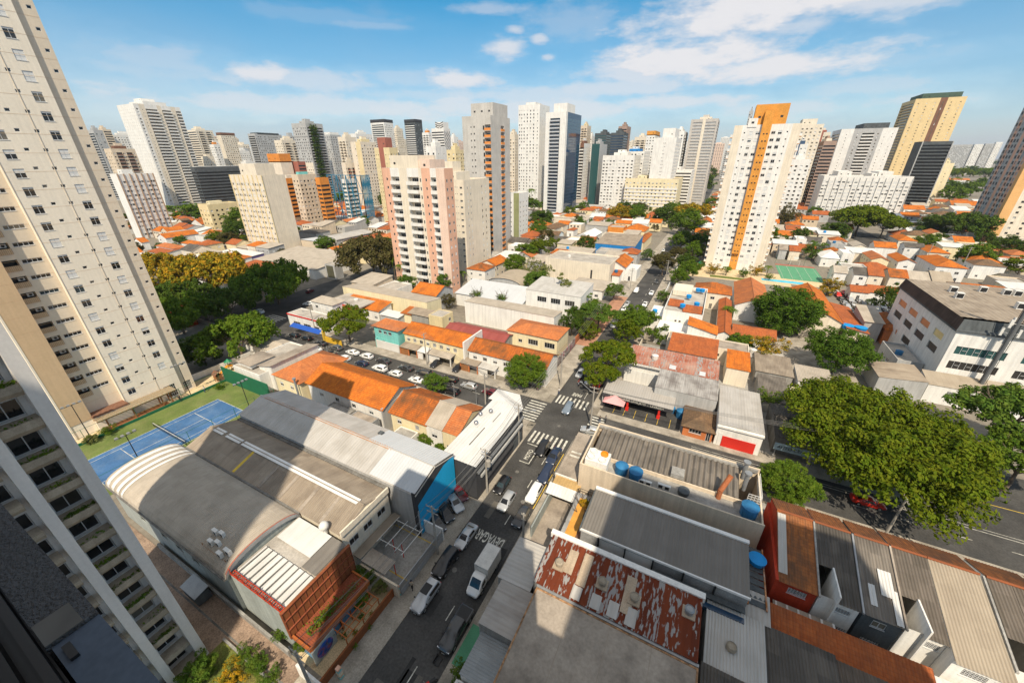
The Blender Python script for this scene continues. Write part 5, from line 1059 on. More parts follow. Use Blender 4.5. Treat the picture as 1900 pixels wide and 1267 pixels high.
mb = MB(); mb.face([(-29.74, 28.2, .3), (-29.74, 37.0, .3), (-29.74, 37.0, 8.4), (-29.74, 34.4, 8.4), (-29.74, 28.2, 6.2)]); mb.build('blue_front', 'bright_blue', r)
BX(-43.4, -42.6, 34.8, 35.5, 9.05, 9.3).build('hatch', SL, r)
# car park between
flat('car_park', -37.5, -26.5, 19.96, 28.8, .145, CO); paint('bay_line', [(-34.5, -27, 27.6, 27.75), (-34.5, -27, 21.8, 21.95)], 'paint_yellow', .155)
cp = thing('canopy', 'tan flat canopy roof in the corner of the walled car park', 'canopy', (-31, 20.9, 0)); BX(-33.0, -28.8, 20.0, 22.0, 2.6, 2.8).build('roof', 'tan_roof', cp)
for x in (-32.8, -29): MB().tube((x, 21.8, 0), (x, 21.8, 2.6), .06, 6).build('post', 'red_paint', cp)
cp = thing('canopy', 'long grey canopy along the cream end wall of the gabled hall', 'canopy', (-35.5, 24, 0)); BX(-34.34, -33.0, 20, 27.6, 2.9, 3.05).build('roof', FB, cp)
for y in (21, 24, 27): MB().tube((-33.1, y, 0), (-33.1, y, 2.9), .05, 6).build('post', 'steel', cp)
fr = thing('steel_frame', 'bare white steel roof frame standing in the walled car park', 'steel frame', (-31, 25, 0)); mb = MB()
for y in (23.4, 26.8): mb.tube((-33, y, 3.0), (-28.6, y, 3.0), .05, 5)
for x in (-33, -31.4, -29.8, -28.6): mb.tube((x, 22.9, 3.05), (x, 27.4, 3.05), .05, 5)
mb.build('beam', PW, fr)
for x in (-31.4, -29.8): MB().tube((x, 24.2, 0), (x, 24.2, 3), .06, 6).build('post', 'red_paint', fr)
tag(BX(-30.0, -26.4, 28.8, 29.0, 0, 2.6).build('car_park_wall', WW), 'white wall at the far side of the car park beside the blue front', 'wall')
gt = thing('gate', 'long grey metal gate of the walled car park along the street', 'gate', (-26.4, 24, 0)); mb = MB()
for k in range(44): mb.box(-26.5, -26.42, 20.1+k*.2, 20.16+k*.2, .15, 2.3)
mb.box(-26.52, -26.4, 20, 28.8, 2.3, 2.4); mb.box(-26.52, -26.4, 20, 28.8, 1.1, 1.2); mb.build('bars', 'steel', gt); BX(-26.47, -26.44, 20.1, 28.7, .2, 1.05).build('panel', GW, gt)
# corner building
r = thing('corner_building', 'long corner building with white ribbed roof and black street wall', 'commercial building', (-29, 47, 0)); pts = [(-32.4, 37.4), (-25.9, 37.4), (-25.9, 54.2), (-28.6, 58.0), (-35.4, 57.2)]
mb = MB(); mb.prism([(-32.4, 37.4), (-25.9, 37.4), (-25.9, 54.2), (-28.6, 58.0), (-33.4, 57.8)], 0, 7.2); mb.build('wall', 'dark_wall', r); mb = MB(); mb.sheet((-32.5, 37.3, 7.25), (6.7, 0, 0), (0, 16.8, .25), .6, .02); mb.face([(-33.5, 54.1, 7.5), (-25.8, 54.1, 7.5), (-28.5, 58.2, 7.5), (-33.5, 58.0, 7.5)]); mb.build('roof', MW, r)
mb = MB(); mb.box(-25.89, -25.5, 37.6, 54.0, 5.6, 5.9); mb.build('awning', 'steel', r); mb = MB(); mb.box(-25.89, -25.6, 38.6, 53.6, 4.0, 4.5); mb.build('white_band', GW, r); BX(-25.89, -25.4, 40, 49.5, 2.5, 2.8).build('canopy', 'dark_wall', r); BX(-25.88, -25.82, 50, 53.5, .3, 2.6).build('door', SL, r)
mb = MB(); mb.box(-29.5, -29.35, 41, 46, 7.45, 7.5); mb.box(-29.0, -28.9, 48, 51, 7.5, 7.55); mb.build('roof_seam', 'concrete_dark', r)
for i, (x, y) in enumerate(((-31.2, 46.0), (-31.9, 48.6), (-30.6, 50.2))):
 v = thing('turbine_vent', ('small silver turbine vent on the white corner roof, nearest of three', 'small silver turbine vent on the white corner roof, middle of three', 'small silver turbine vent on the white corner roof, farthest of three')[i], 'roof vent', (x, y, 7.3)); MB().lathe(x, y, [(.18, 7.3), (.18, 7.8), (.36, 7.85), (.42, 8.05), (.3, 8.25), (0, 8.3)], 12).build('head', 'chrome', v, smooth=True); BX(x-.5, x+.5, y-.5, y+.5, 7.4, 7.5).build('base', MW, v)
# houses between the halls and the cross street
lowrise('white house with stepped beige roofs beside the green practice wall', -98.5, -88, 41.2, 56.5, 4.6, 'flat', FR, WW, par=.4, wins=[('s', 3, 1.2, 1.2, 1.0, SD)])
lowrise('small beige hipped roof room on top of the white house by the practice wall', -97.6, -92.5, 42.2, 48, .9, 'hip', 'tan_roof', WW, rise=.7, wins=[], z0=5.0, name='roof_room'); lowrise('tan lean-to roof between white house and yellow house', -91.5, -86.6, 43.5, 56.3, 5.6, 'sx-', 'tan_roof', WW, rise=1.2, wins=[])
lowrise('small pale yellow house with hipped orange roof, nearest to the tennis court', -85.0, -76.0, 43, 56.0, 5.2, 'hip', 'tile', PY, rise=2.6, wins=[('s', 2, 2.6, 1.2, 1.1, HF), ('s', 5.6, 2.6, 1.2, 1.1, HF), ('e', 3, 2.5, 1.0, 1.0, SD)], ov=.5)
r = lowrise('long row house with broad orange tile roof, half in shadow, behind the white metal hall', -74.6, -52.2, 44.0, 53.8, 5.5, 'gx', 'tile', WW, rise=2.3, wins=[('s', 4, 2.9, 1.2, 1.1, HF), ('s', 9, 2.9, 1.2, 1.1, SD), ('s', 14, 2.9, 1.2, 1.1, SD), ('s', 19, 2.9, 1.2, 1.1, HF), ('s', 11, 0.1, 1.0, 2.1, 'door'), ('s', 16, .1, 1.0, 2.1, 'door'), ('e', 3, 4.2, .9, .9, SD)], ov=.5); BX(-52.19, -51.9, 43.6, 54, 0, 5.6).build('party_wall', GW, r)
r = lowrise('row house with orange tile roof in front of the corner building', -50.2, -41.3, 44.2, 53.6, 5.3, 'gx', 'tile', PY, rise=2.2, wins=[('s', 2, 3.0, 1.1, 1.1, HF), ('s', 6.5, 3.0, 1.0, 1.1, 'bars'), ('s', 4, .1, 1.0, 2.1, 'door')], ov=.4)
lowrise('narrow row house with grey fibre-cement roof between two orange roofs', -41.2, -37.6, 44.0, 53.8, 5.4, 'gx', 'fibro', WW, rise=2.3, wins=[('s', 1.8, 2.9, 1.3, 1.2, HF)], ov=.15); lowrise('narrow row house with orange roof touching the white corner roof', -37.5, -34.0, 44.1, 53.7, 5.3, 'gx', 'tile', PY, rise=2.2, wins=[('s', 1.2, .1, 1, 2.1, 'door')], ov=.15)
lowrise('flat-roofed concrete annex behind the long orange row house, under the grey gable', -58.5, -52.6, 38.2, 43.2, 3.4, 'flat', 'tan_roof', 'block_wall', par=.15, wins=[], name='annex'); lowrise('small cluttered concrete annex at the back of the long orange row house', -66, -59.5, 39.2, 43.4, 3.0, 'flat', CO, CO, par=.2, wins=[('s', 2, .8, 1, 1, 'dark')], name='annex'); lowrise('low white annex with flat roof behind the row houses, beside the small bushes', -47.5, -43.2, 38.2, 43.8, 2.8, 'flat', CO, WW, par=.15, wins=[], name='annex')
flat('yard', -84, -33, 37.2, 44, .03, CO); flat('yard', -52, -34, 53.7, 58, .15, CO)
ch = MB().tube((-76.2, 42.2, 0), (-76.2, 42.2, 6.6), .22, 10); ch.tube((-76.2, 42.2, 6.6), (-76.2, 42.2, 6.9), .38, 10); tag(ch.build('chimney_pipe', 'steel'), 'grey steel flue pipe beside the pale yellow house', 'chimney')
tag(BX(-86, -27.5, 57.2, 57.4, 0, 2.0).build('street_wall', WW), 'low pale wall along the cross street behind the orange row houses', 'wall')
# ------------------------------------------------------------------ block east of the near street
def box_thing(name, label, cat, parts, loc):
 r = thing(name, label, cat, loc)
 for nm, m, bx_ in parts:
  mb = MB()
  for b in bx_: mb.box(*b)
  mb.build(nm, m, r)
 return r
flat('yard', -13.5, 40, -10, 58, .03, CO)
box_thing('kiosk_row', 'low tan flat-roofed shop strip along the street by the near zebra crossing', 'shop', [('wall', CW, [(-15.4, -12.2, 45.6, 57.2, 0, 3.2)]), ('roof', 'tan_roof', [(-15.6, -12.0, 45.5, 57.3, 3.2, 3.45)]), ('skylight', PT, [(-15.0, -13.2, 50.4, 50.8, 3.45, 3.52), (-15.0, -13.2, 51.4, 51.8, 3.45, 3.52)]), ('fascia', WW, [(-15.62, -11.98, 45.3, 45.49, 2.5, 3.6)])], (-13.8, 51, 0))
gr = box_thing('garage', 'open garage with sloping white metal canopy beside the parked white car', 'garage', [('wall', SL, [(-15.2, -11.0, 44.4, 44.6, 0, 3.0)]), ('side_wall', 'greenish_grey', [(-15.4, -15.2, 35.2, 44.4, 0, 2.2)])], (-13, 42, 0))
mb = MB(); mb.sheet((-15.8, 41.6, 2.75), (4.9, 0, 0), (0, 1.9, .55), .5, .02); mb.build('canopy', MW, gr); mb = MB(); mb.sheet((-15.4, 43.5, 3.25), (4.4, 0, 0), (0, 2.0, .1), .5, .02); mb.build('back_canopy', 'deck_tan', gr) if mat('deck_tan', (.45, .30, .13), .9, .15, .6) else 0
flat('ramp', -15.2, -11.0, 34, 44.4, .15, 'tan_roof')
te = box_thing('roof_terrace', 'raised terrace with bright orange wooden deck, black railing and a yellow shrub', 'terrace', [('wall', 'block_wall', [(-11.0, -7.95, 34.2, 43.4, 0, 3.4)]), ('deck', 'deck_wood', [(-10.4, -8.9, 34.8, 42.4, 3.4, 3.46)]), ('floor', BW, [(-8.89, -8.1, 34.6, 42.8, 3.4, 3.44)])], (-9.5, 38, 0)); mb = MB()
for z in (3.9, 4.4):
 mb.tube((-10.95, 34.25, z), (-7.95, 34.25, z), .04, 5); mb.tube((-10.95, 34.25, z), (-10.95, 43.3, z), .04, 5); mb.tube((-10.95, 43.3, z), (-7.95, 43.3, z), .04, 5)
for x, y in ((-10.95, 34.25), (-9.4, 34.25), (-7.95, 34.25), (-10.95, 37.3), (-10.95, 40.3), (-10.95, 43.3), (-9.4, 43.3)): mb.tube((x, y, 3.4), (x, y, 4.4), .05, 5)
mb.build('railing', BK, te)
box_thing('barbecue', 'black barbecue cabinet on the orange deck terrace', 'barbecue', [('body', BK, [(-8.85, -8.15, 38.6, 39.8, 3.46, 4.3)]), ('lid', 'steel', [(-8.7, -8.3, 38.8, 39.6, 4.3, 4.4)])], (-8.5, 39.2, 3.46))
# tan building with roof tanks
r = thing('commercial_building', 'long tan building with water tanks on its roof ledge and a deep corrugated roof', 'commercial building', (.7, 50, 0)); mb = MB(); x0, x1, y0, y1 = -11.6, 13.0, 44.8, 55.6
mb.box(x0, x1, y0, y1, 0, 6.6, 0, skip='t'); mb.face([(x0, y0, 6.6), (x1, y0, 6.6), (x1, 48.9, 6.6), (x0, 48.9, 6.6)], 1)
for a in ((x0, x1, y0, y0+.2, 6.6, 7.9), (x0, x0+.25, y0+.2, y1-.25, 6.6, 7.9), (x0, x1, y1-.25, y1, 6.6, 8.2), (x1-.2, x1, y0+.2, y1-.25, 6.6, 7.5), (x0+.25, x1-.2, 48.7, 48.9, 6.6, 7.2)): mb.box(*a, 0, skip='b')
mb.build('wall', ['tan_wall', CO], r); mb = MB(); mb.sheet((x0+.9, 48.95, 7.15), (21.0, 0, 0), (0, 6.2, .55), .78, .17, 0, 1, 8); mb.build('roof', 'fibro_mid', r); BX(x0+.3, x1-.3, y1-.55, y1-.26, 7.6, 8.1).build('gutter', CO, r); BX(1.2, 3.0, 48.9, 50.6, 7.3, 8.0).build('hatch', CO, r)
def tank(x, y, z, rr, hh, lab, m='tank_blue'):
 t = thing('water_tank', lab, 'water tank', (x, y, z)); MB().lathe(x, y, [(rr*.88, z), (rr, z+hh*.85), (rr*1.03, z+hh*.86), (rr*1.03, z+hh*.92)], 20).build('body', m, t, smooth=40); MB().lathe(x, y, [(rr*1.05, z+hh*.92), (rr*.6, z+hh*1.05), (rr*.3, z+hh*1.12), (0, z+hh*1.13)], 20).build('lid', m, t, smooth=40)
 lp = MB()
 for k in range(10): a = k*math.pi/5; lp.tube((x+rr*.94*math.cos(a), y+rr*.94*math.sin(a), z), (x+rr*1.02*math.cos(a), y+rr*1.02*math.sin(a), z+hh*.86), .03, 4)
 lp.build('rib', m, t); return t
for px, py, rr, hh, lab in ((1153, 872, .95, 1.7, 'dark blue water tank on the tan building ledge, left one beside the white block'), (1179, 882, .98, 1.7, 'dark blue water tank on the tan building ledge, right one of the pair'), (1389, 950, 1.05, 1.9, 'dark blue water tank with white straps at the right end of the tan building')):
 p = at(px, py, 7.2); tank(p.x, min(p.y, 48.2), 6.62, rr, hh, lab)
p = at(1268, 913, 7.0); tank(p.x, p.y, 6.62, .75, .9, 'dark grey low water tank in the middle of the tan building ledge', SL)
wb = box_thing('cooling_unit', 'white box housing four round fans on the corner of the tan building', 'cooling unit', [('body', WW, [(-11.0, -7.6, 45.4, 48.2, 6.62, 8.6)])], (-9.3, 46.8, 6.6))
for i in range(4): MB().lathe(-10.2+(i % 2)*1.7, 46.1+(i//2)*1.4, [(.6, 8.6), (.6, 8.9), (.5, 8.9), (.5, 8.65), (0, 8.65)], 14).build('fan', PW if i < 3 else 'plastic_orange', wb)
for i, px in enumerate((1191, 1203, 1226, 1238)):
 p = at(px, 893+i*4, 6.9); box_thing('air_conditioner', f'small grey air conditioner on the tan building ledge, {("first", "second", "third", "fourth")[i]} to the right of the tanks', 'air conditioner', [('body', PW, [(p.x-.45, p.x+.45, p.y-.2, p.y+.2, 6.62, 7.3)]), ('fan', BK, [(p.x-.3, p.x+.25, p.y-.23, p.y-.201, 6.7, 7.2)])], (p.x, p.y, 6.6))
ch = MB(); p = at(1335, 915, 7.5); ch.tube((p.x, p.y, 6.6), (p.x, p.y, 8.0), .35, 10); ch.tube((p.x, p.y, 8.0), (p.x+.9, p.y+1.2, 10.2), .35, 10); tag(ch.build('flue', 'brick_red'), 'rusty red bent flue pipe rising from the tan building ledge', 'chimney')
for i, (px, py) in enumerate(((1382, 872), (1384, 893))):
 p = at(px, py, 8.2); c = MB(); c.tube((p.x, p.y, 6.6), (p.x, p.y, 9.6), .3, 10); c.tube((p.x, p.y, 9.6), (p.x, p.y, 9.85), .5, 10); tag(c.build('flue', 'steel'), ('grey capped flue at the end of the deep corrugated roof, farther one', 'grey capped flue at the end of the deep corrugated roof, nearer one')[i], 'chimney')
sc = MB()
for k in range(5): sc.tube((11.2+k*.4, 49, 6.6), (11.2+k*.4, 49, 8.6), .04, 4); sc.tube((11.2, 49, 7+k*.4), (12.8, 49, 7+k*.4), .04, 4); sc.tube((12.8, 49, 7+k*.4), (12.8, 54, 7+k*.4), .04, 4)
tag(sc.build('roof_cage', PW), 'white tubular cage railing at the right end of the tan building roof', 'railing')
# grey roof hall
r = lowrise('hall with plain grey metal roof and white edging, behind the rusty roof', -7.9, 11.1, 34.4, 41.4, 7.2, 'sy-', 'metal_grey', 'block_wall', rise=.35, name='warehouse', wins=[], ov=.05)
mb = MB(); mb.box(-8, 11.2, 41.2, 41.7, 7.5, 7.8); mb.box(-8, 11.2, 34.15, 34.33, 7.0, 7.3); mb.build('edging', WR, r)
lv = MB()
for k in range(16): lv.box(-5.4, 1.0, 34.2, 34.3, 3.6+k*.2, 3.74+k*.2)
lv.build('louvre', MW, r); mb = MB()
for x in (-5.5, -2.2, 1.1, 4.5, 7.8): mb.box(x-.08, x+.08, 34.0, 34.35, 2, 7.1)
mb.build('mullion', BK, r); BX(1.2, 11.0, 33.4, 34.1, 5.6, 5.75).build('side_roof', SL, r); BX(-8.1, -7.91, 34.2, 41.5, 6.7, 7.5).build('side_edging', SL, r)
tag(BX(-11.2, 6.9, 32.2, 32.9, 6.2, 6.95).build('gutter_wall', WW), 'long white gutter wall between the rusty roof and the grey metal roof', 'gutter'); tag(BX(6.95, 11, 32.6, 33.2, 4.6, 5.2).build('gutter_wall', 'glass_blue'), 'short bluish gutter strip at the right end of the white gutter wall', 'gutter')
# rusty roof
r = lowrise('hall with heavily rusted red metal roof flaking grey', -10.8, 6.6, 25.9, 32.15, 6.2, 'sy-', 'rust_roof', CO, rise=.5, name='warehouse', wins=[], ov=.05)
mb = MB()
for k, (x, y, l, m) in enumerate(((-8.2, 28.3, 3.0, 0), (-6.4, 27.6, 4.0, 0), (-1.2, 27.0, 4.2, 0), (-6.5, 26.0, 1.5, 1), (-4.3, 26.0, 1.6, 1), (-2.4, 26.0, 1.7, 1), (-.5, 26.0, 1.9, 1))): mb.sheet((x, y, 6.36+(y-25.9)*.08), (1.1, 0, 0), (0, l, l*.08), .62, .03, m)
mb.build('patch_sheet', ['deck_patch', MR], r) if mat('deck_patch', (.42, .33, .24), .9, .15, .5, fine=.15) else 0
for i, (px, py) in enumerate(((1038, 1042), (1118, 1077), (1178, 1106), (1280, 1130))):
 p = at(px, py, 7.2); v = thing('roof_vent', 'squat cream roof vent on the rusty roof, %s from the street' % ('first', 'second', 'third', 'fourth')[i], 'roof vent', (p.x, p.y, 6.7)); MB().lathe(p.x, p.y, [(.42, 6.6), (.42, 7.1), (.5, 7.12), (.5, 7.3), (.36, 7.45), (.36, 7.38), (0, 7.36)], 16).build('head', 'planter_concrete' if i != 3 else 'steel', v, smooth=40); BX(p.x-.65, p.x+.65, p.y-.65, p.y+.65, 6.5, 6.68).build('base', 'deck_patch', v)
p = at(1281, 1205, 7.2); sd = thing('satellite_dish', 'white satellite dish at the near corner of the rusty roof', 'satellite dish', (p.x, p.y, 6.3)); MB().tube((p.x, p.y, 6.3), (p.x, p.y, 7.1), .05, 6).build('mast', 'steel', sd); ds = MB().lathe(0, 0, [(0, 0), (.3, .04), (.6, .17)], 18).build('dish', PW, sd); ds.location = (0, 0, .9); ds.rotation_euler = (R(25), R(-15), 0)
# tan flat roof, silver and brown annexes
r = lowrise('building with plain tan flat roof and water-stained orange wall, nearest on the right', -10.3, 6.8, 14.5, 25.6, 5.9, 'flat', 'tan_roof', 'stained_wall', par=.05, name='warehouse', wins=[('s', 5, 4.6, .35, .5, 'dark'), ('s', 5.45, 4.6, .35, .5, 'dark'), ('s', 5.9, 4.6, .35, .5, 'dark')]); BX(-10.3, 6.8, 25.61, 25.88, 5.4, 6.1).build('gutter', 'steel', r); mb = MB()
for k in range(1, 4): mb.box(-10.1+k*4.2, -10.07+k*4.2, 14.7, 25.4, 5.9, 5.915)
mb.build('roof_seam', FB, r)
lowrise('annex with silver metal lean-to roof beside the street, between truck and rusty roof', -15.2, -11.0, 25.3, 31.3, 4.7, 'sx-', MR, CO, rise=.25, wins=[], ov=.05, name='annex'); lowrise('annex with stained brown-grey metal roof beside the street, behind the pickup', -14.6, -10.5, 19.9, 25.2, 4.7, 'sx-', 'metal_brown', CO, rise=.25, wins=[], ov=.05, name='annex') if uvmat('metal_brown', 'corr', (.36, .33, .30), (.42, .385, .35), (.26, .22, .19), .6, 1.0, 30, dirt=.6) else 0
lowrise('low shed with blue-grey corrugated roof at the near right corner of the street', -14.2, -10.9, 15.6, 19.8, 3.4, 'sx-', 'fibro_blue', WW, rise=.3, wins=[], ov=.1, name='shed') if uvmat('fibro_blue', 'corr', (.30, .32, .33), (.36, .38, .39), (.2, .2, .2), .9, 1.05, 1.8, dirt=.5) else 0
lowrise('low shed with brown-striped corrugated roof below the stained orange wall', -10.8, -6.2, 9.5, 14.3, 3.2, 'sx-', FB, CO, rise=.3, wins=[], ov=.05, name='shed'); lowrise('low shed with blackened corrugated roof at the bottom of the frame', -6.1, 3, 8.0, 14.3, 3.2, 'sx-', FD, CO, rise=.3, wins=[], ov=.05, name='shed')
tag(BX(-14.6, -14.3, 6, 15.4, 0, 2.4).build('garden_wall', WW), 'low white garden wall beside the pickup and the tropical plants', 'wall'); tag(BX(-14.29, -10.9, 15.2, 15.4, 0, 2.6).build('garden_wall', WW), 'low white wall under the blue-grey corrugated shed', 'wall')
flat('green_patch', -16.6, -15.2, 17.0, 21.5, .16, 'hard_green')
# right of the rusty roof
lowrise('shed with pale grey-ribbed corrugated roof right of the rusty roof', 7.4, 12.9, 27.2, 33.6, 4.6, 'sy-', 'fibro_pale', CO, rise=.5, wins=[], ov=.05, name='shed') if uvmat('fibro_pale', 'corr', (.46, .44, .41), (.52, .50, .47), (.32, .3, .27), .9, 1.05, 1.8, dirt=.4) else 0
lowrise('shed with black weathered corrugated roof in front of the pale ribbed one', 7.2, 12.8, 16, 27.0, 4.3, 'sy-', FD, CO, rise=.5, wins=[], ov=.05, name='shed'); lowrise('shed with black weathered corrugated roof under the long tiled roof', 13.0, 19.2, 20, 33.9, 4.0, 'sy-', FD, CO, rise=.6, wins=[], ov=.05, name='shed'); lowrise('shed with brown-streaked black corrugated roof at the bottom right', 19.4, 30, 18, 33.6, 3.8, 'sy-', 'fibro_streak', CO, rise=.6, wins=[], ov=.05, name='shed') if uvmat('fibro_streak', 'corr', (.10, .085, .07), (.17, .13, .10), (.05, .045, .04), .95, 2.2, 1.8, dirt=.6) else 0
lowrise('long low outbuilding with weathered red tile roof running along the back yards', 13.5, 27.6, 34.3, 37.0, 3.6, 'sy-', TR, CO, rise=.7, wins=[], ov=.15, name='outbuilding'); lowrise('small silver metal lean-to between grey hall and red house', 10.9, 13.6, 33.8, 37.0, 4.7, 'sy-', MR, CO, rise=.4, wins=[], ov=.05, name='shed')
p = at(1281, 1183, 6); v = thing('roof_vent', 'round cream vent on the pale grey-ribbed corrugated roof', 'roof vent', (9.8, 29.6, 5.0)); MB().lathe(9.8, 29.6, [(.5, 4.9), (.5, 5.3), (.42, 5.4), (.42, 5.3), (0, 5.28)], 16).build('head', 'planter_concrete', v, smooth=40)
box_thing('roof_walkway', 'narrow slatted metal roof strip between grey hall and red house', 'roof walkway', [('frame', 'rust_ridge', [(11.35, 11.5, 35.2, 43.5, 5.0, 5.2), (13.2, 13.35, 35.2, 43.5, 5.0, 5.2)]), ('slats', SL, [(11.5, 13.2, 35.4+k*.9, 36.1+k*.9, 5.02, 5.08) for k in range(9)])], (12.4, 39, 5))
tank(12.5, 41.2, 5.2, .95, .75, 'bright blue low water tank on the slatted strip beside the red wall', 'bright_tank')
# row of back-to-back houses along the cross street
def row_unit(x0, x1, roof, wall, label, yS=39.0, zS=6.0, zR=8.5, yR=47.8, yN=51.6, zN=7.0, wins=(), front='tile_old', notch=None):
 r = thing('row_house', label, 'house', ((x0+x1)/2, 45, 0)); mb = MB(); holes = [(c-w/2, c+w/2, z, z+h, .14) for (c, z, w, h, st) in wins]
 facade(mb, frame_of('s', x0, x1, yS+.4, yN), 0, zS-.05, holes, .14, 0)
 for x in (x0, x1): mb.face([(x, yS+.4, 0), (x, yN-.4, 0), (x, yN-.4, zN+.0), (x, yR, zR-.05), (x, yS+.4, zS+.05)], 0)
 mb.face([(x1, yN-.4, 0), (x0, yN-.4, 0), (x0, yN-.4, zN+.1), (x1, yN-.4, zN+.1)], 0); mb.build('wall', wall, r)
 pt, am = CORR[roof]; rb = MB(); sl = (zR-zS)/(yR-yS)
 if notch:
  nx, ny = notch; rb.sheet((nx, yS, zS), (x1-nx, 0, 0), (0, yR-yS, zR-zS), pt, am); rb.sheet((x0, ny, zS+(ny-yS)*sl), (nx-x0, 0, 0), (0, yR-ny, (yR-ny)*sl), pt, am)
 else: rb.sheet((x0, yS, zS), (x1-x0, 0, 0), (0, yR-yS, zR-zS), pt, am)
 rb.build('roof', roof, r); rb = MB(); rb.sheet((x1, yN, zN), (x0-x1, 0, 0), (0, yR-yN, zR-zN), .28, .03); rb.build('front_roof', front, r); MB().tube((x0, yR, zR+.02), (x1, yR, zR+.02), .16, 6).build('ridge', TR, r)
 b = Vector(r.location)
 for (c, z, w, h, st) in wins: link('window', win_mesh(st, w-.01, h-.01), r, Vector((x0+c, yS+.5, z))-b, 0)
 return r
r = row_unit(14.4, 18.3, 'tile_old', 'red_wall', 'red-walled end house with weathered brown tile roof, grey-patched along its left edge', wins=[(2.2, 4.3, 1.8, .9, 'bars')]); mb = MB(); mb.sheet((14.45, 40, 6.38), (.9, 0, 0), (0, 7.4, 2.1), .3, .02); mb.build('patch_sheet', 'fibro_pale', r); BX(14.1, 14.42, 38.9, 51.2, 0, 6.3).build('party_wall', 'red_wall', r)
row_unit(18.45, 22.1, FD, WW, 'row house with dark corrugated roof and white light well, next to the red end house', wins=[(2.3, 4.2, 1.6, .8, 'bars'), (2.9, 1.0, 1.4, 1.0, 'bars')], notch=(20.0, 42.6)); tag(BX(19.85, 20.0, 38.9, 42.7, 0, 7.2).build('party_wall', WW), 'tall white party wall of the light well beside the dark corrugated roof', 'wall')
row_unit(22.4, 25.7, 'fibro_mid', SL, 'row house with grey corrugated roof patched in white sheets, slate-grey back wall', wins=[(1.6, 4.2, 1.2, 1.0, SD), (1.7, 1.0, 1.6, 1.0, 'bars')])
mb = MB(); mb.sheet((24.1, 41.6, 6.86), (1.2, 0, 0), (0, 2.8, .8), .3, .04); mb.sheet((25.0, 39.1, 6.12), (.6, 0, 0), (0, 3.4, .97), .3, .04); mb.sheet((23.0, 40.2, 6.45), (.6, 0, 0), (0, 2.2, .63), .3, .04); tag(mb.build('patch_sheet', MW), 'loose white corrugated sheets lying on the grey corrugated row roof', 'roof sheet')
row_unit(25.9, 29.1, 'fibro_dark2', WW, 'row house with dark brown corrugated roof left of the light tan one', wins=[(2.2, 4.2, 1.6, .9, 'bars')], notch=(27.4, 42.4)) if uvmat('fibro_dark2', 'corr', (.13, .11, .09), (.185, .155, .13), (.07, .06, .05), .95, 1.05, 1.8, dirt=.5) and not CORR.update(fibro_dark2=(.30, .04)) else 0
tag(BX(27.25, 27.4, 38.9, 42.5, 0, 7.2).build('party_wall', WW), 'white party wall with peeling paint beside the dark brown corrugated roof', 'wall')
row_unit(29.15, 33.5, 'fibro_tan', WW, 'row house with light tan corrugated roof, cleanest of the row', wins=[(1.8, 4.0, 1.8, 1.0, 'bars'), (3.2, 4.2, .9, .8, 'shut')], yS=37.6, zS=5.7); row_unit(34.0, 38.6, 'fibro_dark2', WW, 'row house with dark corrugated roof right of the light tan roof', notch=(36.0, 42)); row_unit(38.9, 43.5, FD, CW, 'last row house with dark corrugated roof at the right edge of the frame')
for x, m, lab in ((18.37, CO, 'thin white gutter between brown tile roof and dark corrugated roof'), (22.25, 'steel', 'thin grey gutter right of the dark corrugated row roof'), (25.8, 'tan_roof', 'thin worn gutter in the middle of the corrugated row roofs'), (33.75, CO, 'white gutter right of the light tan corrugated roof')):
 mb = MB(); mb.face([(x-.09, 39.0, 6.12), (x+.09, 39.0, 6.12), (x+.09, 47.7, 8.62), (x-.09, 47.7, 8.62)]); mb.face([(x-.09, 38.98, 5.9), (x+.09, 38.98, 5.9), (x+.09, 38.98, 6.12), (x-.09, 38.98, 6.12)]); mb.face([(x+.09, 39, 5.9), (x+.09, 47.7, 8.4), (x+.09, 47.7, 8.62), (x+.09, 39, 6.12)]); mb.face([(x-.09, 47.7, 8.4), (x-.09, 39, 5.9), (x-.09, 39, 6.12), (x-.09, 47.7, 8.62)])
 tag(mb.build('roof_gutter', m), lab, 'gutter')
box_thing('slatted_canopy', 'flat glass canopy with white bars below the red end house', 'canopy', [('roof', 'tan_roof', [(14.6, 20.4, 36.2, 38.8, 2.9, 3.0)]), ('bars', WR, [(14.8+k*1.1, 15.0+k*1.1, 36.2, 38.7, 3.0, 3.08) for k in range(6)]), ('post', 'steel', [(14.65, 14.75, 36.3, 36.4, 0, 2.9)])], (17.5, 37.5, 0))
lowrise('white back-yard annex with pale corrugated roof below the tan roof', 27.8, 33, 34.6, 37.4, 2.8, 'sy-', MW, WW, rise=.3, wins=[], ov=.05, name='annex')
tag(BX(33.2, 40, 35.8, 38.6, 0, 3.0, mt=0).build('back_wall', CW), 'cream back-yard wall block at the bottom right corner', 'wall')
tank(21.9, 37.6, .1, .4, 1.0, 'small bright blue drum in the back yard of the row houses', 'bright_tank')
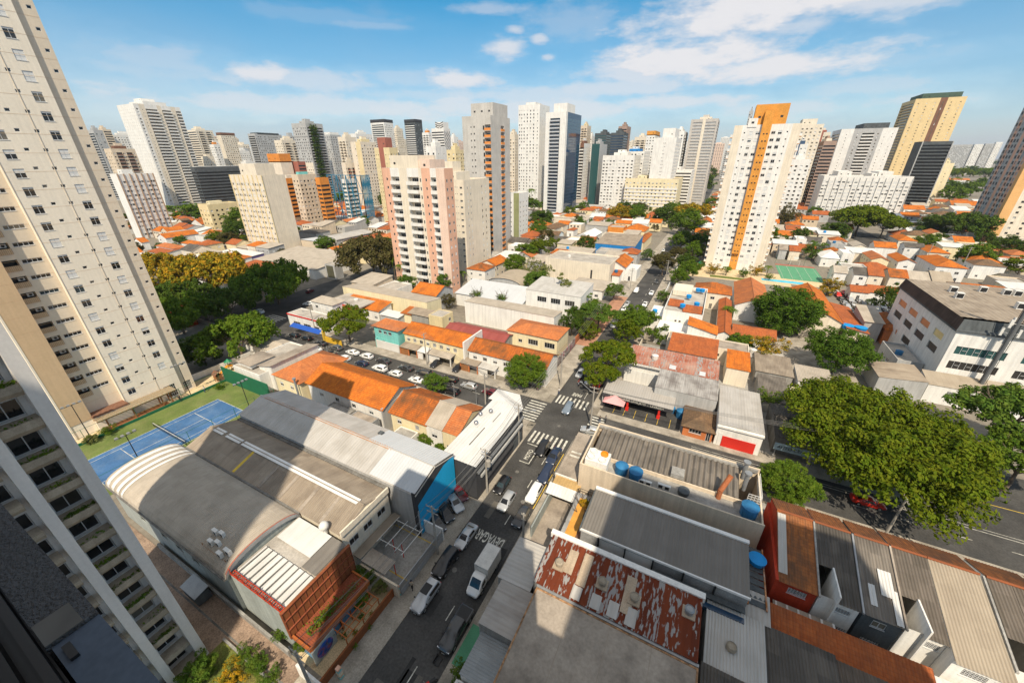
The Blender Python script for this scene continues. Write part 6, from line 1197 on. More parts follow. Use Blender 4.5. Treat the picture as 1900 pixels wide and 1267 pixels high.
# ------------------------------------------------------------------ block north-east of the crossing
flat('yard', -13.2, 18, 71.4, 110, .03, CO); flat('wash_forecourt', -14.6, 1.4, 70.6, 77.5, .15, 'asphalt'); paint('bay_line', [(x, x+.1, 70.9, 74.0) for x in (-12.2, -10, -7.8, -5.4, -3.0, -.6)], 'paint_yellow', .16)
a, b, c = at(1118, 728, 3.3), at(1250, 757, 3.3), at(1140, 702, 3.9)
r = thing('car_wash', 'open car wash with long grey roof, lettered black fascia and red-footed posts', 'car wash', ((a.x+b.x)/2, a.y+3, 0)); x0, x1, y0, y1 = a.x, b.x, a.y, c.y
mb = MB(); mb.sheet((x0, y0, 3.35), (x1-x0, 0, 0), (0, y1-y0, .5), .5, .02); mb.build('roof', 'metal_roof_tan', r) if uvmat('metal_roof_tan', 'corr', (.38, .355, .325), (.42, .39, .36), (.33, .3, .27), .7, 1.0, 30, dirt=.3) else 0
BX(x0, x1, y0-.06, y0-.003, 2.55, 3.32).build('fascia', 'dark_wall', r); BX(x0+.2, x1-.2, y1-.6, y1-.4, 0, 3.3).build('back_wall', 'dark_wall', r); BX(x0, x0+.2, y0+.3, y1-.3, 0, 3.3).build('side_wall', GW, r)
sign_text('BORRACHARIA LAVA JATO  -  LAVAGEM', r, ((x0+x1)/2, y0-.08, 2.95), 0, .62, PT, sx=1.0)
for x in (x0+5.6, x1-2.6):
 BX(x-.2, x+.2, y0+.2, y0+.6, .9, 2.55).build('post', 'red_paint', r); BX(x-.32, x+.32, y0+.1, y0+.7, .15, .9).build('post_foot', 'bright_red_foot', r) if mat('bright_red_foot', (.7, .03, .02), .6, .1, 1) else 0
um = thing('parasol', 'pink square fabric parasol at the corner of the car wash', 'parasol', (x0+3, y0-.4, 0)); mb = MB(); A = [(x0+.6, y0-2, 2.3), (x0+5.2, y0-2, 2.3), (x0+5.2, y0+1.6, 2.3), (x0+.6, y0+1.6, 2.3)]; T = (x0+2.9, y0-.2, 3.5)
for i in range(4): mb.face([A[i], A[(i+1) % 4], T])
mb.build('canopy', 'umbrella_pink', um); MB().tube((x0+2.9, y0-.2, .15), (x0+2.9, y0-.2, 3.45), .05, 6).build('pole', 'steel', um)
box_thing('notice_wall', 'white painted wall panel with red rim at the end of the car wash', 'wall', [('panel', WW, [(x1-.3, x1+5.2, y0+4.6, y0+4.9, 0, 3.0)]), ('rim', 'red_paint', [(x1-.3, x1+5.2, y0+4.55, y0+4.95, 3.0, 3.25)])], (x1+2.5, y0+4.7, 0))
tank(1.1, 75.9, .05, .95, 2.0, 'large blue water tank standing by the car wash'); tank(3.0, 76.6, .05, .8, 1.4, 'smaller blue water tank right of the large one by the car wash'); tank(-.6, 76.9, .05, .5, 1.5, 'blue drum left of the large tank by the car wash')
lowrise('small house with brown tile roof and orange brick street wall', 2.0, 7.3, 70.0, 77, 2.5, 'hip', 'tile_brown', 'orange_brick_wall', rise=1.3, wins=[('s', 2.2, 1.2, 2.2, .9, 'ribbon'), ('s', 4.6, .1, .8, 2.0, 'door')], ov=.5) if mat('orange_brick_wall', (.52, .17, .06), .9, .12, .5, fine=.2) else 0
r = lowrise('white garage with a wide red roller door and long grey metal roof', 7.7, 15.2, 69.9, 85.5, 4.7, 'sy+', MR, WW, rise=.3, name='garage', wins=[], ov=.05); BX(8.9, 14.4, 69.8, 69.89, .15, 2.5).build('door', 'red_paint', r); BX(7.6, 15.3, 69.6, 70.6, 4.3, 4.65).build('cornice', WW, r); BX(8.2, 8.8, 69.83, 69.89, .15, 3.0).build('frame', WW, r)
r = lowrise('grey metal shed with dark streaked roof behind the car wash', -5.0, 7.2, 77.2, 84.5, 5.4, 'sy-', 'metal_streak', GW, rise=.7, name='shed', wins=[], ov=.05) if uvmat('metal_streak', 'corr', (.36, .34, .32), (.42, .40, .38), (.16, .14, .13), .7, 1.0, 30, dirt=.9) else 0
r = lowrise('long shed with patchwork rusted roof of red and grey sheets', -13.2, 7.2, 86.9, 95.2, 5.0, 'sy-', 'rust_patch', WW, rise=.9, name='shed', wins=[], ov=.05) if uvmat('rust_patch', 'rust', (.30, .085, .045), (.40, .16, .11), (.50, .40, .33), .9, 1.3, 1.5, dirt=.5) and not CORR.update(rust_patch=(.62, .03), metal_streak=(.4, .02)) else 0
mb = MB(); mb.sheet((-13.2, 86.2, 4.7), (20.4, 0, 0), (0, 1.6, .25), .6, .02); mb.build('front_eave', MR, r); mb = MB(); mb.sheet((-3.4, 87.3, 5.2), (1.5, 0, 0), (0, 1.7, .2)); mb.sheet((3.2, 87.1, 5.2), (1.3, 0, 0), (0, 1.7, .2)); mb.build('new_sheet', 'metal_new', r)
tag(BX(-13.2, -5.2, 85.9, 86.1, 0, 3.4).build('yard_wall', WW), 'white wall at the back of the roofless yard behind the car wash', 'wall')
lowrise('narrow outbuilding with small bright orange tile roof behind the patchwork shed', 9, 13.8, 95.5, 104.5, 4.6, 'sy-', 'tile', CW, rise=.8, wins=[], ov=.2, name='outbuilding')
lowrise('shack with grey slanted corrugated roof left of the big spreading tree', 24, 30.6, 98, 105.5, 3.6, 'sy-', 'fibro', WW, rise=.6, wins=[], ov=.2, name='shack'); lowrise('shack with dark cluttered roof between orange tile roof and grey slanted roof', 15.6, 23.2, 99.5, 109, 3.4, 'sy-', FB, CO, rise=.6, wins=[], ov=.2, name='shack'); lowrise('low shack with mixed rusty and grey sheets right of the white garage', 15.8, 21.4, 86.5, 98, 3.0, 'sy-', 'fibro_mid', CO, rise=.4, wins=[], ov=.1, name='shack'); lowrise('low concrete room with tan roof beside the trunk of the big tree', 22, 26.5, 87, 95, 3.0, 'flat', 'tan_roof', CW, par=.2, wins=[('s', 2, .8, 1, 1, 'dark')], name='shack')
lowrise('old workshop with blackened corrugated roof half under the big tree', 17.4, 24.0, 72.5, 84, 3.8, 'gx', FD, 'concrete_dark', rise=.9, wins=[], ov=.2, name='workshop')
sg = box_thing('sign_board', 'faded pale blue lettered sign board over the workshop front', 'sign', [('board', 'sign_blue', [(17.2, 23.8, 70.3, 70.45, 2.3, 3.7)])], (20, 70.4, 0)) if mat('sign_blue', (.36, .47, .52), .8, .2, .8) else 0
for x in (17.6, 23.4): MB().tube((x, 70.5, 0), (x, 70.5, 3.6), .07, 6).build('post', 'steel', sg)
sign_text('AUTO CENTRO', sg, (20.5, 70.28, 3.0), 0, .8, SL)
# ------------------------------------------------------------------ white office block at the right
def office():
 x0, x1, y0, y1, H = 51.6, 82.0, 113.0, 148.0, 15.6
 r = thing('office_block', 'white office block with a dark roof band and tinted ribbon windows, at the right edge', 'office building', (66, 130, 0)); mb = MB(); items = []
 hw = []
 for (c, z, w, h, bk) in [(5.5, 11.6, 5.2, 1.7, 2), (13.2, 11.6, 5.2, 1.7, 2), (21, 11.6, 5.0, 1.7, 2), (28.8, 11.6, 4.6, 1.7, 3), (5.5, 8.2, 5.2, 1.8, 1), (13.2, 8.2, 5.2, 1.8, 1), (21, 8.2, 5.2, 1.8, 1), (28.8, 8.2, 4.6, 1.8, 1), (16, 4.4, 5.0, 1.9, 1), (9, 4.4, 1.2, 1.4, 2)]: hw.append((c-w/2, c+w/2, z, z+h, .2, bk))
 facade(mb, frame_of('w', x0, x1, y0, y1), 0, H, hw, .2, 4)
 hs = []
 for z, bk in ((10.4, 5), (6.8, 1)):
  for c in (5.2, 15.6, 25.5): hs.append((c-4.0, c+4.0, z, z+1.9, .2, bk))
 facade(mb, frame_of('s', x0, x1, y0, y1), 0, H, hs, .2, 0); facade(mb, frame_of('e', x0, x1, y0, y1), 0, H, [], .2, 0); facade(mb, frame_of('n', x0, x1, y0, y1), 0, H, [], .2, 0)
 mb.build('wall', [WW, WD, 'pane_orange', 'pane_yellow', WW, 'glass_green'], r)
 for z in (10.4, 6.8):
  for c in (5.2, 15.6, 25.5):
   w = MB()
   for k in range(1, 8): w.box(x0+c-4+k-.03, x0+c-4+k+.03, y0+.1, y0+.14, z, z+1.9)
   for k in (1, 3, 5): w.box(x0+c-4+k+.2, x0+c-4+k+1.0, y0+.02, y0+.09, z+.9, z+.97)
   w.build('window', 'alu', r)
 b = MB(); e = .35; b.box(x0-e, x1+e, y0-e, y1+e, H, H+.4, 0); b.face([(x0-e, y1+e, H+.4), (x0-e, y0-e, H+.4), (x0+.2, y0+.2, H+2.9), (x0+.2, y1-.2, H+2.9)], 1); b.face([(x0-e, y0-e, H+.4), (x1+e, y0-e, H+.4), (x1, y0+3.4, H+2.6), (x0+.2, y0+.2, H+2.9)], 0); b.build('roof_band', [SL, 'roof_band_brown'], r)
 t = MB(); t.sheet((x0+.2, y0+3.2, H+2.55), (x1-x0, 0, 0), (0, y1-y0-3.4, .3), 1.0, .04); t.build('roof', FB, r)
 for i, (px, py) in enumerate(((1768, 535), (1779, 546), (1823, 535), (1867, 540), (1887, 542), (1893, 565))):
  p = at(px, py, 19.3); box_thing('rooftop_unit', 'white rooftop air handling box on the office block, %s from the left' % ('first', 'second', 'third', 'fourth', 'fifth', 'sixth')[i], 'air conditioner', [('body', PW, [(p.x-.5, p.x+.9, p.y-.5, p.y+.6, H+2.6, H+4.2)]), ('grille', BK, [(p.x-.4, p.x+.8, p.y-.53, p.y-.501, H+2.9, H+4.0)])], (p.x, p.y, H+2.6))
mat('pane_orange', (.62, .24, .10), .4, .08, .5); mat('pane_yellow', (.78, .62, .28), .4, .08, .5); mat('roof_band_brown', (.075, .05, .04), .9, .25, .4, streak=.3); office()
lowrise('low white annex with a tan roof strip in front of the office block', 49.2, 84, 107.6, 112.6, 4.4, 'sy-', 'fibro_tan', WW, rise=1.2, wins=[('s', 4.5, 2.6, 2.2, .8, 'bars')], ov=.1, name='annex'); lowrise('low shed with brown roof left of the office annex', 40.5, 48.8, 107, 116, 4.2, 'sx-', FB, GW, rise=.8, wins=[], ov=.1, name='shed'); lowrise('small grey annex against the left side of the office block', 46.5, 51.4, 118, 130, 4.5, 'flat', FR, GW, wins=[('w', 3, 2, 1.5, 1, SD), ('w', 7, 2, 1.5, 1, SD)], name='annex')
am = thing('antenna_mast', 'dark grey telecom mast with antenna panels in front of the white office', 'antenna mast', (60, 104, 0)); p = at(1818, 716, 4.6); x, y = p.x, p.y
am.location = (x, y, 0); MB().tube((x, y, 0), (x, y, 31), .42, 12, r2=.30).build('mast', 'mast_grey', am) if mat('mast_grey', (.16, .165, .17), .6, .1, .5, metal=.3) else 0
mb = MB(); mb.tube((x+.55, y-.1, 4), (x+.5, y-.1, 30), .05, 5); mb.tube((x-.55, y-.1, 4), (x-.5, y-.1, 30), .05, 5)
for k in range(40): mb.tube((x+.5, y-.1, 4+k*.65), (x+.3, y-.1, 4+k*.65), .03, 4)
mb.build('ladder', BK, am)
for k, (dz, a) in enumerate(((16.4, .4), (16.4, 2.6), (18.6, -.6), (18.6, 1.6), (18.6, 3.6), (21, .9))):
 ax, ay = x+1.4*math.cos(a), y+1.4*math.sin(a); q = MB(); q.box(ax-.2, ax+.2, ay-.15, ay+.15, dz, dz+1.7); q.tube((x, y, dz+.8), (ax, ay, dz+.8), .05, 5); q.build('antenna', PW, am)
# ------------------------------------------------------------------ houses of the middle distance: columns in the picture fix the near corner and both ends
def H(label, xl, xc, xr, yc, z, kind='gy', roof='tile', wall=WW, depth=None, **kw):
 x0, x1, y0, y1, _ = foot(xl, xc, xr, yc, z, depth=depth); x1 = max(x1, x0+3); y1 = min(max(y1, y0+3.5), y0+60)
 return lowrise(label, x0, x1, y0, y1, z, kind, roof, wall, **kw)
# north side of the cross street
tl = H('turquoise two-storey house with hipped orange roof', 693, 737, 760, 614, 6.6, 'hip', 'tile', 'teal_wall', rise=1.8, wins=[('s', 2.2, 4.6, 1.2, 1.0, SD), ('s', 4.2, 4.6, 1.2, 1.0, SD), ('s', 3, .1, 1.1, 2.2, 'door'), ('s', 6, 4.6, 1.2, 1.0, SD)], ov=.6)
box_thing('terrace_wall', 'turquoise and white street terrace in front of the turquoise house', 'wall', [('wall', 'teal_wall', [(-82.6, -82.3, 71.8, 75.5, 0, 3.0), (-82.3, -73.6, 75.3, 75.5, 0, 2.0)]), ('shutter', MW, [(-82.3, -73.6, 71.7, 71.9, .1, 2.6)])], (-78, 72, 0))
x0, x1, y0, y1, _ = foot(746, 858, 872, 645, 5.8, depth=7)
lowrise('long row of small terrace houses with orange tile roof and yellow, white and orange fronts', x0, x1, 74.2, 82.0, 5.6, 'gx', 'tile', PY, rise=1.9, wins=[('s', k*2.3+1.4, 3.4, 1.1, 1.1, (HF, 'bars', SD)[k % 3]) for k in range(8)]+[('s', k*4.6+2.6, .1, 1.0, 2.1, 'door') for k in range(4)], ov=.35)
xa = x1+.4; lowrise('terrace houses with orange tile roof behind the round street-corner tree', xa+1.3, -29.3, 73.8, 81.5, 5.4, 'gx', 'tile', WW, rise=1.9, wins=[('s', k*3+1.8, 3.2, 1.2, 1.1, (HF, SD)[k % 2]) for k in range(6)], ov=.35); tag(BX(xa, xa+.35, 73, 82.2, 0, 7.6).build('party_wall', WW), 'tall white party wall between the two orange terrace roofs', 'wall')
for i, (a, b, m, w, lab) in enumerate(((-73.2, -67, FB, 'orange_brick_wall', 'carport with dark brown corrugated roof and brick posts before the terrace houses'), (-66.8, -63.5, MW, WW, 'carport with white sheet roof before the terrace houses'), (-63.3, -55.6, 'fibro', WW, 'carport with grey striped roof and white gate before the terrace houses'), (-52.6, -47.2, FB, 'orange_brick_wall', 'carport with dark roof and red brick gate left of the round corner tree'), (-47.0, -42.0, 'fibro_pale', WW, 'carport with grey ribbed roof and white railings left of the round corner tree'))):
 r = thing('carport', lab, 'carport', ((a+b)/2, 72.6, 0)); mb = MB(); mb.sheet((a, 71.3, 2.5), (b-a, 0, 0), (0, 2.8, .4), .4, .03); mb.build('roof', m, r)
 for x in (a+.12, (a+b)/2, b-.12): BX(x-.12, x+.12, 71.6, 71.84, 0, 2.5).build('post', w, r)
 BX(a+.3, (a+b)/2-.2, 71.65, 71.75, .1, 2.2).build('gate', ('wood', PW)[i in (1, 2, 4)], r)
H('car repair shop with flat roof, red fascia, blue awning and yellow pillars', 533, 594, 620, 598, 4.6, 'flat', FR, WW, par=.35, wins=[('s', 4, 1.2, 3.4, 1.4, 'ribbon'), ('s', 9, 1.2, 3.4, 1.4, 'ribbon'), ('s', 13.5, 1.2, 2.4, 1.4, 'ribbon')], trim='red_paint', name='shop')
a = at(545, 598, 3.4); b = at(594, 612, 3.4); mb = MB(); mb.sheet((a.x, b.y-1.5, 2.7), (b.x-a.x+1, 0, 0), (0, 1.6, .7)); tag(mb.build('awning', 'awning_blue'), 'sloping bright blue awning over the repair shop front', 'awning') if mat('awning_blue', (.02, .09, .42), .6, .1, 1) else 0
tag(BX(b.x+1.2, b.x+1.9, b.y-.6, b.y+.1, 0, 3.6).build('pillar', 'paint_yellow'), 'yellow pillar at the right end of the repair shop', 'pillar'); tag(BX(b.x+2, b.x+9, b.y-.4, b.y-.2, 0, 1.8).build('yard_wall', 'yellow_wall2'), 'yellow yard wall half hidden under the umbrella-shaped street tree', 'wall') if mat('yellow_wall2', (.72, .44, .04), .8, .1, .5) else 0
H('white house with grey hipped roof behind the repair shop', 577, 616, 640, 567, 6.0, 'hip', 'fibro', WW, rise=1.6)
H('lean-to with orange tile roof under the long cream warehouse wall', 632, 702, 726, 578, 3.8, 'sy-', 'tile', WW, rise=1.5); H('small orange tile lean-to at the right under the cream warehouse wall', 745, 762, 786, 584, 3.8, 'sy-', 'tile', PY, rise=1.2); H('small canopy with white striped roof between the two orange lean-tos', 706, 738, 742, 590, 3.2, 'sy-', MW, GW, rise=.4, wins=[])
H('long warehouse with blank cream street wall and flat grey-tan roof', 636, 792, 818, 566, 6.2, 'sy+', 'fibro', PY, rise=.9, name='warehouse', wins=[], ov=.05)
H('yellow-walled building with grey flat roof behind the terrace houses', 795, 820, 840, 590, 5.4, 'flat', FR, 'yellow_wall', par=.2, wins=[('e', 4, 3, 1.2, 1.2, SD)]); H('dark-roofed shed left of the yellow-walled building', 758, 794, 802, 588, 4.2, 'sy-', FB, CO, rise=.8, wins=[])
H('long shed with maroon metal roof behind the orange terrace roofs', 822, 931, 941, 640, 4.3, 'gx', 'maroon_roof', CO, depth=8, rise=1.3, wins=[], name='shed')
H('house with hipped orange tile roof at the corner of the far street', 942, 1034, 1050, 631, 6.0, 'hip', 'tile', PY, depth=9, rise=1.3, wins=[('s', 4, 3, 1.2, 1, SD), ('s', 8, 3, 3, 1.6, 'ribbon'), ('s', 13, 3, 3, 1.6, 'ribbon')])
H('long white windowless building with grey roof and pale skylights behind the corner house', 862, 1028, 1042, 592, 7.0, 'sy+', 'fibro', WW, depth=7, rise=.6, wins=[('e', 2, 3.6, 1.2, 1.2, SD), ('e', 4.5, 3.6, 1.2, 1.2, SD)], ov=.1, name='warehouse')
H('hall with broad bright white metal roof behind the long white building', 846, 968, 980, 564, 4.8, 'sy-', 'metal_new', WW, depth=12, rise=2.2, wins=[], name='warehouse')
H('white three-storey building with rounded grey roof and an open terrace floor', 976, 1078, 1094, 552, 9.6, 'sy-', 'fibro_pale', WW, depth=14, rise=1.0, wins=[('s', 6, 6.0, 3.4, 1.8, 'ribbon'), ('s', 11, 6.0, 3.4, 1.8, 'ribbon'), ('s', 16, 6.0, 3.4, 1.8, 'ribbon'), ('e', 3, 1, 2.4, 1.6, 'ribbon'), ('e', 7, 1, 2.4, 1.6, 'ribbon'), ('e', 11, 1, 2.4, 1.6, 'ribbon')], ov=.1, name='office_building')
H('grey barrel-roofed hall with blank curved gable below the cream block', 907, 966, 994, 533, 5.0, 'barrel_y', 'fibro_tan', GW, rise=2.6, wins=[], name='warehouse')
H('long beige modern building with narrow slot windows and flat roof', 1012, 1132, 1138, 494, 8.6, 'flat', FR, CW, depth=18, par=.6, wins=[('s', 28, 4.0, 5, 1.0, 'ribbon'), ('s', 22, 2, .8, 4, 'dark')], name='office_building')
H('low house with hipped grey roofs in front of the beige modern building', 1055, 1118, 1126, 540, 3.8, 'hip', 'fibro', WW, depth=14, rise=1.6)
H('bluish white gabled house with orange roof beside the far street', 1126, 1160, 1174, 495, 6.6, 'gy', 'tile', WW, rise=2.2, ov=.6); H('lower orange lean-to roof in front of the gabled orange house', 1136, 1149, 1158, 512, 3.8, 'sy-', TR, WW, depth=7, rise=1.4); H('small white flat-roofed house beside the far street pavement', 1156, 1182, 1190, 503, 5.0, 'flat', WR, WW)
H('house with bright hipped orange roof behind the beige modern building', 1021, 1058, 1064, 474, 5.6, 'hip', 'tile', WW, rise=2.2); H('long grey shed behind the bright hipped orange roof', 1030, 1097, 1104, 470, 5.2, 'sy-', 'fibro', GW, depth=8, rise=.8, wins=[], name='shed')
gy = H('sports hall with vivid blue wall, white frame and arched grey roof', 1105, 1178, 1188, 458, 7.4, 'sy-', FB, 'blue_wall', depth=22, rise=2.4, wins=[], name='sports_hall', ov=.1)
p = at(1100, 470, .05); flat('blue_court', p.x-26, p.x+1, p.y+2, p.y+26, .06, 'court_light') if mat('court_light', (.25, .55, .75), .8, .06, .3) else 0
H('low white gabled house with brown roof near the small lawn', 1005, 1036, 1051, 438, 4.6, 'gx', 'tile_brown', WW, depth=10); H('cream two-storey house with flat tiled roof left of the round green tree', 1024, 1060, 1068, 408, 6.8, 'flat', 'tan_roof', CW); H('grey metal shed behind the white tent roof', 1088, 1128, 1137, 420, 6.4, 'sy-', 'fibro', GW, rise=.8, wins=[], name='shed'); H('building with plain orange street wall behind the blue sports hall', 1128, 1157, 1162, 424, 6.0, 'flat', FR, OW, depth=12, wins=[]); H('yellow house with broad hipped orange roof beyond the blue sports hall', 1157, 1196, 1205, 430, 5.8, 'hip', 'tile', PY); H('yellow gabled house with orange roof beside the blue sports hall', 1180, 1194, 1210, 450, 5.6, 'gy', 'tile', PY); H('white gabled tent hall beside the pale blue court', 1068, 1098, 1117, 442, 5.0, 'gy', WR, WW, wins=[], name='tent_hall', cat='hall')
H('house with low orange roof among bushes behind the tent hall', 1052, 1064, 1072, 428, 4.4, 'hip', TR, WW); H('white long building with red tile roof below the blue glass tower', 1066, 1098, 1103, 373, 6.0, 'gx', TR, WW, depth=14); H('white and teal low building with a green canopy right of the glass tower', 1070, 1108, 1114, 362, 5.0, 'flat', FR, WW, depth=14); H('orange-walled low building in front of the shuttered white block', 1136, 1152, 1160, 352, 6, 'flat', FR, OW, depth=14); H('long low white warehouse in front of the yellow banded block', 1066, 1118, 1126, 386, 4.4, 'sy-', MR, WW, depth=14, wins=[], name='warehouse'); H('small pale house with green-tinted roof panels beside a garden', 1092, 1120, 1126, 402, 4.2, 'sy-', 'metal_new', CW, depth=12)
H('low white wing with flat roof at the foot of the yellow banded block', 1157, 1250, 1258, 384, 6.6, 'flat', FR, WW, depth=14, par=.6); H('small white gabled house at the foot of the yellow banded block', 1196, 1212, 1222, 402, 4.4, 'gy', TR, WW)
tag(BX(*(lambda p: (p.x-16, p.x+10, p.y, p.y+.3))(at(905, 470, 0)), 0, 1.4).build('brick_garden_wall', OR), 'low orange garden wall at the foot of the concrete tower', 'wall'); p = at(985, 452, 0); flat('lawn', p.x-12, p.x+12, p.y, p.y+12, .05, 'grass')
lowrise('low grey parking deck at the foot of the concrete tower', -108, -96, 170, 186, 3.4, 'flat', FR, CO, par=.5, wins=[], name='parking_deck')
# west: around the yellow slab
H('yellow gabled house with long rusty orange tile roof left of the pink tower', 636, 664, 724, 452, 4.8, 'gy', TR, 'yellow_wall', rise=2); H('orange-walled house with bright tile roof beside the pink tower', 686, 696, 726, 422, 5.0, 'gy', 'tile', OW); H('white house with orange roof and balcony behind the dark brown tree', 629, 644, 678, 393, 6, 'gy', 'tile', WW); H('white gabled house with orange roof, in front of the white house with balcony', 630, 642, 674, 412, 5.2, 'gy', 'tile', WW); H('small blue-white house with hipped orange roof', 602, 618, 629, 414, 4.6, 'hip', 'tile', WW); H('wide white house with hipped orange roof left of the pink tower', 676, 700, 723, 403, 5.6, 'hip', 'tile', WW); H('narrow white house with orange roof below the orange office', 593, 602, 616, 402, 5, 'gy', 'tile', WW); H('small yellow house with orange roof at the foot of the beige office', 584, 592, 606, 388, 4.8, 'gy', 'tile', 'yellow_wall'); H('white modern flat house below the blue steel frame', 656, 666, 702, 380, 5.6, 'flat', WR, WW)
H('beige open-fronted shed with silver roof right of the yellow slab', 558, 591, 619, 450, 6.6, 'sy+', 'metal_new', 'tan_wall', rise=.5, wins=[('e', 5, .3, 8, 4.8, 'dark')], name='shed'); H('silver barrel-roofed hall beside the open-fronted shed', 596, 624, 690, 446, 5.6, 'barrel_y', MR, GW, rise=1.6, wins=[], name='warehouse'); H('low building with a dark gridded flat roof behind the open-fronted shed', 552, 586, 612, 434, 5.0, 'sy-', FD, GW, rise=.4, wins=[], name='warehouse'); H('low hall with wide pale flat roof in front of the open-fronted shed', 560, 624, 636, 484, 4.6, 'sy-', MW, WW, depth=14, rise=.6, wins=[], name='warehouse'); H('wide low workshops with grey corrugated roofs along the cross street', 470, 583, 600, 501, 4.6, 'sy-', 'fibro', WW, depth=26, rise=2.0, wins=[('s', k*5+4, 2.4, 1.8, .8, SD) for k in range(8)], name='workshop'); H('grey commercial box with a dark olive panel left of the brown-leaved tree', 602, 620, 634, 494, 6.4, 'flat', FR, GW, wins=[], par=.3);
x0, x1, y0, y1, _ = foot(602, 620, 634, 494, 6.4); tag(BX(x0+1, x1-1, y0-.12, y0-.02, .6, 6.2).build('wall_panel', 'olive_panel'), 'big dark olive panel on the grey commercial box', 'panel') if mat('olive_panel', (.10, .095, .06), .7, .1, .5) else 0
H('long bright white-roofed sheds with purple trim in front of the yellow slab', 402, 459, 478, 478, 3.4, 'sy-', MW, 'purple_trim', depth=9, rise=.6, wins=[], name='shed') if mat('purple_trim', (.18, .14, .30), .8, .1, .5) else 0
H('flat orange canopy roof beside the white-roofed sheds', 398, 438, 443, 484, 3.6, 'sy-', 'tile', WW, depth=8, rise=.6, wins=[], name='canopy'); H('low house with dark red roof pieces between the street trees', 428, 480, 490, 508, 4.4, 'sy-', TR, WW, depth=12, rise=1.4)
H('big white house with long orange gable roof behind the hipped orange roofs', 292, 307, 368, 442, 6.0, 'gy', 'tile', WW); H('white house with bright hipped orange roof beside the cream tower', 289, 320, 346, 462, 5.6, 'hip', 'tile', WW); H('house with hipped orange roof and open dark garage', 336, 362, 384, 455, 5.0, 'hip', 'tile', WW); H('tall white gabled house with orange roof behind the green street trees', 355, 374, 394, 416, 6.2, 'gy', 'tile', WW); H('brown-roofed house at the foot of the tall white balcony tower', 328, 341, 356, 413, 5.0, 'gy', 'tile_brown', CW); H('white flat-walled commercial building left of the palm', 362, 377, 430, 441, 6.6, 'flat', FR, WW, wins=[]); H('small orange-roofed house low beside the cream tower', 248, 262, 276, 450, 4.8, 'gy', 'tile', WW); H('small house with dark red roof near the yellow-flowering trees', 274, 302, 314, 472, 4.0, 'sy-', TR, WW, depth=9, rise=1.5); H('carport with faded blue sheet roof near the yellow-flowering trees', 296, 309, 327, 483, 3.0, 'sy-', 'metal_blue', WW, rise=.3, wins=[], name='carport') if uvmat('metal_blue', 'corr', (.22, .34, .44), (.28, .40, .5), (.2, .25, .3), .7, 1, 30, dirt=.4) else 0
sh = box_thing('canopy', 'red shop canopy under the trees by the cream tower', 'canopy', [('roof', 'red_paint', [(-167, -150, 57.5, 61.5, 3.4, 3.7)]), ('wall', 'red_wall', [(-167, -150, 54, 57.4, 0, 3.6)])], (-158, 58, 0)); tag(box_thing('petrol_canopy', 'red-edged grey shop front with open bays beyond the crossing trees', 'shop', [('roof', FR, [(-118, -102, 84, 94, 4.6, 5.0)]), ('fascia', 'red_paint', [(-118.2, -101.8, 83.7, 83.95, 3.8, 5.1)]), ('wall', GW, [(-117.5, -102.5, 92, 93.9, 0, 4.6)])], (-110, 88, 0)), 'red-edged grey shop front with open bays beyond the crossing trees', 'shop')
lowrise('old grey-roofed corner house with patched roof beside the cross street trees', -113, -100, 52, 58, 3.6, 'gx', 'fibro', WW, rise=1.0, wins=[]);
# east: between far street, orange-spined tower and office
fl = lowrise('white walled house cluster with tile patches, blue tanks and flat terraces beside the far street', -9.5, 1.8, 121, 150, 6.6, 'flat', FR, WW, par=1.0, wins=[('s', 4, 4.2, .7, .7, SM), ('s', 5.2, 4.2, .7, .7, SM)])
mb = MB(); mb.sheet((-9, 128, 6.8), (4.5, 0, 0), (0, 4, 1.2), .3, .03); mb.sheet((-4.2, 124, 6.8), (5.5, 0, 0), (0, 4, 1.2), .3, .03); mb.build('tile_patch', TR, fl); mb = MB(); mb.box(-9, -3, 140, 149, 6.8, 8.6); mb.build('roof_room', CW, fl)
for i, (x, y) in enumerate(((-4.5, 126.5), (-.6, 130), (-3.5, 137), (-1.2, 146), (.2, 146))): tank(x, y, 7.4, .8, 1.1, 'small bright blue roof tank on the white house cluster, %s from the camera' % ('nearest', 'second', 'third', 'fourth', 'farthest')[i], 'bright_tank')
lowrise('low white flat building in front of the white house cluster', -10, 4, 112, 120.8, 3.8, 'flat', WR, WW, wins=[], par=.4); H('low white walled yard house by the far street trees', 1204, 1228, 1240, 590, 4.0, 'flat', WR, WW, depth=10, wins=[])
lowrise('cream house with flat tan roof behind the red-roofed blank wall', -6, 14, 105.5, 111.5, 4.6, 'flat', 'tan_roof', CW, par=.25, wins=[('s', 9, 2.4, .8, .8, 'dark'), ('s', 13, 2.4, .8, .8, 'dark')])
lowrise('blank pinkish cream house with red-orange lean-to roof behind the patchwork shed', -4.6, 6.2, 96.5, 104.6, 5.8, 'sy-', TR, CW, rise=1.5, wins=[]); lowrise('long narrow house with red-orange roof running back from the palms', 6.4, 9.8, 117, 150, 4.4, 'gy', TR, WW, rise=.9, wins=[]); lowrise('small white gable with orange roof slope before the long narrow house', -1.5, 6.0, 113, 119.5, 5.4, 'sx+', 'tile', WW, rise=1.8, wins=[])
lowrise('hall with broad orange gable roof left of the round dark green tree', 11, 21, 143, 172, 5.6, 'gy', 'tile', WW, rise=2.4, wins=[], name='hall'); lowrise('cream-ended hall with broad orange gable roof right of the round dark green tree', 29.5, 39, 138, 172, 5.8, 'gy', 'tile', CW, rise=2.4, wins=[], name='hall'); lowrise('narrow shed with maroon roof squeezed beside the cream-ended orange hall', 40, 45, 136, 160, 4.4, 'sx+', TR, CW, rise=1.0, wins=[], name='shed'); lowrise('low red-orange roofed house in front of the round dark green tree', 10.5, 21, 119.5, 128, 4.0, 'gx', TR, WW, rise=1.4, wins=[])
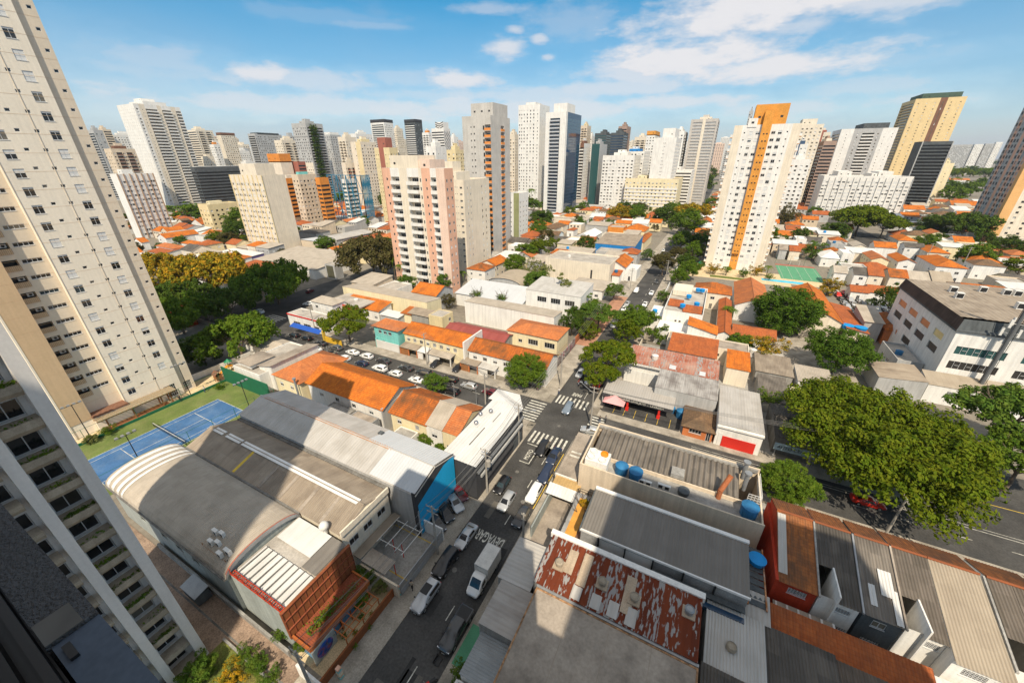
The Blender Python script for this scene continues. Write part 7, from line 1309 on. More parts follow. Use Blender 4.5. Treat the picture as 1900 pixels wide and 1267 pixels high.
flat('yard', 16, 48, 110, 136, .04, 'pavement'); lowrise('shed with pale metal roof beside the blue pool covers', 12.5, 22, 108, 113, 3.0, 'sy-', MR, WW, rise=.4, wins=[], name='shed')
H('white and grey two-part house with flat roof by the blue water tanks', 1584, 1606, 1640, 596, 6.0, 'sy-', 'fibro', GW, depth=12, rise=1.4); H('house with ribbed orange hipped roof left of the office block', 1632, 1645, 1682, 612, 4.6, 'hip', 'tile', 'orange_brick_wall', depth=14, rise=2);
for i, (px, py) in enumerate(((1574, 603), (1598, 607))): p = at(px, py, 5.4); tank(p.x, p.y, 4.4, 1.5, 1.1, ('bright blue covered tank before the two-part grey house, left', 'bright blue covered tank before the two-part grey house, right')[i], 'bright_tank')
H('house with grey gable roof at the corner of the sports court', 1538, 1549, 1572, 505, 6.2, 'gx', 'fibro', WW, depth=9); H('house with dark grey gable roof, second in the row behind the palms', 1569, 1586, 1612, 508, 6.0, 'gx', FD, WW, depth=9); H('house with red-orange roof, third in the row behind the palms', 1604, 1613, 1640, 510, 6.2, 'gx', TR, CW, depth=9); H('house with bright orange roof and square window, fourth in the row behind the palms', 1640, 1652, 1685, 513, 6.6, 'gx', 'tile', CW, depth=10); H('house with grey roof, fifth in the row behind the palms', 1684, 1688, 1726, 517, 5.8, 'gx', 'fibro', WW, depth=10); H('house with tan corrugated roof just behind the office block', 1722, 1732, 1768, 521, 6.0, 'gx', 'fibro_tan', WW, depth=12); H('long white two-storey house row with wide orange roofs behind the office block', 1706, 1738, 1796, 494, 6.6, 'hip', 'tile', WW, depth=22, rise=2.2); H('broad orange roof further back beside the street poles', 1780, 1800, 1882, 548, 6.0, 'gx', 'tile', WW, depth=18, rise=2.2)
H('twin gabled white house with orange roofs in the middle of the housing block', 1643, 1668, 1700, 485, 6.4, 'gy', 'tile', WW, depth=16); H('yellowish gabled house with orange roof left of the twin gables', 1598, 1618, 1650, 481, 6.2, 'gy', 'tile', PY, depth=16); H('house with orange roof ridge across, behind the yellowish gable', 1611, 1624, 1664, 458, 5.8, 'gx', 'tile', WW, depth=10); H('house with grey double gables near the spreading yellow-green tree', 1572, 1584, 1610, 457, 5.6, 'gy', 'fibro', CW, depth=12); H('plain grey block house beside the grey double gables', 1538, 1542, 1570, 453, 6.4, 'flat', FR, GW, depth=10); H('house with white pyramid roof behind the sports court', 1516, 1524, 1564, 478, 4.4, 'hip', WR, WW, depth=13, rise=2.8); H('white cubic modern house beside the white pyramid roof', 1546, 1564, 1586, 471, 7.2, 'flat', WR, WW, depth=10); H('house with hipped orange roof under the spreading yellow-green tree', 1534, 1542, 1573, 447, 5.4, 'hip', 'tile', WW, depth=10); H('big house with hipped orange roof and round roof light right of the spreading tree', 1648, 1668, 1703, 446, 6.6, 'hip', 'tile', CW, depth=16); H('white house with dark low roof before the big hipped orange one', 1672, 1680, 1716, 458, 6.0, 'gx', FD, WW, depth=8); H('house with orange roof beside the street poles at the right', 1706, 1722, 1764, 468, 5.6, 'hip', 'tile', CW, depth=16); H('small tan-roofed house behind the court fence, left one', 1440, 1447, 1461, 463, 5.2, 'gx', 'tan_roof', GW, depth=9); H('small brown-tiled house behind the court fence, right one', 1462, 1466, 1485, 465, 5.2, 'gx', TR, CW, depth=9); H('white narrow house behind the court fence', 1472, 1477, 1497, 444, 6.4, 'flat', WR, WW, depth=10); H('white flat commercial roof in front of the long white slab', 1482, 1488, 1524, 427, 5.0, 'flat', WR, WW, depth=14); H('orange house between orange-spined tower and long white slab', 1470, 1480, 1496, 402, 6.0, 'gy', TR, OW, depth=14); H('small red-roofed house right of the orange-spined tower', 1462, 1470, 1492, 382, 6.0, 'gx', TR, CW, depth=12); H('cream villa with green shutters right of the orange-spined tower', 1478, 1484, 1500, 366, 8, 'flat', 'tan_roof', CW, depth=12); H('low red-tiled house strip before the office parking', 1574, 1580, 1612, 540, 3.6, 'gx', TR, WW, depth=7); H('second low red-tiled house strip before the office parking, wider', 1606, 1613, 1668, 541, 3.8, 'gx', TR, WW, depth=8)
H('white house with orange roof at the foot of the charcoal block', 1672, 1678, 1717, 388, 6.2, 'gx', 'tile', WW, depth=14); H('long low house with orange roof strip behind the dark street trees', 1704, 1712, 1762, 409, 5.0, 'gx', 'tile', CW, depth=10); H('cream house with twin orange roofs left of the leaning pink tower', 1756, 1766, 1816, 380, 6.6, 'gx', 'tile', CW, depth=16); H('coloured low shop row with pink and teal panels', 1716, 1722, 1758, 398, 4.4, 'flat', FR, 'pink_wall', depth=10); H('cream flat building with teal base on the slope at the right', 1740, 1746, 1778, 353, 7, 'flat', 'tan_roof', CW, depth=14); H('white building with orange roof among the trees at the right', 1756, 1762, 1800, 334, 7, 'gx', 'tile', WW, depth=14); H('white flat building among trees near the leaning pink tower', 1786, 1792, 1826, 340, 7, 'flat', WR, WW, depth=14); lowrise('long cream podium at the foot of the leaning pink tower', 152, 215, 326, 345, 6, 'flat', FR, CW, wins=[])
# sports court and pool behind the orange halls
a, b = at(1462, 500, 0), at(1530, 520, 0); x0, x1, y0, y1 = at(1450, 519, 0).x, at(1528, 520, 0).x, at(1490, 521, 0).y, at(1490, 494, 0).y
FOOT.append((x0-13, x1+1, y0-10, y1+1)); flat('sports_court', x0, x1, y0, y1, .06, 'hard_green'); flat('court_end', x0, x1, y1-3.5, y1, .075, 'maroon_wall'); paint('court_line', [(x0+1+k*(x1-x0-2.1)/4, x0+1.1+k*(x1-x0-2.1)/4, y0+1, y1-3.6) for k in range(5)], PT, .08); flat('pool_deck', x0-12, x1, y0-9, y0-.1, .05, 'sand'); flat('swimming_pool', x0-8, x0+8, y0-7.5, y0-3.5, .07, 'pool_blue')
hp = box_thing('goal', 'white basketball hoop and goal frame on the green sports court', 'goal', [('post', PW, [((x0+x1)/2-2, (x0+x1)/2-1.9, y1-.6, y1-.5, 0, 2.6), ((x0+x1)/2+1.9, (x0+x1)/2+2, y1-.6, y1-.5, 0, 2.6), ((x0+x1)/2-2, (x0+x1)/2+2, y1-.6, y1-.5, 2.6, 2.7)]), ('backboard', PW, [((x0+x1)/2-1, (x0+x1)/2+1, y1-.4, y1-.3, 3.2, 4.4)])], ((x0+x1)/2, y1, 0))
mesh_fence('tall green net fence behind the sports court', [(x0, y1+.5), (x1+2, y1+.5)], 4.5, 5)
pl = thing('play_tower', 'orange play tower with green roof at the foot of the orange-spined tower', 'play tower', (-1, 205, 0)); p = at(1298, 495, 1); BX(p.x-1, p.x+1, p.y-1, p.y+1, 0, 2.6).build('body', 'plastic_orange', pl, ); MB().lathe(p.x, p.y, [(1.2, 2.7), (0, 4)], 4).build('roof', 'plastic_green', pl)
tag(BX(-13.1, -12.9, 98, 121, 0, 1.8).build('garden_wall', CW), 'cream garden wall along the far street beside the trees', 'wall'); tag(BX(-13.0, -12.8, 151, 214, 0, 2.2).build('garden_wall', WW), 'white garden wall along the far street beneath the round brown-green tree', 'wall'); tag(BX(-31, -30.7, 100, 128, 0, 2.0).build('garden_wall', OR), 'rusty pink garden wall along the brick pavement of the far street', 'wall'); flat('brick_pavement', -30.6, -25.7, 100, 150, .15, 'brick_pave') if mat('brick_pave', (.42, .22, .14), .9, .15, .5) else 0
tag(BX(-30.6, -30.35, 71.8, 99, 0, 2.6).build('mural_wall', 'graffiti'), 'street-corner wall painted with a colourful mural', 'wall') if mat('graffiti', (.25, .22, .2), .8, .5, .9, fine=.4, col2=(.35, .08, .12), amt2=.9, sc2=.7) else 0
flat('tower_garden', -12.5, 34, 195, 216, .045, 'sand'); flat('garden_bed', 2, 20, 197, 201, .06, 'grass'); flat('garden_bed', -12, -4, 204, 212, .06, 'grass')
# ------------------------------------------------------------------ trees
def crown_mesh(seed, n, s, shape, nc=42, jit=.42):
 """unit crown: leaves on many small clumps spread through the crown's volume"""
 rg = np.random.default_rng(seed); C = [];
 while len(C) < nc:
  p = rg.normal(size=3); p /= np.linalg.norm(p)
  if shape == 'umbrella':
   if p[2] < -.25: continue
   q = p*np.array([1, 1, .42])*rg.uniform(.55, .92); q[2] += .05
  elif shape == 'round':
   if p[2] < -.75: continue
   q = p*np.array([1, 1, .85])*rg.uniform(.5, .86)
  elif shape == 'tall': q = p*np.array([.5, .5, 1.0])*rg.uniform(.4, .9)
  else: q = p*np.array([1, 1, .75])*rg.uniform(.3, .95)
  C.append(q)
 C = np.array(C); cr = rg.uniform(.17, .30, nc)*(1.0 if shape != 'tall' else .7)
 m = 7; dd = rg.normal(size=(nc, m, 3)); dd[:, :, 2] = dd[:, :, 2]*.8+.25; dd /= np.linalg.norm(dd, axis=2)[:, :, None]               # each clump is a spray of smaller tufts
 C = (C[:, None, :]+dd*(cr*.78)[:, None, None]*np.array([1, 1, .6 if shape == 'umbrella' else .85])).reshape(-1, 3); cr = np.repeat(cr*.42, m)*rg.uniform(.8, 1.2, nc*m); nc *= m
 w = cr**2; k = rg.choice(nc, n, p=w/w.sum()); d = rg.normal(size=(n, 3)); d[:, 2] += .35; d /= np.linalg.norm(d, axis=1)[:, None]
 p = C[k]+d*(cr[k]*rg.uniform(.6, 1.08, n))[:, None]*np.array([1, 1, .8]); nr = d*.9+np.array([0, 0, .35])
 return leaf_mesh(p, nr, s, rg, jit, 'crown')
CROWN = {}
for k, (n, s, sh, nc) in dict(umb0=(15000, .036, 'umbrella', 50), umb1=(15000, .036, 'umbrella', 44), round0=(14000, .036, 'round', 56), round1=(14000, .036, 'round', 50), loose0=(4200, .042, 'loose', 40), loose1=(4200, .042, 'loose', 34), tall0=(4000, .035, 'tall', 36), big=(90000, .021, 'umbrella', 120), near0=(30000, .027, 'round', 80), faru=(2600, .062, 'umbrella', 34), farr=(2600, .065, 'round', 34)).items(): CROWN[k] = crown_mesh(len(CROWN)+3, n, s, sh, nc)
for me in CROWN.values(): me.materials.append(MATS[LG])
def trunk_mesh(seed, kind):
 r = random.Random(seed); mb = MB(); zt = .72 if kind != 'round' else .6; p = Vector((0, 0, 0)); pts = [p]
 for k in range(3): p = p+Vector((r.uniform(-.03, .03), r.uniform(-.03, .03), zt/3)); pts.append(p)
 for i in range(3): mb.tube(pts[i], pts[i+1], .055*(1-.18*i), 7, r2=.055*(1-.18*(i+1)), caps=False)
 for j in range(7):
  a = j*math.tau/7+r.uniform(-.3, .3); b0 = pts[2 if j % 2 else 3]; e = Vector((math.cos(a)*r.uniform(.35, .6), math.sin(a)*r.uniform(.35, .6), zt+r.uniform(.18, .5))); m = b0.lerp(e, .5)+Vector((0, 0, -.05))
  mb.tube(b0, m, .028, 5, r2=.02, caps=False); mb.tube(m, e, .02, 5, r2=.007, caps=False)
  for q in range(2): mb.tube(m.lerp(e, .4), e+Vector((r.uniform(-.3, .3), r.uniform(-.3, .3), r.uniform(.0, .2))), .010, 4, r2=.004, caps=False)
 return mb.mesh('trunk', ['bark'], smooth=True)
TRUNK = {k: trunk_mesh(i, k) for i, k in enumerate(('umbrella', 'round', 'loose'))}
def tree(label, px, py, z, r, mesh, leaf, kz=1.0, ry=None, cat='tree', group=None, xyz=None, name='tree'):
 c = Vector(xyz) if xyz else at(px, py, z); root = thing(name, label, cat, (c.x, c.y, 0), group, 0)
 o = link('crown', CROWN[mesh], root, (0, 0, c.z)); o.scale = (r, ry or r, r*kz); o.rotation_euler = (0, 0, rnd.uniform(0, 6.28) if not ry else .1); o.material_slots[0].link = 'OBJECT'; o.material_slots[0].material = MATS[leaf]
 t = link('trunk', TRUNK['umbrella' if 'u' in mesh[:1] or mesh == 'big' or mesh == 'faru' else 'round' if mesh[:5] != 'loose' else 'loose'], root, (0, 0, 0)); k = c.z/.85; t.scale = (max(k*.8, r*.75), max(k*.8, r*.75), k); t.rotation_euler = (0, 0, rnd.uniform(0, 6.28)); return root
tree('huge spreading yellow-green tree covering the cross street at the right', 0, 0, 0, 12.4, 'big', LU, 1.05, 15.8, xyz=(31.0, 73.5, 6.9))
for a in (tree('broad tree at the right edge in front of the office annex', 1884, 775, 8.5, 8.2, 'umb0', LB, 1.1), tree('tree with thin crown at the right edge below the office annex', 1905, 850, 7, 6.0, 'umb1', LG, 1.0)): pass
tree('small dense round tree on the pavement beside the tan building', 1460, 893, 4.2, 4.6, 'near0', LG, .8); tree('street tree with yellowish crown at the crossing corner', 1128, 662, 6.6, 6.4, 'umb0', LU, 1.15); tree('smaller yellow-flecked tree beside the red parked car', 1112, 695, 5.0, 4.4, 'umb1', LU, 1.1); tree('dense round dark green tree in front of the orange terrace roofs', 977, 688, 4.6, 5.6, 'near0', LG, .9)
tree('very large round dark green tree before the orange gable halls', 1460, 575, 7.4, 10.4, 'near0', 'leaf_round', .95); tree('large round dark green tree left of the office block', 1561, 650, 6.4, 8.0, 'near0', 'leaf_round', .9)
tree('umbrella-shaped street tree hiding the repair shop corner', 643, 598, 6.6, 7.2, 'umb1', LU, 1.1); tree('big yellow-flowering street tree right of the cream tower', 383, 517, 8.0, 15.5, 'umb0', 'leaf_yellow', 1.25); tree('dark green umbrella tree right of the big yellow-flowering one', 508, 530, 7.4, 13, 'umb1', LG, 1.35); tree('smaller yellow-flowering tree against the cream tower', 288, 500, 7.4, 11.5, 'umb1', 'leaf_yellow', 1.25); tree('bushy green tree between cross street and white stepped house', 440, 632, 5.8, 9.6, 'umb0', LG, 1.35); tree('dark tree in the shade behind the playground', 330, 588, 6, 10, 'umb1', LG, 1.3); tree('small dark tree beside the cream tower corner', 372, 648, 4.5, 6.0, R0, LD, .8)
tree('shady tree leaning over the cross street below the yellow-flowering one', 425, 566, 5.5, 9, 'umb1', LD, 1.3); tree('dark tree between yellow-flowering tree and red shop canopy', 345, 545, 6, 9, 'umb0', LD, 1.2); tree('huge brownish-green tree in front of the pink tower', 690, 482, 9, 14.5, 'umb0', LR, 1.5); tree('small bright green bush-tree at the foot of the pink tower, left', 754, 524, 3.4, 4.4, R0, LB, .9); tree('bright green bush-tree at the foot of the pink tower, right', 825, 524, 4.4, 4.0, R1, LB, 1.1); tree('olive shrubs beneath the pink tower', 795, 538, 2.4, 4.2, L0, LG, .7); tree('thin grey-green tree before the white metal roof', 832, 556, 3.6, 3.6, 'loose1', LR, 1.0)
tree('thin branching shrub poking over the bright white roof, left', 884, 545, 5.6, 2.4, L0, LG, .7); tree('thin branching shrub poking over the bright white roof, right', 932, 552, 5.6, 2.4, 'loose1', LG, .7); tree('tree with pinkish pale crown beside the grey barrel hall', 996, 502, 7.6, 7.6, L0, 'leaf_pale', .9); tree('slender tall tree in front of the white three-storey building', 1043, 535, 8.5, 7.6, 'tall0', 'leaf_pale', 1.0); tree('dark green pruned tree at the corner of the white three-storey building', 1062, 595, 5.0, 4.4, R0, LD, 1.25); tree('ivy-covered column tree beside the white three-storey building', 1098, 565, 5.0, 5.5, 'tall0', LG, 1.0)
tree('bright spreading tree over the far street, left', 1112, 582, 5.8, 6.4, 'umb0', LB, 1.0); tree('dense tree over the far street, right of the parked silver car', 1184, 598, 6.0, 6.6, R1, LG, .9); tree('yellowish tree over the far street beside the dense one', 1164, 614, 4.8, 4.8, R0, LU, .9); tree('low yellow-green bush at the far street corner', 1092, 612, 3, 3.6, R0, LU, .9); tree('small tree beside the hipped grey roofs of the far street', 1140, 540, 4, 4.4, R1, LG, .8)
tree('round brown-green tree halfway along the far street', 1232, 488, 6, 6.6, R1, LR, .85); tree('dark green tree along the far street before the orange-spined tower', 1266, 445, 7, 7.8, R0, LG, .8); tree('small brown tree along the far street', 1258, 470, 5, 5, R1, LR, .8); tree('small leafy tree in the playground of the orange-spined tower', 1272, 487, 4, 4.6, L0, LG, .9); tree('large green-yellow street tree left of the orange-spined tower, front', 1276, 412, 9, 13, R0, LG, .85); tree('large yellow-topped street tree left of the orange-spined tower, back', 1282, 395, 10, 15, 'umb1', 'leaf_yellow', 1.0); tree('dark street tree beside the yellow banded block', 1236, 402, 8, 12, R1, LD, .85); tree('dark tree behind the yellow banded block', 1300, 338, 16, 22, 'farr', LD, .9); tree('dark tree below the grey netted tower', 1314, 322, 16, 22, 'farr', LD, .9); tree('yellow-tinged tree cluster before the yellow banded block, left', 1150, 398, 8, 11, R0, 'leaf_yellow', .9); tree('green tree cluster before the yellow banded block, right', 1182, 402, 7, 9.5, R1, LG, .9); tree('green tree beside the blue glass tower', 1088, 334, 14, 16, 'farr', LB, .9); tree('yellow tree beside the blue glass tower', 1074, 340, 10, 11, 'farr', 'leaf_yellow', .9); tree('bare reddish tree behind the green one by the glass tower', 1112, 338, 12, 13, 'farr', LR, .9); tree('dark bush before the yellow banded block', 1148, 368, 6, 10, 'farr', LD, .8); tree('round green tree beside the cream two-storey house', 1077, 415, 5, 5.6, R0, LB, 1.1); tree('bushes by the orange garden wall below the concrete tower', 1004, 408, 7, 11, R1, LD, .8); tree('dark hedge trees beside the small lawn', 1000, 430, 4, 8, R0, LG, .7); tree('low trees at the foot of the glass tower', 1078, 388, 4, 8, 'farr', LG, .7); tree('tree pair behind the grey barrel hall', 975, 468, 5, 7, R1, LG, .8); tree('small round tree next to the blue sports hall', 1202, 472, 3.4, 4.0, R0, LB, .9)
tree('large green tree left of the yellow slab, front', 448, 412, 9, 13, R0, LG, .9); tree('dark tree beside the yellow slab', 438, 430, 7, 10, R1, LD, .9); tree('brown-green tree behind the yellow slab', 563, 384, 9, 16, 'umb0', LR, 1.1); tree('green tree before the blue steel frame', 638, 370, 9, 11, R0, LG, .9); tree('trees between steel frame and yellow tower', 690, 340, 12, 16, 'farr', LG, .8); tree('dark cypress-like tree beside the pink tower', 712, 372, 10, 7, 'farr', LD, 1.6); tree('trees at the foot of the tall white balcony tower', 346, 395, 8, 18, 'farr', LG, .6); tree('tree between balcony tower and dark glass hall', 396, 356, 10, 12, 'farr', LG, .9); tree('bush cluster before the houses left of the pink tower', 676, 412, 4, 8, R0, LG, .7); tree('brown bush behind the open-fronted shed', 700, 440, 4, 6, R1, LR, .8)
tree('broad yellow-green umbrella tree in front of the long white slab', 1598, 408, 11, 20, 'umb0', LU, .95); tree('right-hand lobe tree beside the broad yellow-green umbrella tree', 1642, 416, 9, 12, 'umb1', LU, .9); tree('shady tree at the left foot of the long white slab', 1548, 430, 6, 9, R1, LD, .8); tree('dark spreading street tree left of the leaning pink tower', 1792, 420, 10, 17, 'umb1', LD, 1.0); tree('feathery grey-green tree by the street poles', 1736, 420, 8, 12, L0, LD, .9); tree('bush tree beside the big hipped orange roof', 1720, 452, 4, 8, R0, LG, .8); tree('round tree at the right between poles and office roof', 1812, 478, 6, 9, R1, LG, .9); tree('dark tree at the foot of the leaning pink tower', 1872, 462, 6, 9, R0, LD, .9); tree('small tree above the white pyramid roof', 1512, 462, 6, 7, 'loose1', LB, .9); tree('brown bare tree right of the orange-spined tower', 1454, 398, 9, 12, L0, LR, 1.0); tree('bushes right of the sports court', 1540, 530, 4, 5.5, 'loose1', 'leaf_yellow', .9); tree('round tree beside the crowded car park', 1672, 556, 6, 7.5, R0, LD, .95); tree('bushes along the pool blue covers', 1372, 636, 2.6, 4.6, R1, LG, .7); tree('sparse yellow tree over the cluttered back yard', 1428, 640, 5, 4.8, L0, 'leaf_yellow', .8); tree('small round tree against the blank cream wall, right', 1282, 636, 3, 2.6, 'loose1', LB, .9); tree('small leafy tree against the blank cream wall, left', 1255, 634, 3, 3, L0, LB, .9); tree('tall bamboo clump beside the blank cream wall', 1228, 618, 3.4, 4.4, 'tall0', LG, .9); tree('small tree in the yard between garage and shacks', 1428, 735, 3.6, 2.6, L0, LG, .9); tree('small tree on the cross street pavement before the row houses', 808, 710, 2.6, 3.2, R0, LB, .9); tree('bush behind the white annex, left', 790, 815, 1.6, 1.9, R1, LG, .9); tree('bush behind the white annex, right', 815, 832, 1.3, 1.6, R0, LG, .9); tree('yellow shrub on the orange deck terrace', 1085, 933, 4.4, .8, R0, 'leaf_yellow', .9, name='shrub', cat='shrub'); tree('banana-leaved shrub by the white house cluster', 1228, 547, 3, 3.2, 'loose1', LB, .9)
for i, (x, y, r) in enumerate(((-8, 224, 6.5), (-9.5, 203, 5), (-7, 186, 5.5), (-8, 243, 7), (-10, 175, 4.5))): tree('leafy tree between far street and orange-spined tower, %s from the camera' % ('fourth', 'third', 'second', 'farthest', 'nearest')[i], 0, 0, 0, r, R0, (LG, LD)[i % 2], .9, xyz=(x, y, r*.95))
for i, x in enumerate((-9, -3.5, 3, 9, 15.5, 21, 26)): tree('garden shrub before the orange-spined tower, %s from the left' % ('first', 'second', 'third', 'fourth', 'fifth', 'sixth', 'seventh')[i], 0, 0, 0, 2.2+(i % 3)*.7, L0, (LG, LB, 'leaf_yellow')[i % 3], .9, xyz=(x, 203+(i % 2)*6, 1.8+(i % 3)*.6))
for i in range(9): tree(('far wooded slope tree on the right horizon, %s of the group' % ('first', 'second', 'third', 'fourth', 'fifth', 'sixth', 'seventh', 'eighth', 'ninth')[i]), 1752+(i % 5)*26+(i//5)*12, 318-(i//5)*14+(i % 2)*6, 14, 26, 'faru', (LG, LU, LD)[i % 3], .9, group='trees on the far slope')
for i, (px, py) in enumerate(((1756, 346), (1782, 352), (1806, 350), (1826, 342), (1770, 362))): tree('street tree between low houses left of the leaning pink tower, %s from the left' % ('first', 'second', 'third', 'fourth', 'fifth')[i], px, py, 10, 15, 'farr', (LG, LD)[i % 2], .9, group='trees by the low houses')
# garden and drive planting, bottom left
for i, (px, py, z, r, lf, lab) in enumerate(((365, 1245, 1.6, 1.9, LB, 'bright green shrub at the foot of the planter building'), (430, 1250, .9, 1.7, 'leaf_yellow', 'yellowish shrub on the lawn by the planter building'), (455, 1208, .9, 1.2, LB, 'clipped hedge bush along the driveway, first from the left'), (478, 1230, .9, 1.2, LB, 'clipped hedge bush along the driveway, second from the left'), (500, 1253, .9, 1.2, LB, 'clipped hedge bush along the driveway, third from the left'), (522, 1172, 1.6, 1.1, LB, 'climbing plant on the corner of the grey restaurant hall'), (560, 1195, 1.2, 1.0, LG, 'shrub at the near end of the orange pavilion'), (604, 1180, 1.6, 1.0, 'leaf_pale', 'red-flecked garden shrub before the painted mural'), (590, 1200, 1.2, .9, 'leaf_yellow', 'yellow garden shrub at the garden corner'), (666, 1108, 2.0, 1.3, LG, 'dark round shrub in the restaurant garden'), (663, 1064, 2.2, 1.3, LB, 'flowering shrub in the far corner of the restaurant garden'), (684, 1066, 2.0, 1.2, LG, 'pink-flowered shrub beside the tan canopy'), (706, 1086, 1.4, 1.1, 'leaf_pale', 'pale shrub by the end of the rust fence'), (860, 1250, 1.2, 1.6, LB, 'tropical broad-leaved plant behind the white garden wall'), (890, 1262, .8, 1.6, LD, 'dark red-leaved plant in the near right garden'), (168, 815, .9, 1.3, 'leaf_pale', 'white-flowering bush below the tan pilaster'), (200, 797, 1.2, 1.6, LG, 'green shrub at the end of the pergola'), (408, 716, .8, 1.4, LG, 'bush by the playground wall'))):
 tree(lab, px, py, z, r, L0 if i % 3 else R0, lf, .85, name='shrub', cat='shrub')
for i, (x, y) in enumerate(((-29.2, 13.4), (-28.2, 14.2), (-27.4, 15.4), (-29.0, 15.8), (-28.0, 16.6), (-27.3, 13.2))):
 me = leaf_patch(.25, .3, .4, 120, .09); me.materials.append(MATS[(LB, 'leaf_yellow', LG)[i % 3]]); o = link('potted_plant', me, None, (x, y, .4)); tag(o, 'low yellow-green herb plant in a bed under the garden trellis', 'plant', 'herb plants under the trellis')
me = leaf_patch(.35, 2.0, .3, 500, .12); me.materials.append(MATS[LG]); tag(link('roof_plant', me, None, (-31.2, 13.0, 3.2)), 'green creeper spreading on the rust-red pavilion roof, near clump', 'plant'); me = leaf_patch(.3, 2.4, .15, 300, .1); me.materials.append(MATS['leaf_pale']); tag(link('roof_plant', me, None, (-30.9, 16.2, 3.15)), 'thin pale creeper spreading on the rust-red pavilion roof, far clump', 'plant')
def palm(label, px, py, h, r):
 c = at(px, py, h); root = thing('palm_tree', label, 'palm tree', (c.x, c.y, 0)); MB().tube((c.x, c.y, 0), (c.x, c.y, h), .22, 7, r2=.14).build('trunk', 'bark', root); mb = MB(); rr = random.Random(int(px))
 for k in range(16):
  a = k*math.tau/16+rr.uniform(-.15, .15); up = rr.uniform(.1, .7); prev = Vector((c.x, c.y, h)); d = Vector((math.cos(a), math.sin(a), 0)); s = Vector((-d.y, d.x, 0))
  for j in range(1, 7):
   t = j/6; q = Vector((c.x, c.y, h))+d*r*t+Vector((0, 0, r*(up*t-1.0*t*t))); w = .28*r*math.sin(math.pi*min(.97, t+.12))*.6
   for sg in (-1, 1):
    for f in range(2): m0 = prev.lerp(q, f/2); m1 = prev.lerp(q, f/2+.32); mb.face([m0, m1, m1+s*sg*w+d*w*.4-Vector((0, 0, w*.5)), m0+s*sg*w*.8+d*w*.4-Vector((0, 0, w*.5))])
   prev = q
 mb.build('crown', LG, root); return root
for a in (('palm left of the yellow slab', 440, 440, 7, 5), ('palm before the pink tower, left of two', 728, 478, 11, 4), ('palm before the pink tower, right of two', 743, 490, 9, 4), ('low palm between pink tower and barrel hall', 856, 504, 5, 4), ('tall palm beside the white pergola tower', 986, 352, 22, 7), ('palm cluster at the white house cluster gate', 1352, 570, 6, 2.8), ('second palm beside the long narrow red roof', 1362, 575, 5, 2.4), ('palm by the pool of the orange-spined tower', 1427, 494, 5, 3), ('palm at the entrance of the orange-spined tower', 1350, 496, 4, 3), ('palm beside the crowded car park', 1620, 556, 4, 3), ('palm on the slope by the leaning pink tower', 1780, 330, 16, 9), ('banana palm beside the long white building', 1238, 545, 3, 3)): palm(*a)
# ------------------------------------------------------------------ the rest of the dense low blocks: single houses and trees in the gaps
FOOT += [(-31, -13, -90, 900), (-420, 420, 58, 71.5), (-153, -131, 68, 400), (35, 101, 68, 85), (84, 101, 84, 700), (-106, -80, 0, 44), (-260, -111, 68, 80), (46, 66, 98, 112), (-13, 30, 172, 216), (at(1586, 566, .5).x-5, at(1586, 566, .5).x+17, at(1586, 566, .5).y-18, at(1586, 566, .5).y+22)]
def clear(x0, x1, y0, y1): return all(x1 < a or x0 > b or y1 < c or y0 > d for a, b, c, d in FOOT)
WALLS = (('white', WW), ('cream', CW), ('pale yellow', PY), ('grey', GW), ('ochre', 'tan_wall'))
ROOFS = (('orange hipped', 'hip', 'tile'), ('orange gable', 'gy', 'tile'), ('red-brown gable', 'gx', TR), ('grey sheet', 'sy-', 'fibro'), ('flat tan', 'flat', FR), ('broad orange gable', 'gx', 'tile'), ('white sheet', 'sy-', MW), ('brown hipped', 'hip', 'tile_brown'), ('dark sheet', 'gx', FD), ('flat white', 'flat', WR), ('red-brown hipped', 'hip', TR))
TL = (('dark green', LD), ('bright green', LB), ('mid green', LG), ('olive', LR), ('yellow-green', LU))
FAR = MB(); NH = [0]; RM = sorted({r[2] for r in ROOFS})
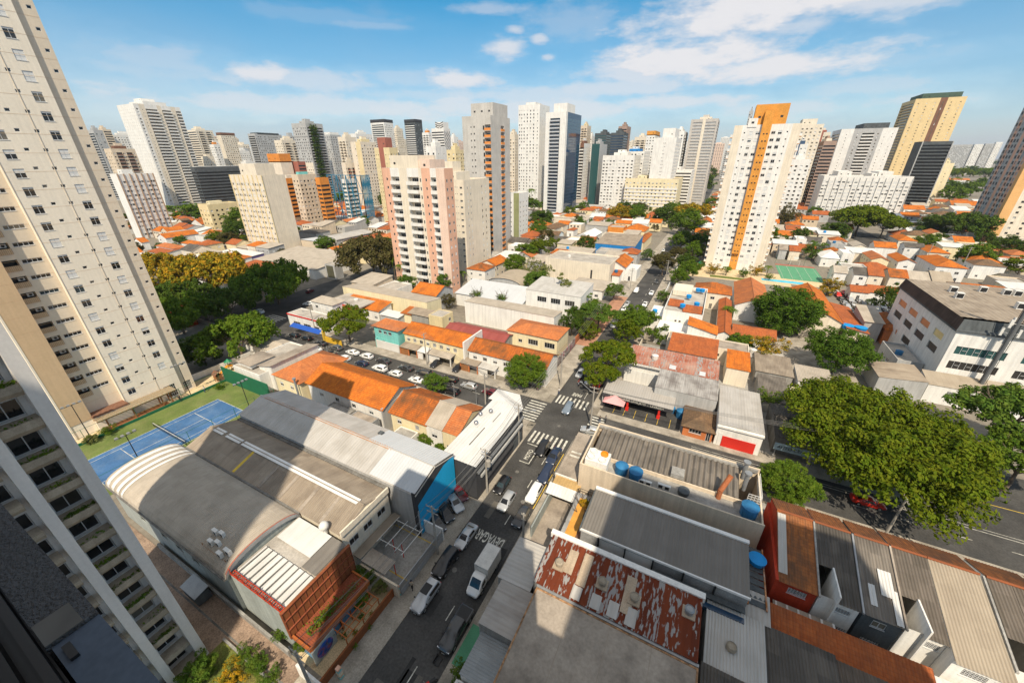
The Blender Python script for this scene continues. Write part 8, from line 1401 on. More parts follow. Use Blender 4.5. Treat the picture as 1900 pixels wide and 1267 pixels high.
for (rx0, rx1, ry0, ry1, land, pt) in ((-300, -160, 82, 132, 'near the foot of the yellow slab', .2), (-222, -126, 130, 330, 'between yellow slab and pink tower', .3), (-130, -32, 180, 345, 'between concrete tower and far street', .28), (-95, -34, 90, 180, 'in the blocks around the barrel hall', .2), (-12, 60, 237, 420, 'right of the orange-spined tower', .3), (-12.8, 11, 150.6, 171.9, 'just behind the white house cluster', .1), (44, 150, 122, 235, 'in the housing behind the office block', .22), (46, 150, 235, 352, 'before the long white slab', .3), (-460, -255, 130, 330, 'below the tall white balcony tower', .25), (-128, -30, 345, 430, 'around the yellow banded block', .3), (101, 330, 345, 640, 'on the slope behind the leaning pink tower', .45), (-190, -112, 80, 130, 'behind the crossing trees', .25), (66, 130, 86, 122, 'behind the office annex', .2), (-380, -230, 330, 560, 'before the dark glass hall', .35), (-240, -130, 330, 560, 'between steel frame and glass tower', .35), (-12, 130, 420, 640, 'far behind the orange-spined tower', .4)):
 combos = [(w, r) for w in WALLS for r in ROOFS]; rnd.shuffle(combos); tc = [(s, t) for s in (SM, 'medium-sized', 'large') for t in TL]; rnd.shuffle(tc); y = ry0
 while y < ry1:
  x = rx0; row = rnd.uniform(10, 14)
  while x < rx1:
   w, d = rnd.uniform(8, 13), row-1.5; k = 1 if y < 330 else 1.35
   if clear(x-.4, x+w-.4, y-.4, y+d+.4):
    if rnd.random() < pt and tc:
     (sz, (cn, lm)) = tc.pop(); r = {SM: 3.4, 'medium-sized': 4.8, 'large': 6.4}[sz]*k; tree('%s %s tree among the roofs %s' % (sz, cn, land), 0, 0, 0, r, 'farr' if y > 200 else R1, lm, .9, xyz=(x+w/2, y+d/2, r*.95))
    elif combos:
     hh = rnd.choice((4.2, 5.6, 6.2)); px = proj((x, y, 5))[0]; near = fwd((x, y)) < 262 and NH[0] < 175 and len(combos) > 1 and -20 < px < 1920; (wn, wm), (rn, rk, rm) = combos.pop() if near else rnd.choice(combos)
     if px < -20 or px > 1920: pass
     elif near: NH[0] += 1; lowrise('%s house with %s roof %s' % (wn, rn, land), x, x+w-.8, y, y+d, hh, rk, rm, wm)
     else:
      X1 = x+w-.8; FAR.box(x, X1, y, y+d, 0, hh, [m for _, m in WALLS].index(wm)); mi = 5+RM.index(rm); n0 = len(FAR.f)
      if rk == 'flat': FAR.face([(x, y, hh+.05), (X1, y, hh+.05), (X1, y+d, hh+.05), (x, y+d, hh+.05)], mi)
      else: roof_shape(FAR, rk, x, X1, y, y+d, hh+.05, min(w, d)*.22, .3, 0, 0, mi)
      for g in gable_pts(rk, x, X1, y, y+d, hh, min(w, d)*.22): FAR.face(g, [m for _, m in WALLS].index(wm))
      for q in range(3): FAR.box(x+1+q*2.6, x+2.2+q*2.6, y-.06, y-.01, hh-2, hh-.9, 5+len(RM), skip='n')
   x += w*k
  y += row*k
FAR.build('distant_houses', [m for _, m in WALLS]+RM+[WD])['kind'] = 'stuff'
if True:
 m = bpy.data.materials.new('haze'); m.use_nodes = True; N, L = m.node_tree.nodes, m.node_tree.links; N.clear(); o = N.new('ShaderNodeOutputMaterial'); v = N.new('ShaderNodeVolumePrincipled'); v.inputs['Color'].default_value = (.80, .88, .98, 1); v.inputs['Density'].default_value = .00007; v.inputs['Anisotropy'].default_value = .2; L.new(v.outputs[0], o.inputs['Volume']); MATS['haze'] = m
 BX(-9200, 9200, -8800, 9700, -1, 170).build('haze', 'haze')['kind'] = 'stuff'
# ------------------------------------------------------------------ vehicles
def loft(st):
 """body from stations (y, half width low, half width waist, z floor, z waist, half width top, z top)"""
 mb = MB(); rings = []
 for (y, h0, h1, z0, z1, h2, z2) in st:
  half = [(h0*.8, z0), (h0, z0+.14), (h1, (z0+z1)/2+.05), (h1*.985, z1), (h2+(h1-h2)*.08, z2-.07 if z2-z1 > .25 else z1+(z2-z1)*.6), (h2*.86, z2)]
  rings.append([Vector((x, y, z)) for x, z in half]+[Vector((-x, y, z)) for x, z in half[::-1]])
 n = len(rings[0])
 for a, b in zip(rings, rings[1:]):
  for k in range(n): mb.face([a[k], a[(k+1) % n], b[(k+1) % n], b[k]])
 mb.face(rings[0]); mb.face(rings[-1][::-1]); return mb
SHAPE = {   # front looks to +Y
 'hatch': ([(-2.0, .62, .70, .34, .62, .62, .72), (-1.93, .74, .80, .24, .86, .66, 1.02), (-1.55, .80, .85, .20, .92, .58, 1.44), (-.6, .82, .86, .18, .93, .60, 1.50), (.25, .82, .86, .18, .92, .58, 1.45), (.62, .82, .86, .18, .92, .60, 1.28), (1.08, .82, .86, .18, .90, .70, .98), (1.6, .80, .84, .20, .84, .66, .90), (1.92, .70, .74, .26, .68, .56, .74), (2.0, .60, .66, .32, .56, .50, .60)], 1.22, -1.20, .29, (-1.45, .52), (.34, 1.04), (-1.93, -1.58)),
 'sedan': ([(-2.2, .62, .70, .36, .70, .60, .80), (-2.1, .76, .82, .26, .90, .68, .98), (-1.55, .82, .86, .20, .93, .66, 1.06), (-1.05, .83, .87, .18, .93, .58, 1.36), (-.5, .83, .87, .18, .93, .60, 1.44), (.2, .83, .87, .18, .92, .59, 1.42), (.6, .83, .87, .18, .92, .61, 1.24), (1.08, .83, .86, .18, .90, .70, .98), (1.7, .81, .84, .20, .84, .66, .89), (2.1, .72, .76, .26, .68, .56, .73), (2.2, .60, .66, .32, .56, .50, .60)], 1.32, -1.35, .30, (-1.05, .5), (.3, 1.04), (-1.55, -1.07)),
 'suv': ([(-2.15, .66, .74, .42, .74, .66, .86), (-2.08, .80, .86, .32, .98, .72, 1.15), (-1.8, .84, .90, .28, 1.04, .64, 1.60), (-.8, .86, .91, .26, 1.05, .66, 1.68), (.2, .86, .91, .26, 1.05, .64, 1.64), (.6, .86, .91, .26, 1.04, .66, 1.46), (1.1, .86, .91, .26, 1.02, .76, 1.14), (1.7, .84, .89, .28, .98, .72, 1.06), (2.08, .76, .80, .34, .80, .62, .88), (2.16, .64, .70, .40, .66, .54, .70)], 1.32, -1.30, .34, (-1.75, .48), (.3, 1.06), (-2.08, -1.82)),
 'pickup': ([(-2.6, .76, .82, .45, .98, .80, 1.06), (-2.5, .84, .90, .38, 1.02, .86, 1.10), (-.95, .86, .92, .34, 1.04, .86, 1.12), (-.85, .86, .92, .34, 1.05, .66, 1.70), (-.2, .86, .92, .34, 1.06, .68, 1.76), (.5, .86, .92, .34, 1.06, .66, 1.72), (.95, .86, .92, .34, 1.05, .68, 1.50), (1.45, .86, .92, .34, 1.04, .78, 1.18), (2.1, .85, .90, .34, 1.02, .76, 1.12), (2.5, .78, .82, .40, .86, .68, .94), (2.62, .66, .72, .46, .72, .60, .76)], 1.65, -1.55, .38, (-.8, .78), (.65, 1.40), (-.95, -.86))}
CARS = {}
def car_parts(kind):
 if kind in CARS: return CARS[kind]
 st, fa, ra, wr, sw, ws, rw = SHAPE[kind]; D = {}
 D['body'] = loft(st).mesh('body', ['car_white'], smooth=38)
 def at_y(y):
  for a, b in zip(st, st[1:]):
   if a[0] <= y <= b[0]:
    t = (y-a[0])/(b[0]-a[0]); return [p+(q-p)*t for p, q in zip(a, b)]
 def side(y, t):
  s = at_y(y); x1, z1 = s[2]*.985, s[4]; x2, z2 = s[5]+(s[2]-s[5])*.08, s[6]-.07; return (x1+(x2-x1)*t+.012, z1+(z2-z1)*t)
 mb = MB()
 for sg in (1, -1):
  ys = [sw[0]+(sw[1]-sw[0])*k/4 for k in range(5)]
  for ya, yb in zip(ys, ys[1:]):
   q = [(ya, .10), (yb, .10), (yb, .84), (ya, .84)]; P = [(sg*side(y, t)[0], y, side(y, t)[1]) for y, t in q]; mb.face(P if sg < 0 else P[::-1])
 D['side_window'] = mb.mesh('side_window', ['glass'])
 def scr(ya, yb, k, lift=.015):
  a, b = at_y(ya), at_y(yb); mb = MB(); up = Vector((0, lift*(1 if k == 'f' else -1), lift))
  mb.face([Vector((-a[5]*.84, ya, a[6]))+up, Vector((a[5]*.84, ya, a[6]))+up, Vector((b[5]*.84, yb, b[6]))+up, Vector((-b[5]*.84, yb, b[6]))+up]); return mb
 ys = [ws[0], (ws[0]+ws[1])/2, ws[1]]; m0 = scr(ys[0]+.02, .62 if kind != 'pickup' else .95, 'f'); m1 = scr(.6 if kind != 'pickup' else .95, ys[2]-.02, 'f')
 for f in m1.f: m0.face([m1.v[i] for i in f])
 D['windscreen'] = m0.mesh('windscreen', ['glass']); D['rear_window'] = scr(rw[0]+.06, rw[1]-.02, 'b').mesh('rear_window', ['glass'])
 w = MB();
 for k in range(16):
  a, b = k*math.tau/16, (k+1)*math.tau/16; c = lambda t, x, r: (x, r*math.cos(t), r*math.sin(t))
  w.face([c(a, -.1, wr), c(b, -.1, wr), c(b, .1, wr), c(a, .1, wr)]); w.face([c(a, .1, wr), c(b, .1, wr), c(b, .1, wr*.62), c(a, .1, wr*.62)]); w.face([c(a, -.1, wr), c(b, -.1, wr), c(b, -.1, wr*.62), c(a, -.1, wr*.62)])
 D['wheel'] = w.mesh('wheel', ['tyre']); rim = MB()
 for x in (.085, -.085): rim.face([(x, wr*.62*math.cos(k*math.tau/12), wr*.62*math.sin(k*math.tau/12)) for k in range(12)])
 for k in range(5): a = k*math.tau/5; rim.tube((.09, 0, 0), (.09, wr*.58*math.cos(a), wr*.58*math.sin(a)), .03, 4)
 D['rim'] = rim.mesh('rim', ['steel'])
 yf, yr = st[-1][0], st[0][0]; zf, zr = st[-2][4]-.02, st[1][4]-.06; hw = st[-2][2]
 D['headlight'] = BX(-.16, .16, -.10, .03, -.07, .07).mesh('headlight', ['lamp_clear']); D['taillight'] = BX(-.10, .10, -.03, .05, -.12, .10).mesh('taillight', ['lamp_red']); D['mirror'] = BX(-.10, .10, -.06, .06, -.06, .07).mesh('mirror', [BK])
 g = BX(-.42, .42, yf-.06, yf+.012, .42 if kind != 'pickup' else .55, .56 if kind != 'pickup' else .78); D['grille'] = g.mesh('grille', [BK]); D['number_plate'] = BX(-.2, .2, yf, yf+.025, .36, .42).mesh('number_plate', [PW])
 D['_'] = (fa, ra, wr, yf, yr, zf, zr, hw, st); CARS[kind] = D; return D
def car(label, kind, col, x, y, rz, sc=1.0, group=None, z=.022, rack=False, cat=None):
 D = car_parts(kind); fa, ra, wr, yf, yr, zf, zr, hw, st = D['_']; cat = cat or {'pickup': 'pickup truck'}.get(kind, 'car')
 r = thing('parked_car' if cat == 'car' else 'pickup_truck', label, cat, (x, y, z), group, rz); r.scale = (sc, sc, sc)
 b = link('body', D['body'], r); b.material_slots[0].link = 'OBJECT'; b.material_slots[0].material = MATS['car_'+col]
 for n in ('side_window', 'windscreen', 'rear_window', 'grille', 'number_plate'): link(n, D[n], r)
 for sx in (1, -1):
  for ya in (fa, ra): w = link('wheel', D['wheel'], r, (sx*(hw+.02), ya, wr)); link('rim', D['rim'], w, (0, 0, 0), 0 if sx > 0 else math.pi)
  link('headlight', D['headlight'], r, (sx*(hw-.18), st[-2][0]+.02, zf)); link('taillight', D['taillight'], r, (sx*(hw-.06), st[1][0]-.02, zr)); link('mirror', D['mirror'], r, (sx*(hw+.14), ws_y(kind), st[5][4]+.06))
 if kind in ('suv', 'pickup'):
  mb = MB()
  for sx in (1, -1): mb.box(sx*.62-.03, sx*.62+.03, -1.5 if kind == 'suv' else -.7, .3, st[3][6]-.02 if kind == 'suv' else 1.74, st[3][6]+.05 if kind == 'suv' else 1.8)
  mb.build('roof_rail', 'chrome', r); r.children[-1].location = (0, 0, 0); fixlocal(r.children[-1], r)
 if kind == 'pickup': o = BX(-.74, .74, -2.45, -.95, 1.06, 1.135).build('bed_cover', BK, r); fixlocal(o, r)
 if rack: o = BX(-.5, .5, -.9, .4, 1.7, 1.82).build('roof_box', BK, r); fixlocal(o, r)
 return r
def fixlocal(o, r):
 """geometry written straight in the vehicle's own axes"""
 off = wloc(r)
 for v in o.data.vertices: v.co += off
def ws_y(kind): return .95 if kind != 'pickup' else 1.3
for v in [
 ('silver car with a black roof box parked at the left kerb, nearest on that side', 'suv', 'silver', 790, 1104, R(180), 1.0, True), ('black long car with chrome roof rails parked behind the silver one with roof box', 'suv', 'black', 827, 1042, R(180), 1.04, False), ('silver-grey sedan parked at the left kerb before the DEVAGAR letters', 'sedan', 'silver', 865, 993, R(180), .98, False), ('black small car parked at the left kerb beside the black corner building', 'hatch', 'black', 932, 898, R(180), .98, False),
 ('silver hatchback driving in the left lane beside the black small car', 'hatch', 'silver', 940, 928, R(180), 1.0, False), ('dark grey car at the right kerb nearest to the DEVAGAR letters', 'hatch', 'dark_grey', 967, 957, R(180), 1.0, False), ('white car parked at the right kerb beside the garage canopy', 'suv', 'white', 991, 914, R(180), .95, False), ('dark blue pickup-like car behind the white one at the right kerb', 'suv', 'navy', 1013, 879, R(180), 1.0, False), ('dark navy sedan waiting just behind the near zebra crossing at the right', 'sedan', 'navy', 1028, 845, R(180), 1.02, False), ('black car waiting in the middle just behind the near zebra crossing', 'suv', 'black', 1006, 831, R(180), .98, False),
 ('blue-grey car driving across the intersection', 'suv', 'blue_grey', 1054, 757, R(180), .95, False), ('silver car at the left behind the PARE letters', 'hatch', 'silver', 1077, 692, R(180), 1.0, False), ('pale silver car at the right kerb beside the red one', 'sedan', 'silver', 1094, 704, R(180), .96, False), ('bright red car at the right kerb under the crossing-corner tree', 'hatch', 'bright_red', 1109, 712, R(178), .98, False), ('pale silver car turning on the right arm of the cross street', 'sedan', 'silver', 1097, 797, R(100), .98, False),
 ('red and black car parked slantwise before the blue wall, farthest of four', 'hatch', 'maroon', 852, 914, R(-118), .98, False), ('silver-white car parked slantwise before the blue wall, second from the red one', 'sedan', 'silver', 843, 931, R(-118), 1.0, False), ('black car parked slantwise before the blue wall, third from the red one', 'hatch', 'black', 826, 950, R(-118), 1.0, False), ('dark blue-grey car parked slantwise before the blue wall, nearest of four', 'sedan', 'dark_grey', 810, 968, R(-118), .95, False),
 ('red sports coupe stopped on the right part of the cross street', 'sedan', 'bright_red', 1611, 929, R(-86), 1.0, False)]:
 p = at(v[3], v[4], .75); car(v[0], v[1], v[2], p.x, p.y, v[5], v[6], rack=v[7], z=.16 if 'slantwise' in v[0] else .022)
p = at(846, 1164, .9); car('dark grey pickup truck with covered bed at the near right kerb', 'pickup', 'dark_grey', p.x, p.y, R(180), 1.0)
for i, (lab, kind, col, px, py) in enumerate((('dark car at the kerb below the blue awning, leftmost', 'hatch', 'black', 546, 621), ('black car at the kerb right of the blue awning', 'hatch', 'black', 569, 627), ('dark grey car with red tail lamps before the umbrella tree', 'sedan', 'dark_grey', 595, 636), ('grey car parked before the umbrella tree', 'suv', 'grey', 623, 645), ('white sedan in the near lane beside the beige stepped roof', 'sedan', 'white', 585, 647), ('black car in the near lane behind the white sedan', 'hatch', 'black', 612, 656), ('white car with black roof in the near lane', 'hatch', 'white', 639, 663), ('white sedan in the far lane below the turquoise terrace', 'sedan', 'white', 654, 653), ('white car with dark roof in the far lane', 'hatch', 'white', 680, 660), ('small dark blue car in the near lane', 'hatch', 'navy', 671, 673), ('dark grey sedan in the far lane before the carports', 'sedan', 'dark_grey', 711, 669), ('white suv in the near lane with a person beside it', 'suv', 'white', 705, 683), ('white hatchback behind the white suv', 'hatch', 'white', 733, 692), ('dark car in the far lane before the white-gated carport', 'sedan', 'dark_grey', 753, 682), ('black suv in the far lane before the dark carport', 'suv', 'dark_grey', 787, 691), ('white sedan in the near lane left of the small pavement tree', 'sedan', 'white', 772, 704), ('black suv with red lamps right of the small pavement tree', 'suv', 'black', 835, 703), ('silver-grey hatchback before the round corner tree', 'hatch', 'silver', 870, 715), ('black car half behind the small pavement tree', 'suv', 'black', 838, 725), ('dark maroon sedan beside the white corner roof', 'sedan', 'maroon', 911, 727))):
 p = at(px, py, .7); car(lab, kind, col, p.x, p.y, R(90), (.96, 1.0, 1.03)[i % 3])
for lab, kind, col, px, py, rz in (('black car parked in the driveway between the carports', 'hatch', 'black', 850, 682, 180), ('dark car under the grey striped carport', 'hatch', 'black', 809, 674, 180), ('white pickup-like car by the far crossing stripes', 'suv', 'white', 480, 578, 95), ('white car beside the white house with grey hipped roof', 'hatch', 'white', 572, 563, 120), ('dark red car under the red-edged shop front', 'hatch', 'maroon', 575, 540, 20), ('silver car under the trees of the far street', 'sedan', 'silver', 1139, 602, 180), ('white car at the left kerb of the far street, nearest of the pair', 'hatch', 'white', 1158, 573, 180), ('pale blue-white car at the left kerb of the far street, farther of the pair', 'sedan', 'silver', 1164, 563, 180), ('white van driving in the middle of the far street', 'suv', 'white', 1181, 539, 180), ('white sedan at the right kerb of the far street, nearer one', 'sedan', 'white', 1197, 564, 180), ('white sedan at the right kerb of the far street, farther one', 'sedan', 'white', 1209, 543, 180), ('dark car at the right kerb of the far street', 'hatch', 'dark_grey', 1219, 522, 180), ('white car far up the street near the brown-green tree', 'hatch', 'white', 1231, 465, 180), ('dark car far up the street beyond the brown-green tree', 'suv', 'dark_grey', 1237, 454, 180), ('pale car in the parking deck below the cream block', 'sedan', 'silver', 921, 502, 80), ('white car under the canopy left of the barrel hall', 'hatch', 'white', 880, 523, 80)):
 p = at(px, py, .7); car(lab, kind, col, p.x, p.y, R(rz))
# crowded car park behind the orange halls: near ones first
a = at(1586, 566, .5); k = 0
for i in range(6):
 for j in range(7):
  col = ('white', 'silver', 'white', 'grey', 'black', 'white', 'silver', 'bright_red')[(i*5+j*3) % 8]; x, y = a.x+i*2.9-3, a.y+j*5.0-14+i*.3
  car('%s car packed among others in the crowded car park behind the orange halls' % {'bright_red': 'red', 'grey': 'dark grey'}.get(col, col), ('hatch', 'sedan', 'suv')[(i+j) % 3], col, x, y, R(180 if (i+j) % 3 else 0), .95, 'cars in the crowded car park')
# box truck
def truck():
 p = at(897, 1062, 1.2); r = thing('box_truck', 'white box truck parked at the right kerb beside the DEVAGAR letters', 'truck', (p.x, p.y, .022), None, R(180))
 st = [(.55, .84, .92, .5, 1.2, .80, 2.05), (.9, .86, .94, .45, 1.22, .82, 2.15), (1.5, .86, .94, .42, 1.2, .80, 2.1), (1.95, .86, .93, .42, 1.15, .82, 1.7), (2.35, .85, .92, .42, 1.1, .80, 1.25), (2.85, .78, .84, .45, .95, .68, 1.02), (3.0, .66, .72, .5, .75, .56, .8)]
 o = bpy.data.objects.new('cab', loft(st).mesh('cab', ['car_white'], smooth=38)); S.collection.objects.link(o); o.parent = r
 def add(n, mb, m): o2 = bpy.data.objects.new(n, mb.mesh(n, [m])); S.collection.objects.link(o2); o2.parent = r; return o2
 b = MB(); b.box(-1.02, 1.02, -3.0, .5, .85, 2.95); add('cargo_box', b, 'truck_box'); b = MB()
 for x in (-1.03, 1.0): b.box(x, x+.03, -3.0, .5, 2.9, 2.98)
 for y in (-3.03, .48): b.box(-1.03, 1.03, y, y+.05, 2.955, 2.99)
 add('edge_trim', b, 'steel'); b = MB(); b.box(-.45, .45, -2.9, 2.2, .45, .8); add('chassis', b, BK)
 b = MB(); b.face([(-.66, 1.93, 1.76), (.66, 1.93, 1.76), (.70, 2.3, 1.33), (-.70, 2.3, 1.33)]); b.face([(-.64, 1.55, 2.12), (.64, 1.55, 2.12), (.66, 1.94, 1.75), (-.66, 1.94, 1.75)]); add('windscreen', b, 'glass'); b = MB()
 for s in (1, -1): b.face([(s*.945, 1.0, 1.3), (s*.945, 1.8, 1.28), (s*.885, 1.7, 1.8), (s*.86, 1.0, 1.98)])
 add('side_window', b, 'glass')
 w = car_parts('pickup')
 for s in (1, -1):
  for y in (1.9, -1.9): q = link('wheel', w['wheel'], r, (s*.88, y, .38)); link('rim', w['rim'], q, (0, 0, 0), 0 if s > 0 else math.pi)
  link('headlight', w['headlight'], r, (s*.62, 2.86, .86)); link('mirror', w['mirror'], r, (s*1.1, 1.9, 1.45))
mat('truck_box', (.62, .60, .56), .7, .08, .8, streak=.1); truck()
# ------------------------------------------------------------------ people
def person(label, x, y, z, rz, top, legs, pose='walk', sc=1.0, hair=CB):
 r = thing('person', label, 'person', (x, y, z), None, rz); s = .16 if pose == 'walk' else .05; sit = pose == 'ride'
 J = {'pel': (0, 0, .95, .13), 'wa': (0, 0, 1.12, .125), 'ch': (0, .02, 1.36, .15), 'nk': (0, .02, 1.52, .055), 'hb': (0, .03, 1.60, .085), 'hd': (0, .045, 1.70, .10), 'ht': (0, .03, 1.78, .06),
 'lh': (-.10, 0, .90, .095), 'lk': (-.11, s*.7, .50, .065), 'la': (-.11, s*.9-.12, .09, .045), 'lt': (-.12, s*.9+.08, .04, .04), 'rh': (.10, 0, .90, .095), 'rk': (.11, -s*.4, .50, .065), 'ra': (.11, -s-.10, .09, .045), 'rt': (.12, -s+.08, .04, .04),
 'ls': (-.19, .01, 1.43, .07), 'le': (-.25, -.06, 1.15, .048), 'lw': (-.24, .06, .92, .034), 'lf': (-.24, .10, .84, .03), 'rs': (.19, .01, 1.43, .07), 're': (.25, .02, 1.15, .048), 'rw': (.23, .16, .95, .034), 'rf': (.22, .22, .88, .03)}
 if sit: J.update(lk=(-.2, .38, .78, .07), la=(-.2, .30, .36, .045), lt=(-.2, .42, .3, .04), rk=(.2, .38, .78, .07), ra=(.2, .30, .36, .045), rt=(.2, .42, .3, .04), lh=(-.12, .05, .92, .1), rh=(.12, .05, .92, .1), le=(-.3, .2, 1.2, .05), lw=(-.3, .45, 1.08, .035), lf=(-.3, .52, 1.06, .03), re=(.3, .2, 1.2, .05), rw=(.3, .45, 1.08, .035), rf=(.3, .52, 1.06, .03))
 E = [('pel', 'wa'), ('wa', 'ch'), ('ch', 'nk'), ('nk', 'hb'), ('hb', 'hd'), ('hd', 'ht'), ('pel', 'lh'), ('lh', 'lk'), ('lk', 'la'), ('la', 'lt'), ('pel', 'rh'), ('rh', 'rk'), ('rk', 'ra'), ('ra', 'rt'), ('ch', 'ls'), ('ls', 'le'), ('le', 'lw'), ('lw', 'lf'), ('ch', 'rs'), ('rs', 're'), ('re', 'rw'), ('rw', 'rf')]
 K = list(J); me = bpy.data.meshes.new('body'); me.from_pydata([J[k][:3] for k in K], [(K.index(a), K.index(b)) for a, b in E], []); o = bpy.data.objects.new('body', me); S.collection.objects.link(o)
 md = o.modifiers.new('skin', 'SKIN'); sv = me.skin_vertices[0].data
 for i, k in enumerate(K): sv[i].radius = (J[k][3], J[k][3]); sv[i].use_root = (i == 0)
 o.modifiers.new('sub', 'SUBSURF').levels = 1; bpy.context.view_layer.update(); me2 = bpy.data.meshes.new_from_object(o.evaluated_get(bpy.context.evaluated_depsgraph_get())); bpy.data.objects.remove(o)
 me2.materials.clear()
 for m in ('skin', top, legs, CB): me2.materials.append(MATS[m])
 for f in me2.polygons:
  c = f.center; f.use_smooth = True
  f.material_index = 3 if c.z < .09 and not sit else 2 if (c.z < 1.0 and abs(c.x) < .22) else 1 if c.z < 1.5 and not (abs(c.x) > .2 and c.z < 1.2) else 0
 b = link('body', me2, r); b.scale = (sc, sc, sc); h = MB().lathe(0, .01, [(.108, 1.68), (.112, 1.75), (.09, 1.81), (0, 1.835)], 12).mesh('hair', [hair], smooth=True); q = link('hair', h, r); q.scale = (sc, sc, sc); return r
mat('helmet_red', (.6, .02, .02), .4)
for lab, px, py, rz, t, l, pose in (('person in pale top and black trousers walking on the left pavement by the rust fence', 764, 1086, 20, 'cloth_beige', CB, 'walk'), ('person in dark clothes walking past the grid windows of the cream tower', 333, 739, 60, CB, CB, 'walk'), ('person in white working by the play house', 379, 722, -40, 'cloth_white', 'cloth_denim', 'stand'), ('person in black standing behind the white box truck', 926, 1019, 0, CB, CB, 'stand'), ('person in dark shirt waiting at the corner by the tan building, left of two', 1113, 779, 30, CB, 'cloth_denim', 'stand'), ('person in dark shirt waiting at the corner by the tan building, right of two', 1124, 778, -20, 'cloth_grey', CB, 'stand'), ('person standing in the near lane behind the white suv', 721, 684, 90, CB, CB, 'stand'), ('person on the pavement by the mural corner', 1037, 726, 100, 'cloth_white', 'cloth_denim', 'walk')):
 p = at(px, py, .9); person(lab, p.x, p.y, .14 if py > 770 and px < 900 or 'corner' in lab else .03, R(rz), t, l, pose)
def motorcycle(lab, x, y, rz, body, rider, rlab):
 r = thing('motorcycle', lab, 'motorcycle', (x, y, .022), None, R(rz))
 def add(n, mb, m, sm=False): o = bpy.data.objects.new(n, mb.mesh(n, [m], smooth=sm)); S.collection.objects.link(o); o.parent = r
 for yy in (.65, -.65):
  w = MB()
  for k in range(14):
   a, b = k*math.tau/14, (k+1)*math.tau/14; w.tube((0, yy+.27*math.cos(a), .3+.27*math.sin(a)), (0, yy+.27*math.cos(b), .3+.27*math.sin(b)), .045, 5, caps=False)
  w.tube((0, yy, .3), (0, yy+.01, .31), .1, 6); add('wheel', w, 'tyre')
 add('frame', MB().tube((0, .62, .3), (0, .42, .95), .04, 6).tube((0, -.65, .3), (0, -.1, .55), .05, 6).box(-.13, .13, -.2, .25, .3, .6), BK); add('tank', BX(-.15, .15, -.05, .42, .62, .86), body); add('seat', BX(-.14, .14, -.75, -.06, .72, .82), BK); add('handlebar', MB().tube((-.34, .42, 1.0), (.34, .42, 1.0), .025, 5), 'steel')
 if rider: person(rlab, x, y-.0, .0, R(rz), rider, 'cloth_denim', 'ride', 1.0, 'helmet_red')
p = at(1075, 710, .8); motorcycle('motorcycle driving towards the near crossing left of the silver car', p.x, p.y, 180, PW, 'cloth_red', 'person in red riding the motorcycle past the PARE letters'); p = at(796, 1268, .6); motorcycle('red motorcycle at the bottom edge of the street', p.x, p.y, 150, 'red_paint', None, '')
bk = at(812, 1222, .4); tag(BX(bk.x-.35, bk.x+.35, bk.y-.45, bk.y+.45, .02, .12).box(bk.x-.35, bk.x-.28, bk.y-.45, bk.y+.45, .121, .5).build('folding_chair', BK), 'black folded chair-like frame lying at the right kerb near the bottom', 'chair')
for i, (px, py, lab) in enumerate(((738, 1096, 'striped pastel planter column at the far end of the rust fence'), (630, 1247, 'striped pastel planter column at the near end of the rust fence'))):
 p = at(px, py, 1.0); t = thing('painted_post', lab, 'post', (p.x, p.y, .14))
 for k, m in enumerate(('teal_wall', 'pink_wall', PY, 'pale_pink', 'teal_wall', 'pink_wall')): BX(p.x-.22, p.x+.22, p.y-.22, p.y+.22, .14+k*.3, .14+k*.3+.299).build('band', m, t)
# ------------------------------------------------------------------ poles and wires
POLES = []
def pole(lab, x, y, h=9.5, arm=1.8, rz=0, lampd=None, trafo=False):
 r = thing('utility_pole', lab, 'utility pole', (x, y, 0)); MB().tube((x, y, 0), (x, y, h), .19, 9, r2=.12).build('pole', 'pole_concrete', r); dx, dy = math.cos(rz)*arm/2, math.sin(rz)*arm/2; mb = MB()
 for z in (h-.3, h-1.2): mb.tube((x-dx, y-dy, z), (x+dx, y+dy, z), .06, 5)
 for k in (-1, -.4, .4, 1): mb.tube((x+dx*k, y+dy*k, h-.3), (x+dx*k, y+dy*k, h-.05), .05, 5)
 mb.build('crossarm', 'pole_concrete', r)
 if lampd: l = MB(); q = (x+lampd[0], y+lampd[1], h-.6); l.tube((x, y, h-1.6), q, .05, 5); l.box(q[0]-.3, q[0]+.3, q[1]-.15, q[1]+.15, q[2]-.05, q[2]+.08); l.build('street_lamp', 'steel', r)
 if trafo: MB().lathe(x+.45, y, [(0, h-3.2), (.36, h-3.2), (.36, h-2.1), (0, h-2.05)], 14).build('transformer', 'pole_concrete', r)
 POLES.append((x, y, h, rz)); return len(POLES)-1
P = {}
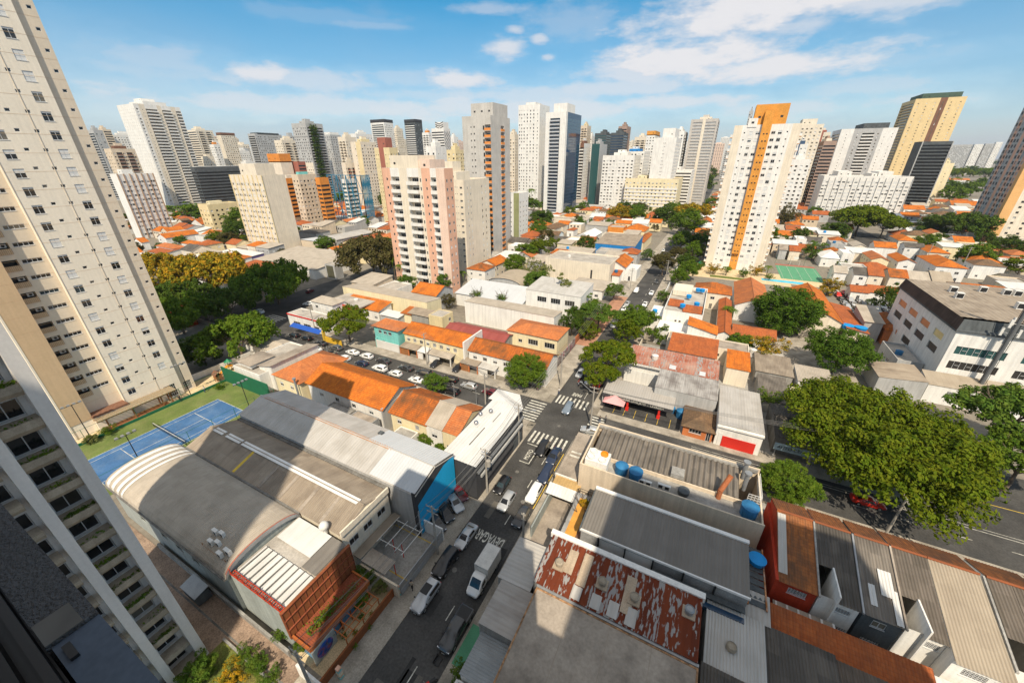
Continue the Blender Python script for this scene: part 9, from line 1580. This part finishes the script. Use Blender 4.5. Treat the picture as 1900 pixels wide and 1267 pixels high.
for k, lab, x, y, kw in (('a', 'concrete utility pole with transformer before the black corner building', -25.2, 39.3, dict(trafo=True)), ('b', 'concrete utility pole at the left crossing corner with a street lamp', -25.9, 52.4, dict(lampd=(3.0, .4))), ('c', 'concrete utility pole by the walled car park with many wires', -25.9, 26.8, {}), ('d', 'utility pole beyond the crossing at the mural corner', -26.2, 76.0, {}), ('e', 'utility pole at the right crossing corner by the zebra crossing', -15.2, 64.6, dict(lampd=(-3.2, 1.5))), ('f', 'utility pole beside the near garden at the bottom', -26.9, 8.0, {}), ('g', 'utility pole by the white corner roof on the cross street', -37.5, 59.4, dict(lampd=(1.5, 3))), ('h', 'utility pole before the carports on the cross street', -62.0, 69.6, dict(rz=R(90))), ('i', 'utility pole before the repair shop', -107.0, 70.0, dict(rz=R(90), lampd=(1.0, -3.0))), ('j', 'utility pole beside the workshop with the faded sign board', 22.4, 69.0, dict(rz=R(90))), ('k', 'utility pole behind the red sports coupe', 38.5, 68.8, dict(rz=R(90))), ('l', 'white-banded pole beneath the spreading tree by the row houses', 30.6, 58.6, dict(rz=R(90), h=8)), ('m', 'utility pole half way up the far street, left side', -27, 112, {}), ('n', 'utility pole far up the far street, left side', -27, 160, {}), ('o', 'utility pole farther up the street near the blue sports hall', -27, 215, {}), ('p', 'utility pole among street trees beyond the far street', -15.5, 180, {}), ('q', 'street pole at the right among the trees, left of three', 96, 262, dict(h=12)), ('r', 'street pole at the right among the trees, middle of three', 108, 258, dict(h=12)), ('s', 'street pole at the right among the trees, right of three', 128, 262, dict(h=12)), ('t', 'utility pole on the dark corner left of the crossing trees', -150, 61, dict(rz=R(90), lampd=(0, 3))), ('u', 'slim pole on the right pavement by the garage ramp', -15.6, 33.2, dict(h=7, arm=.6))): P[k] = pole(lab, x, y, **kw)
def wires(a, b, lab, n=4, z=0, sag=.7):
 xa, ya, ha, ra = POLES[P[a]]; xb, yb, hb, rb = POLES[P[b]]; mb = MB()
 for i in range(n):
  o = (i/(n-1)-.5)*1.6 if n > 1 else 0; A = Vector((xa+math.cos(ra)*o, ya+math.sin(ra)*o, ha-.1-z*(i % 2))); B = Vector((xb+math.cos(rb)*o, yb+math.sin(rb)*o, hb-.1-z*(i % 2))); pr = A
  for k in range(1, 11): t = k/10; q = A.lerp(B, t)-Vector((0, 0, 4*sag*t*(1-t))); mb.tube(pr, q, .024, 4, caps=False); pr = q
 tag(mb.build('power_line', 'cable'), lab, 'power line')
for a, b, lab in (('f', 'c', 'bundle of wires along the rust garden fence'), ('c', 'a', 'bundle of wires past the parked cars at the blue wall'), ('a', 'b', 'bundle of wires along the black corner building'), ('b', 'd', 'bundle of wires over the zebra crossing'), ('d', 'm', 'wires over the trees of the far street'), ('m', 'n', 'wires along the left side of the far street'), ('n', 'o', 'wires farther along the far street'), ('g', 'b', 'wires from the white corner roof to the crossing'), ('h', 'g', 'wires along the cross street before the carports'), ('i', 'h', 'wires along the cross street before the umbrella tree'), ('e', 'j', 'wires from the crossing to the workshop along the cross street'), ('j', 'k', 'wires from the workshop to the pole behind the red coupe')): wires(a, b, lab, 5 if a in 'fcaj' else 4, .9 if a in 'fca' else 0)
for lab, x, y in (('slim grey post on the near side of the cross street, left', -66, 59.6), ('slim grey post on the near side of the cross street, middle', -46, 59.6), ('slim grey post on the near side of the cross street, right', -40, 59.6), ('slim grey post before the beige stepped roof', -88, 59.6)): tag(MB().tube((x, y, 0), (x, y, 4.5), .08, 7).build('street_post', 'steel'), lab, 'post')
# ------------------------------------------------------------------ our own building: sill, window track and the body that throws the long shadow
ob = thing('viewpoint_building', 'dark textured wall and blue-grey window sill in the lower left corner', 'building', (0, -5, 0)); z = 49.0
BX(-9, -1.60, -.085, .039, z-1.2, z).build('rough_wall', 'plaster_rough', ob)
mb = MB(); mb.box(-1.598, 1.2, -.075, .0385, z-1.2, z-.012); mb.build('sill', 'sill_slate', ob); BX(-1.72, -1.6, -.082, .006, z+.001, z+.006).build('sill_joint', 'concrete_dark', ob); BX(-1.56, -1.49, -.06, -.04, z-.011, z+.002).build('clip', BK, ob)
tr = MB(); tr.box(-9, 1.2, -.55, -.086, z-1.2, z-.05)
for k in range(7): tr.box(-9, 1.2, -.115-k*.055, -.092-k*.055, z-.049, z+.03)
tr.build('window_track', 'frame_black', ob)
mb = MB(); mb.box(-17.3, 3.0, -14, -.7, 0, z-1.3, 0); mb.box(-17.3, -9.2, -14, -.7, z-1.3, 53, 0); mb.box(-9.2, 3.0, -14, -3, z-1.3, 53, 0); mb.box(-9.2, 3.0, -2.99, -.7, 52.3, 53, 0); mb.box(3.01, 6.2, -14, -.7, 0, 37.5, 0); mb.build('wall', GW, ob)  # lower east wing is unseen, shaped so its shadow closes the lit gap
tag(BX(18.7, 46, -26, 0, 0, 73).build('unseen_tower_block', CW), 'tall cream block behind the viewpoint on the right', 'building'); tag(BX(-27, -12, -60, -50, 0, 112).build('unseen_tower_block', GW), 'unseen grey block added behind the viewpoint to shade the planter building', 'building')  # left grey block is added to keep sun off the planter building
for x, y, z, l in ROOFTANK: tank(x, y, z, .75, 1.15, 'blue roof tank on the '+l, ('bright_tank', 'tank_blue', PW)[len(l) % 3]) if len(l) % 3 < 2 else tank(x, y, z, .75, 1.15, 'pale roof tank on the '+l, PW)
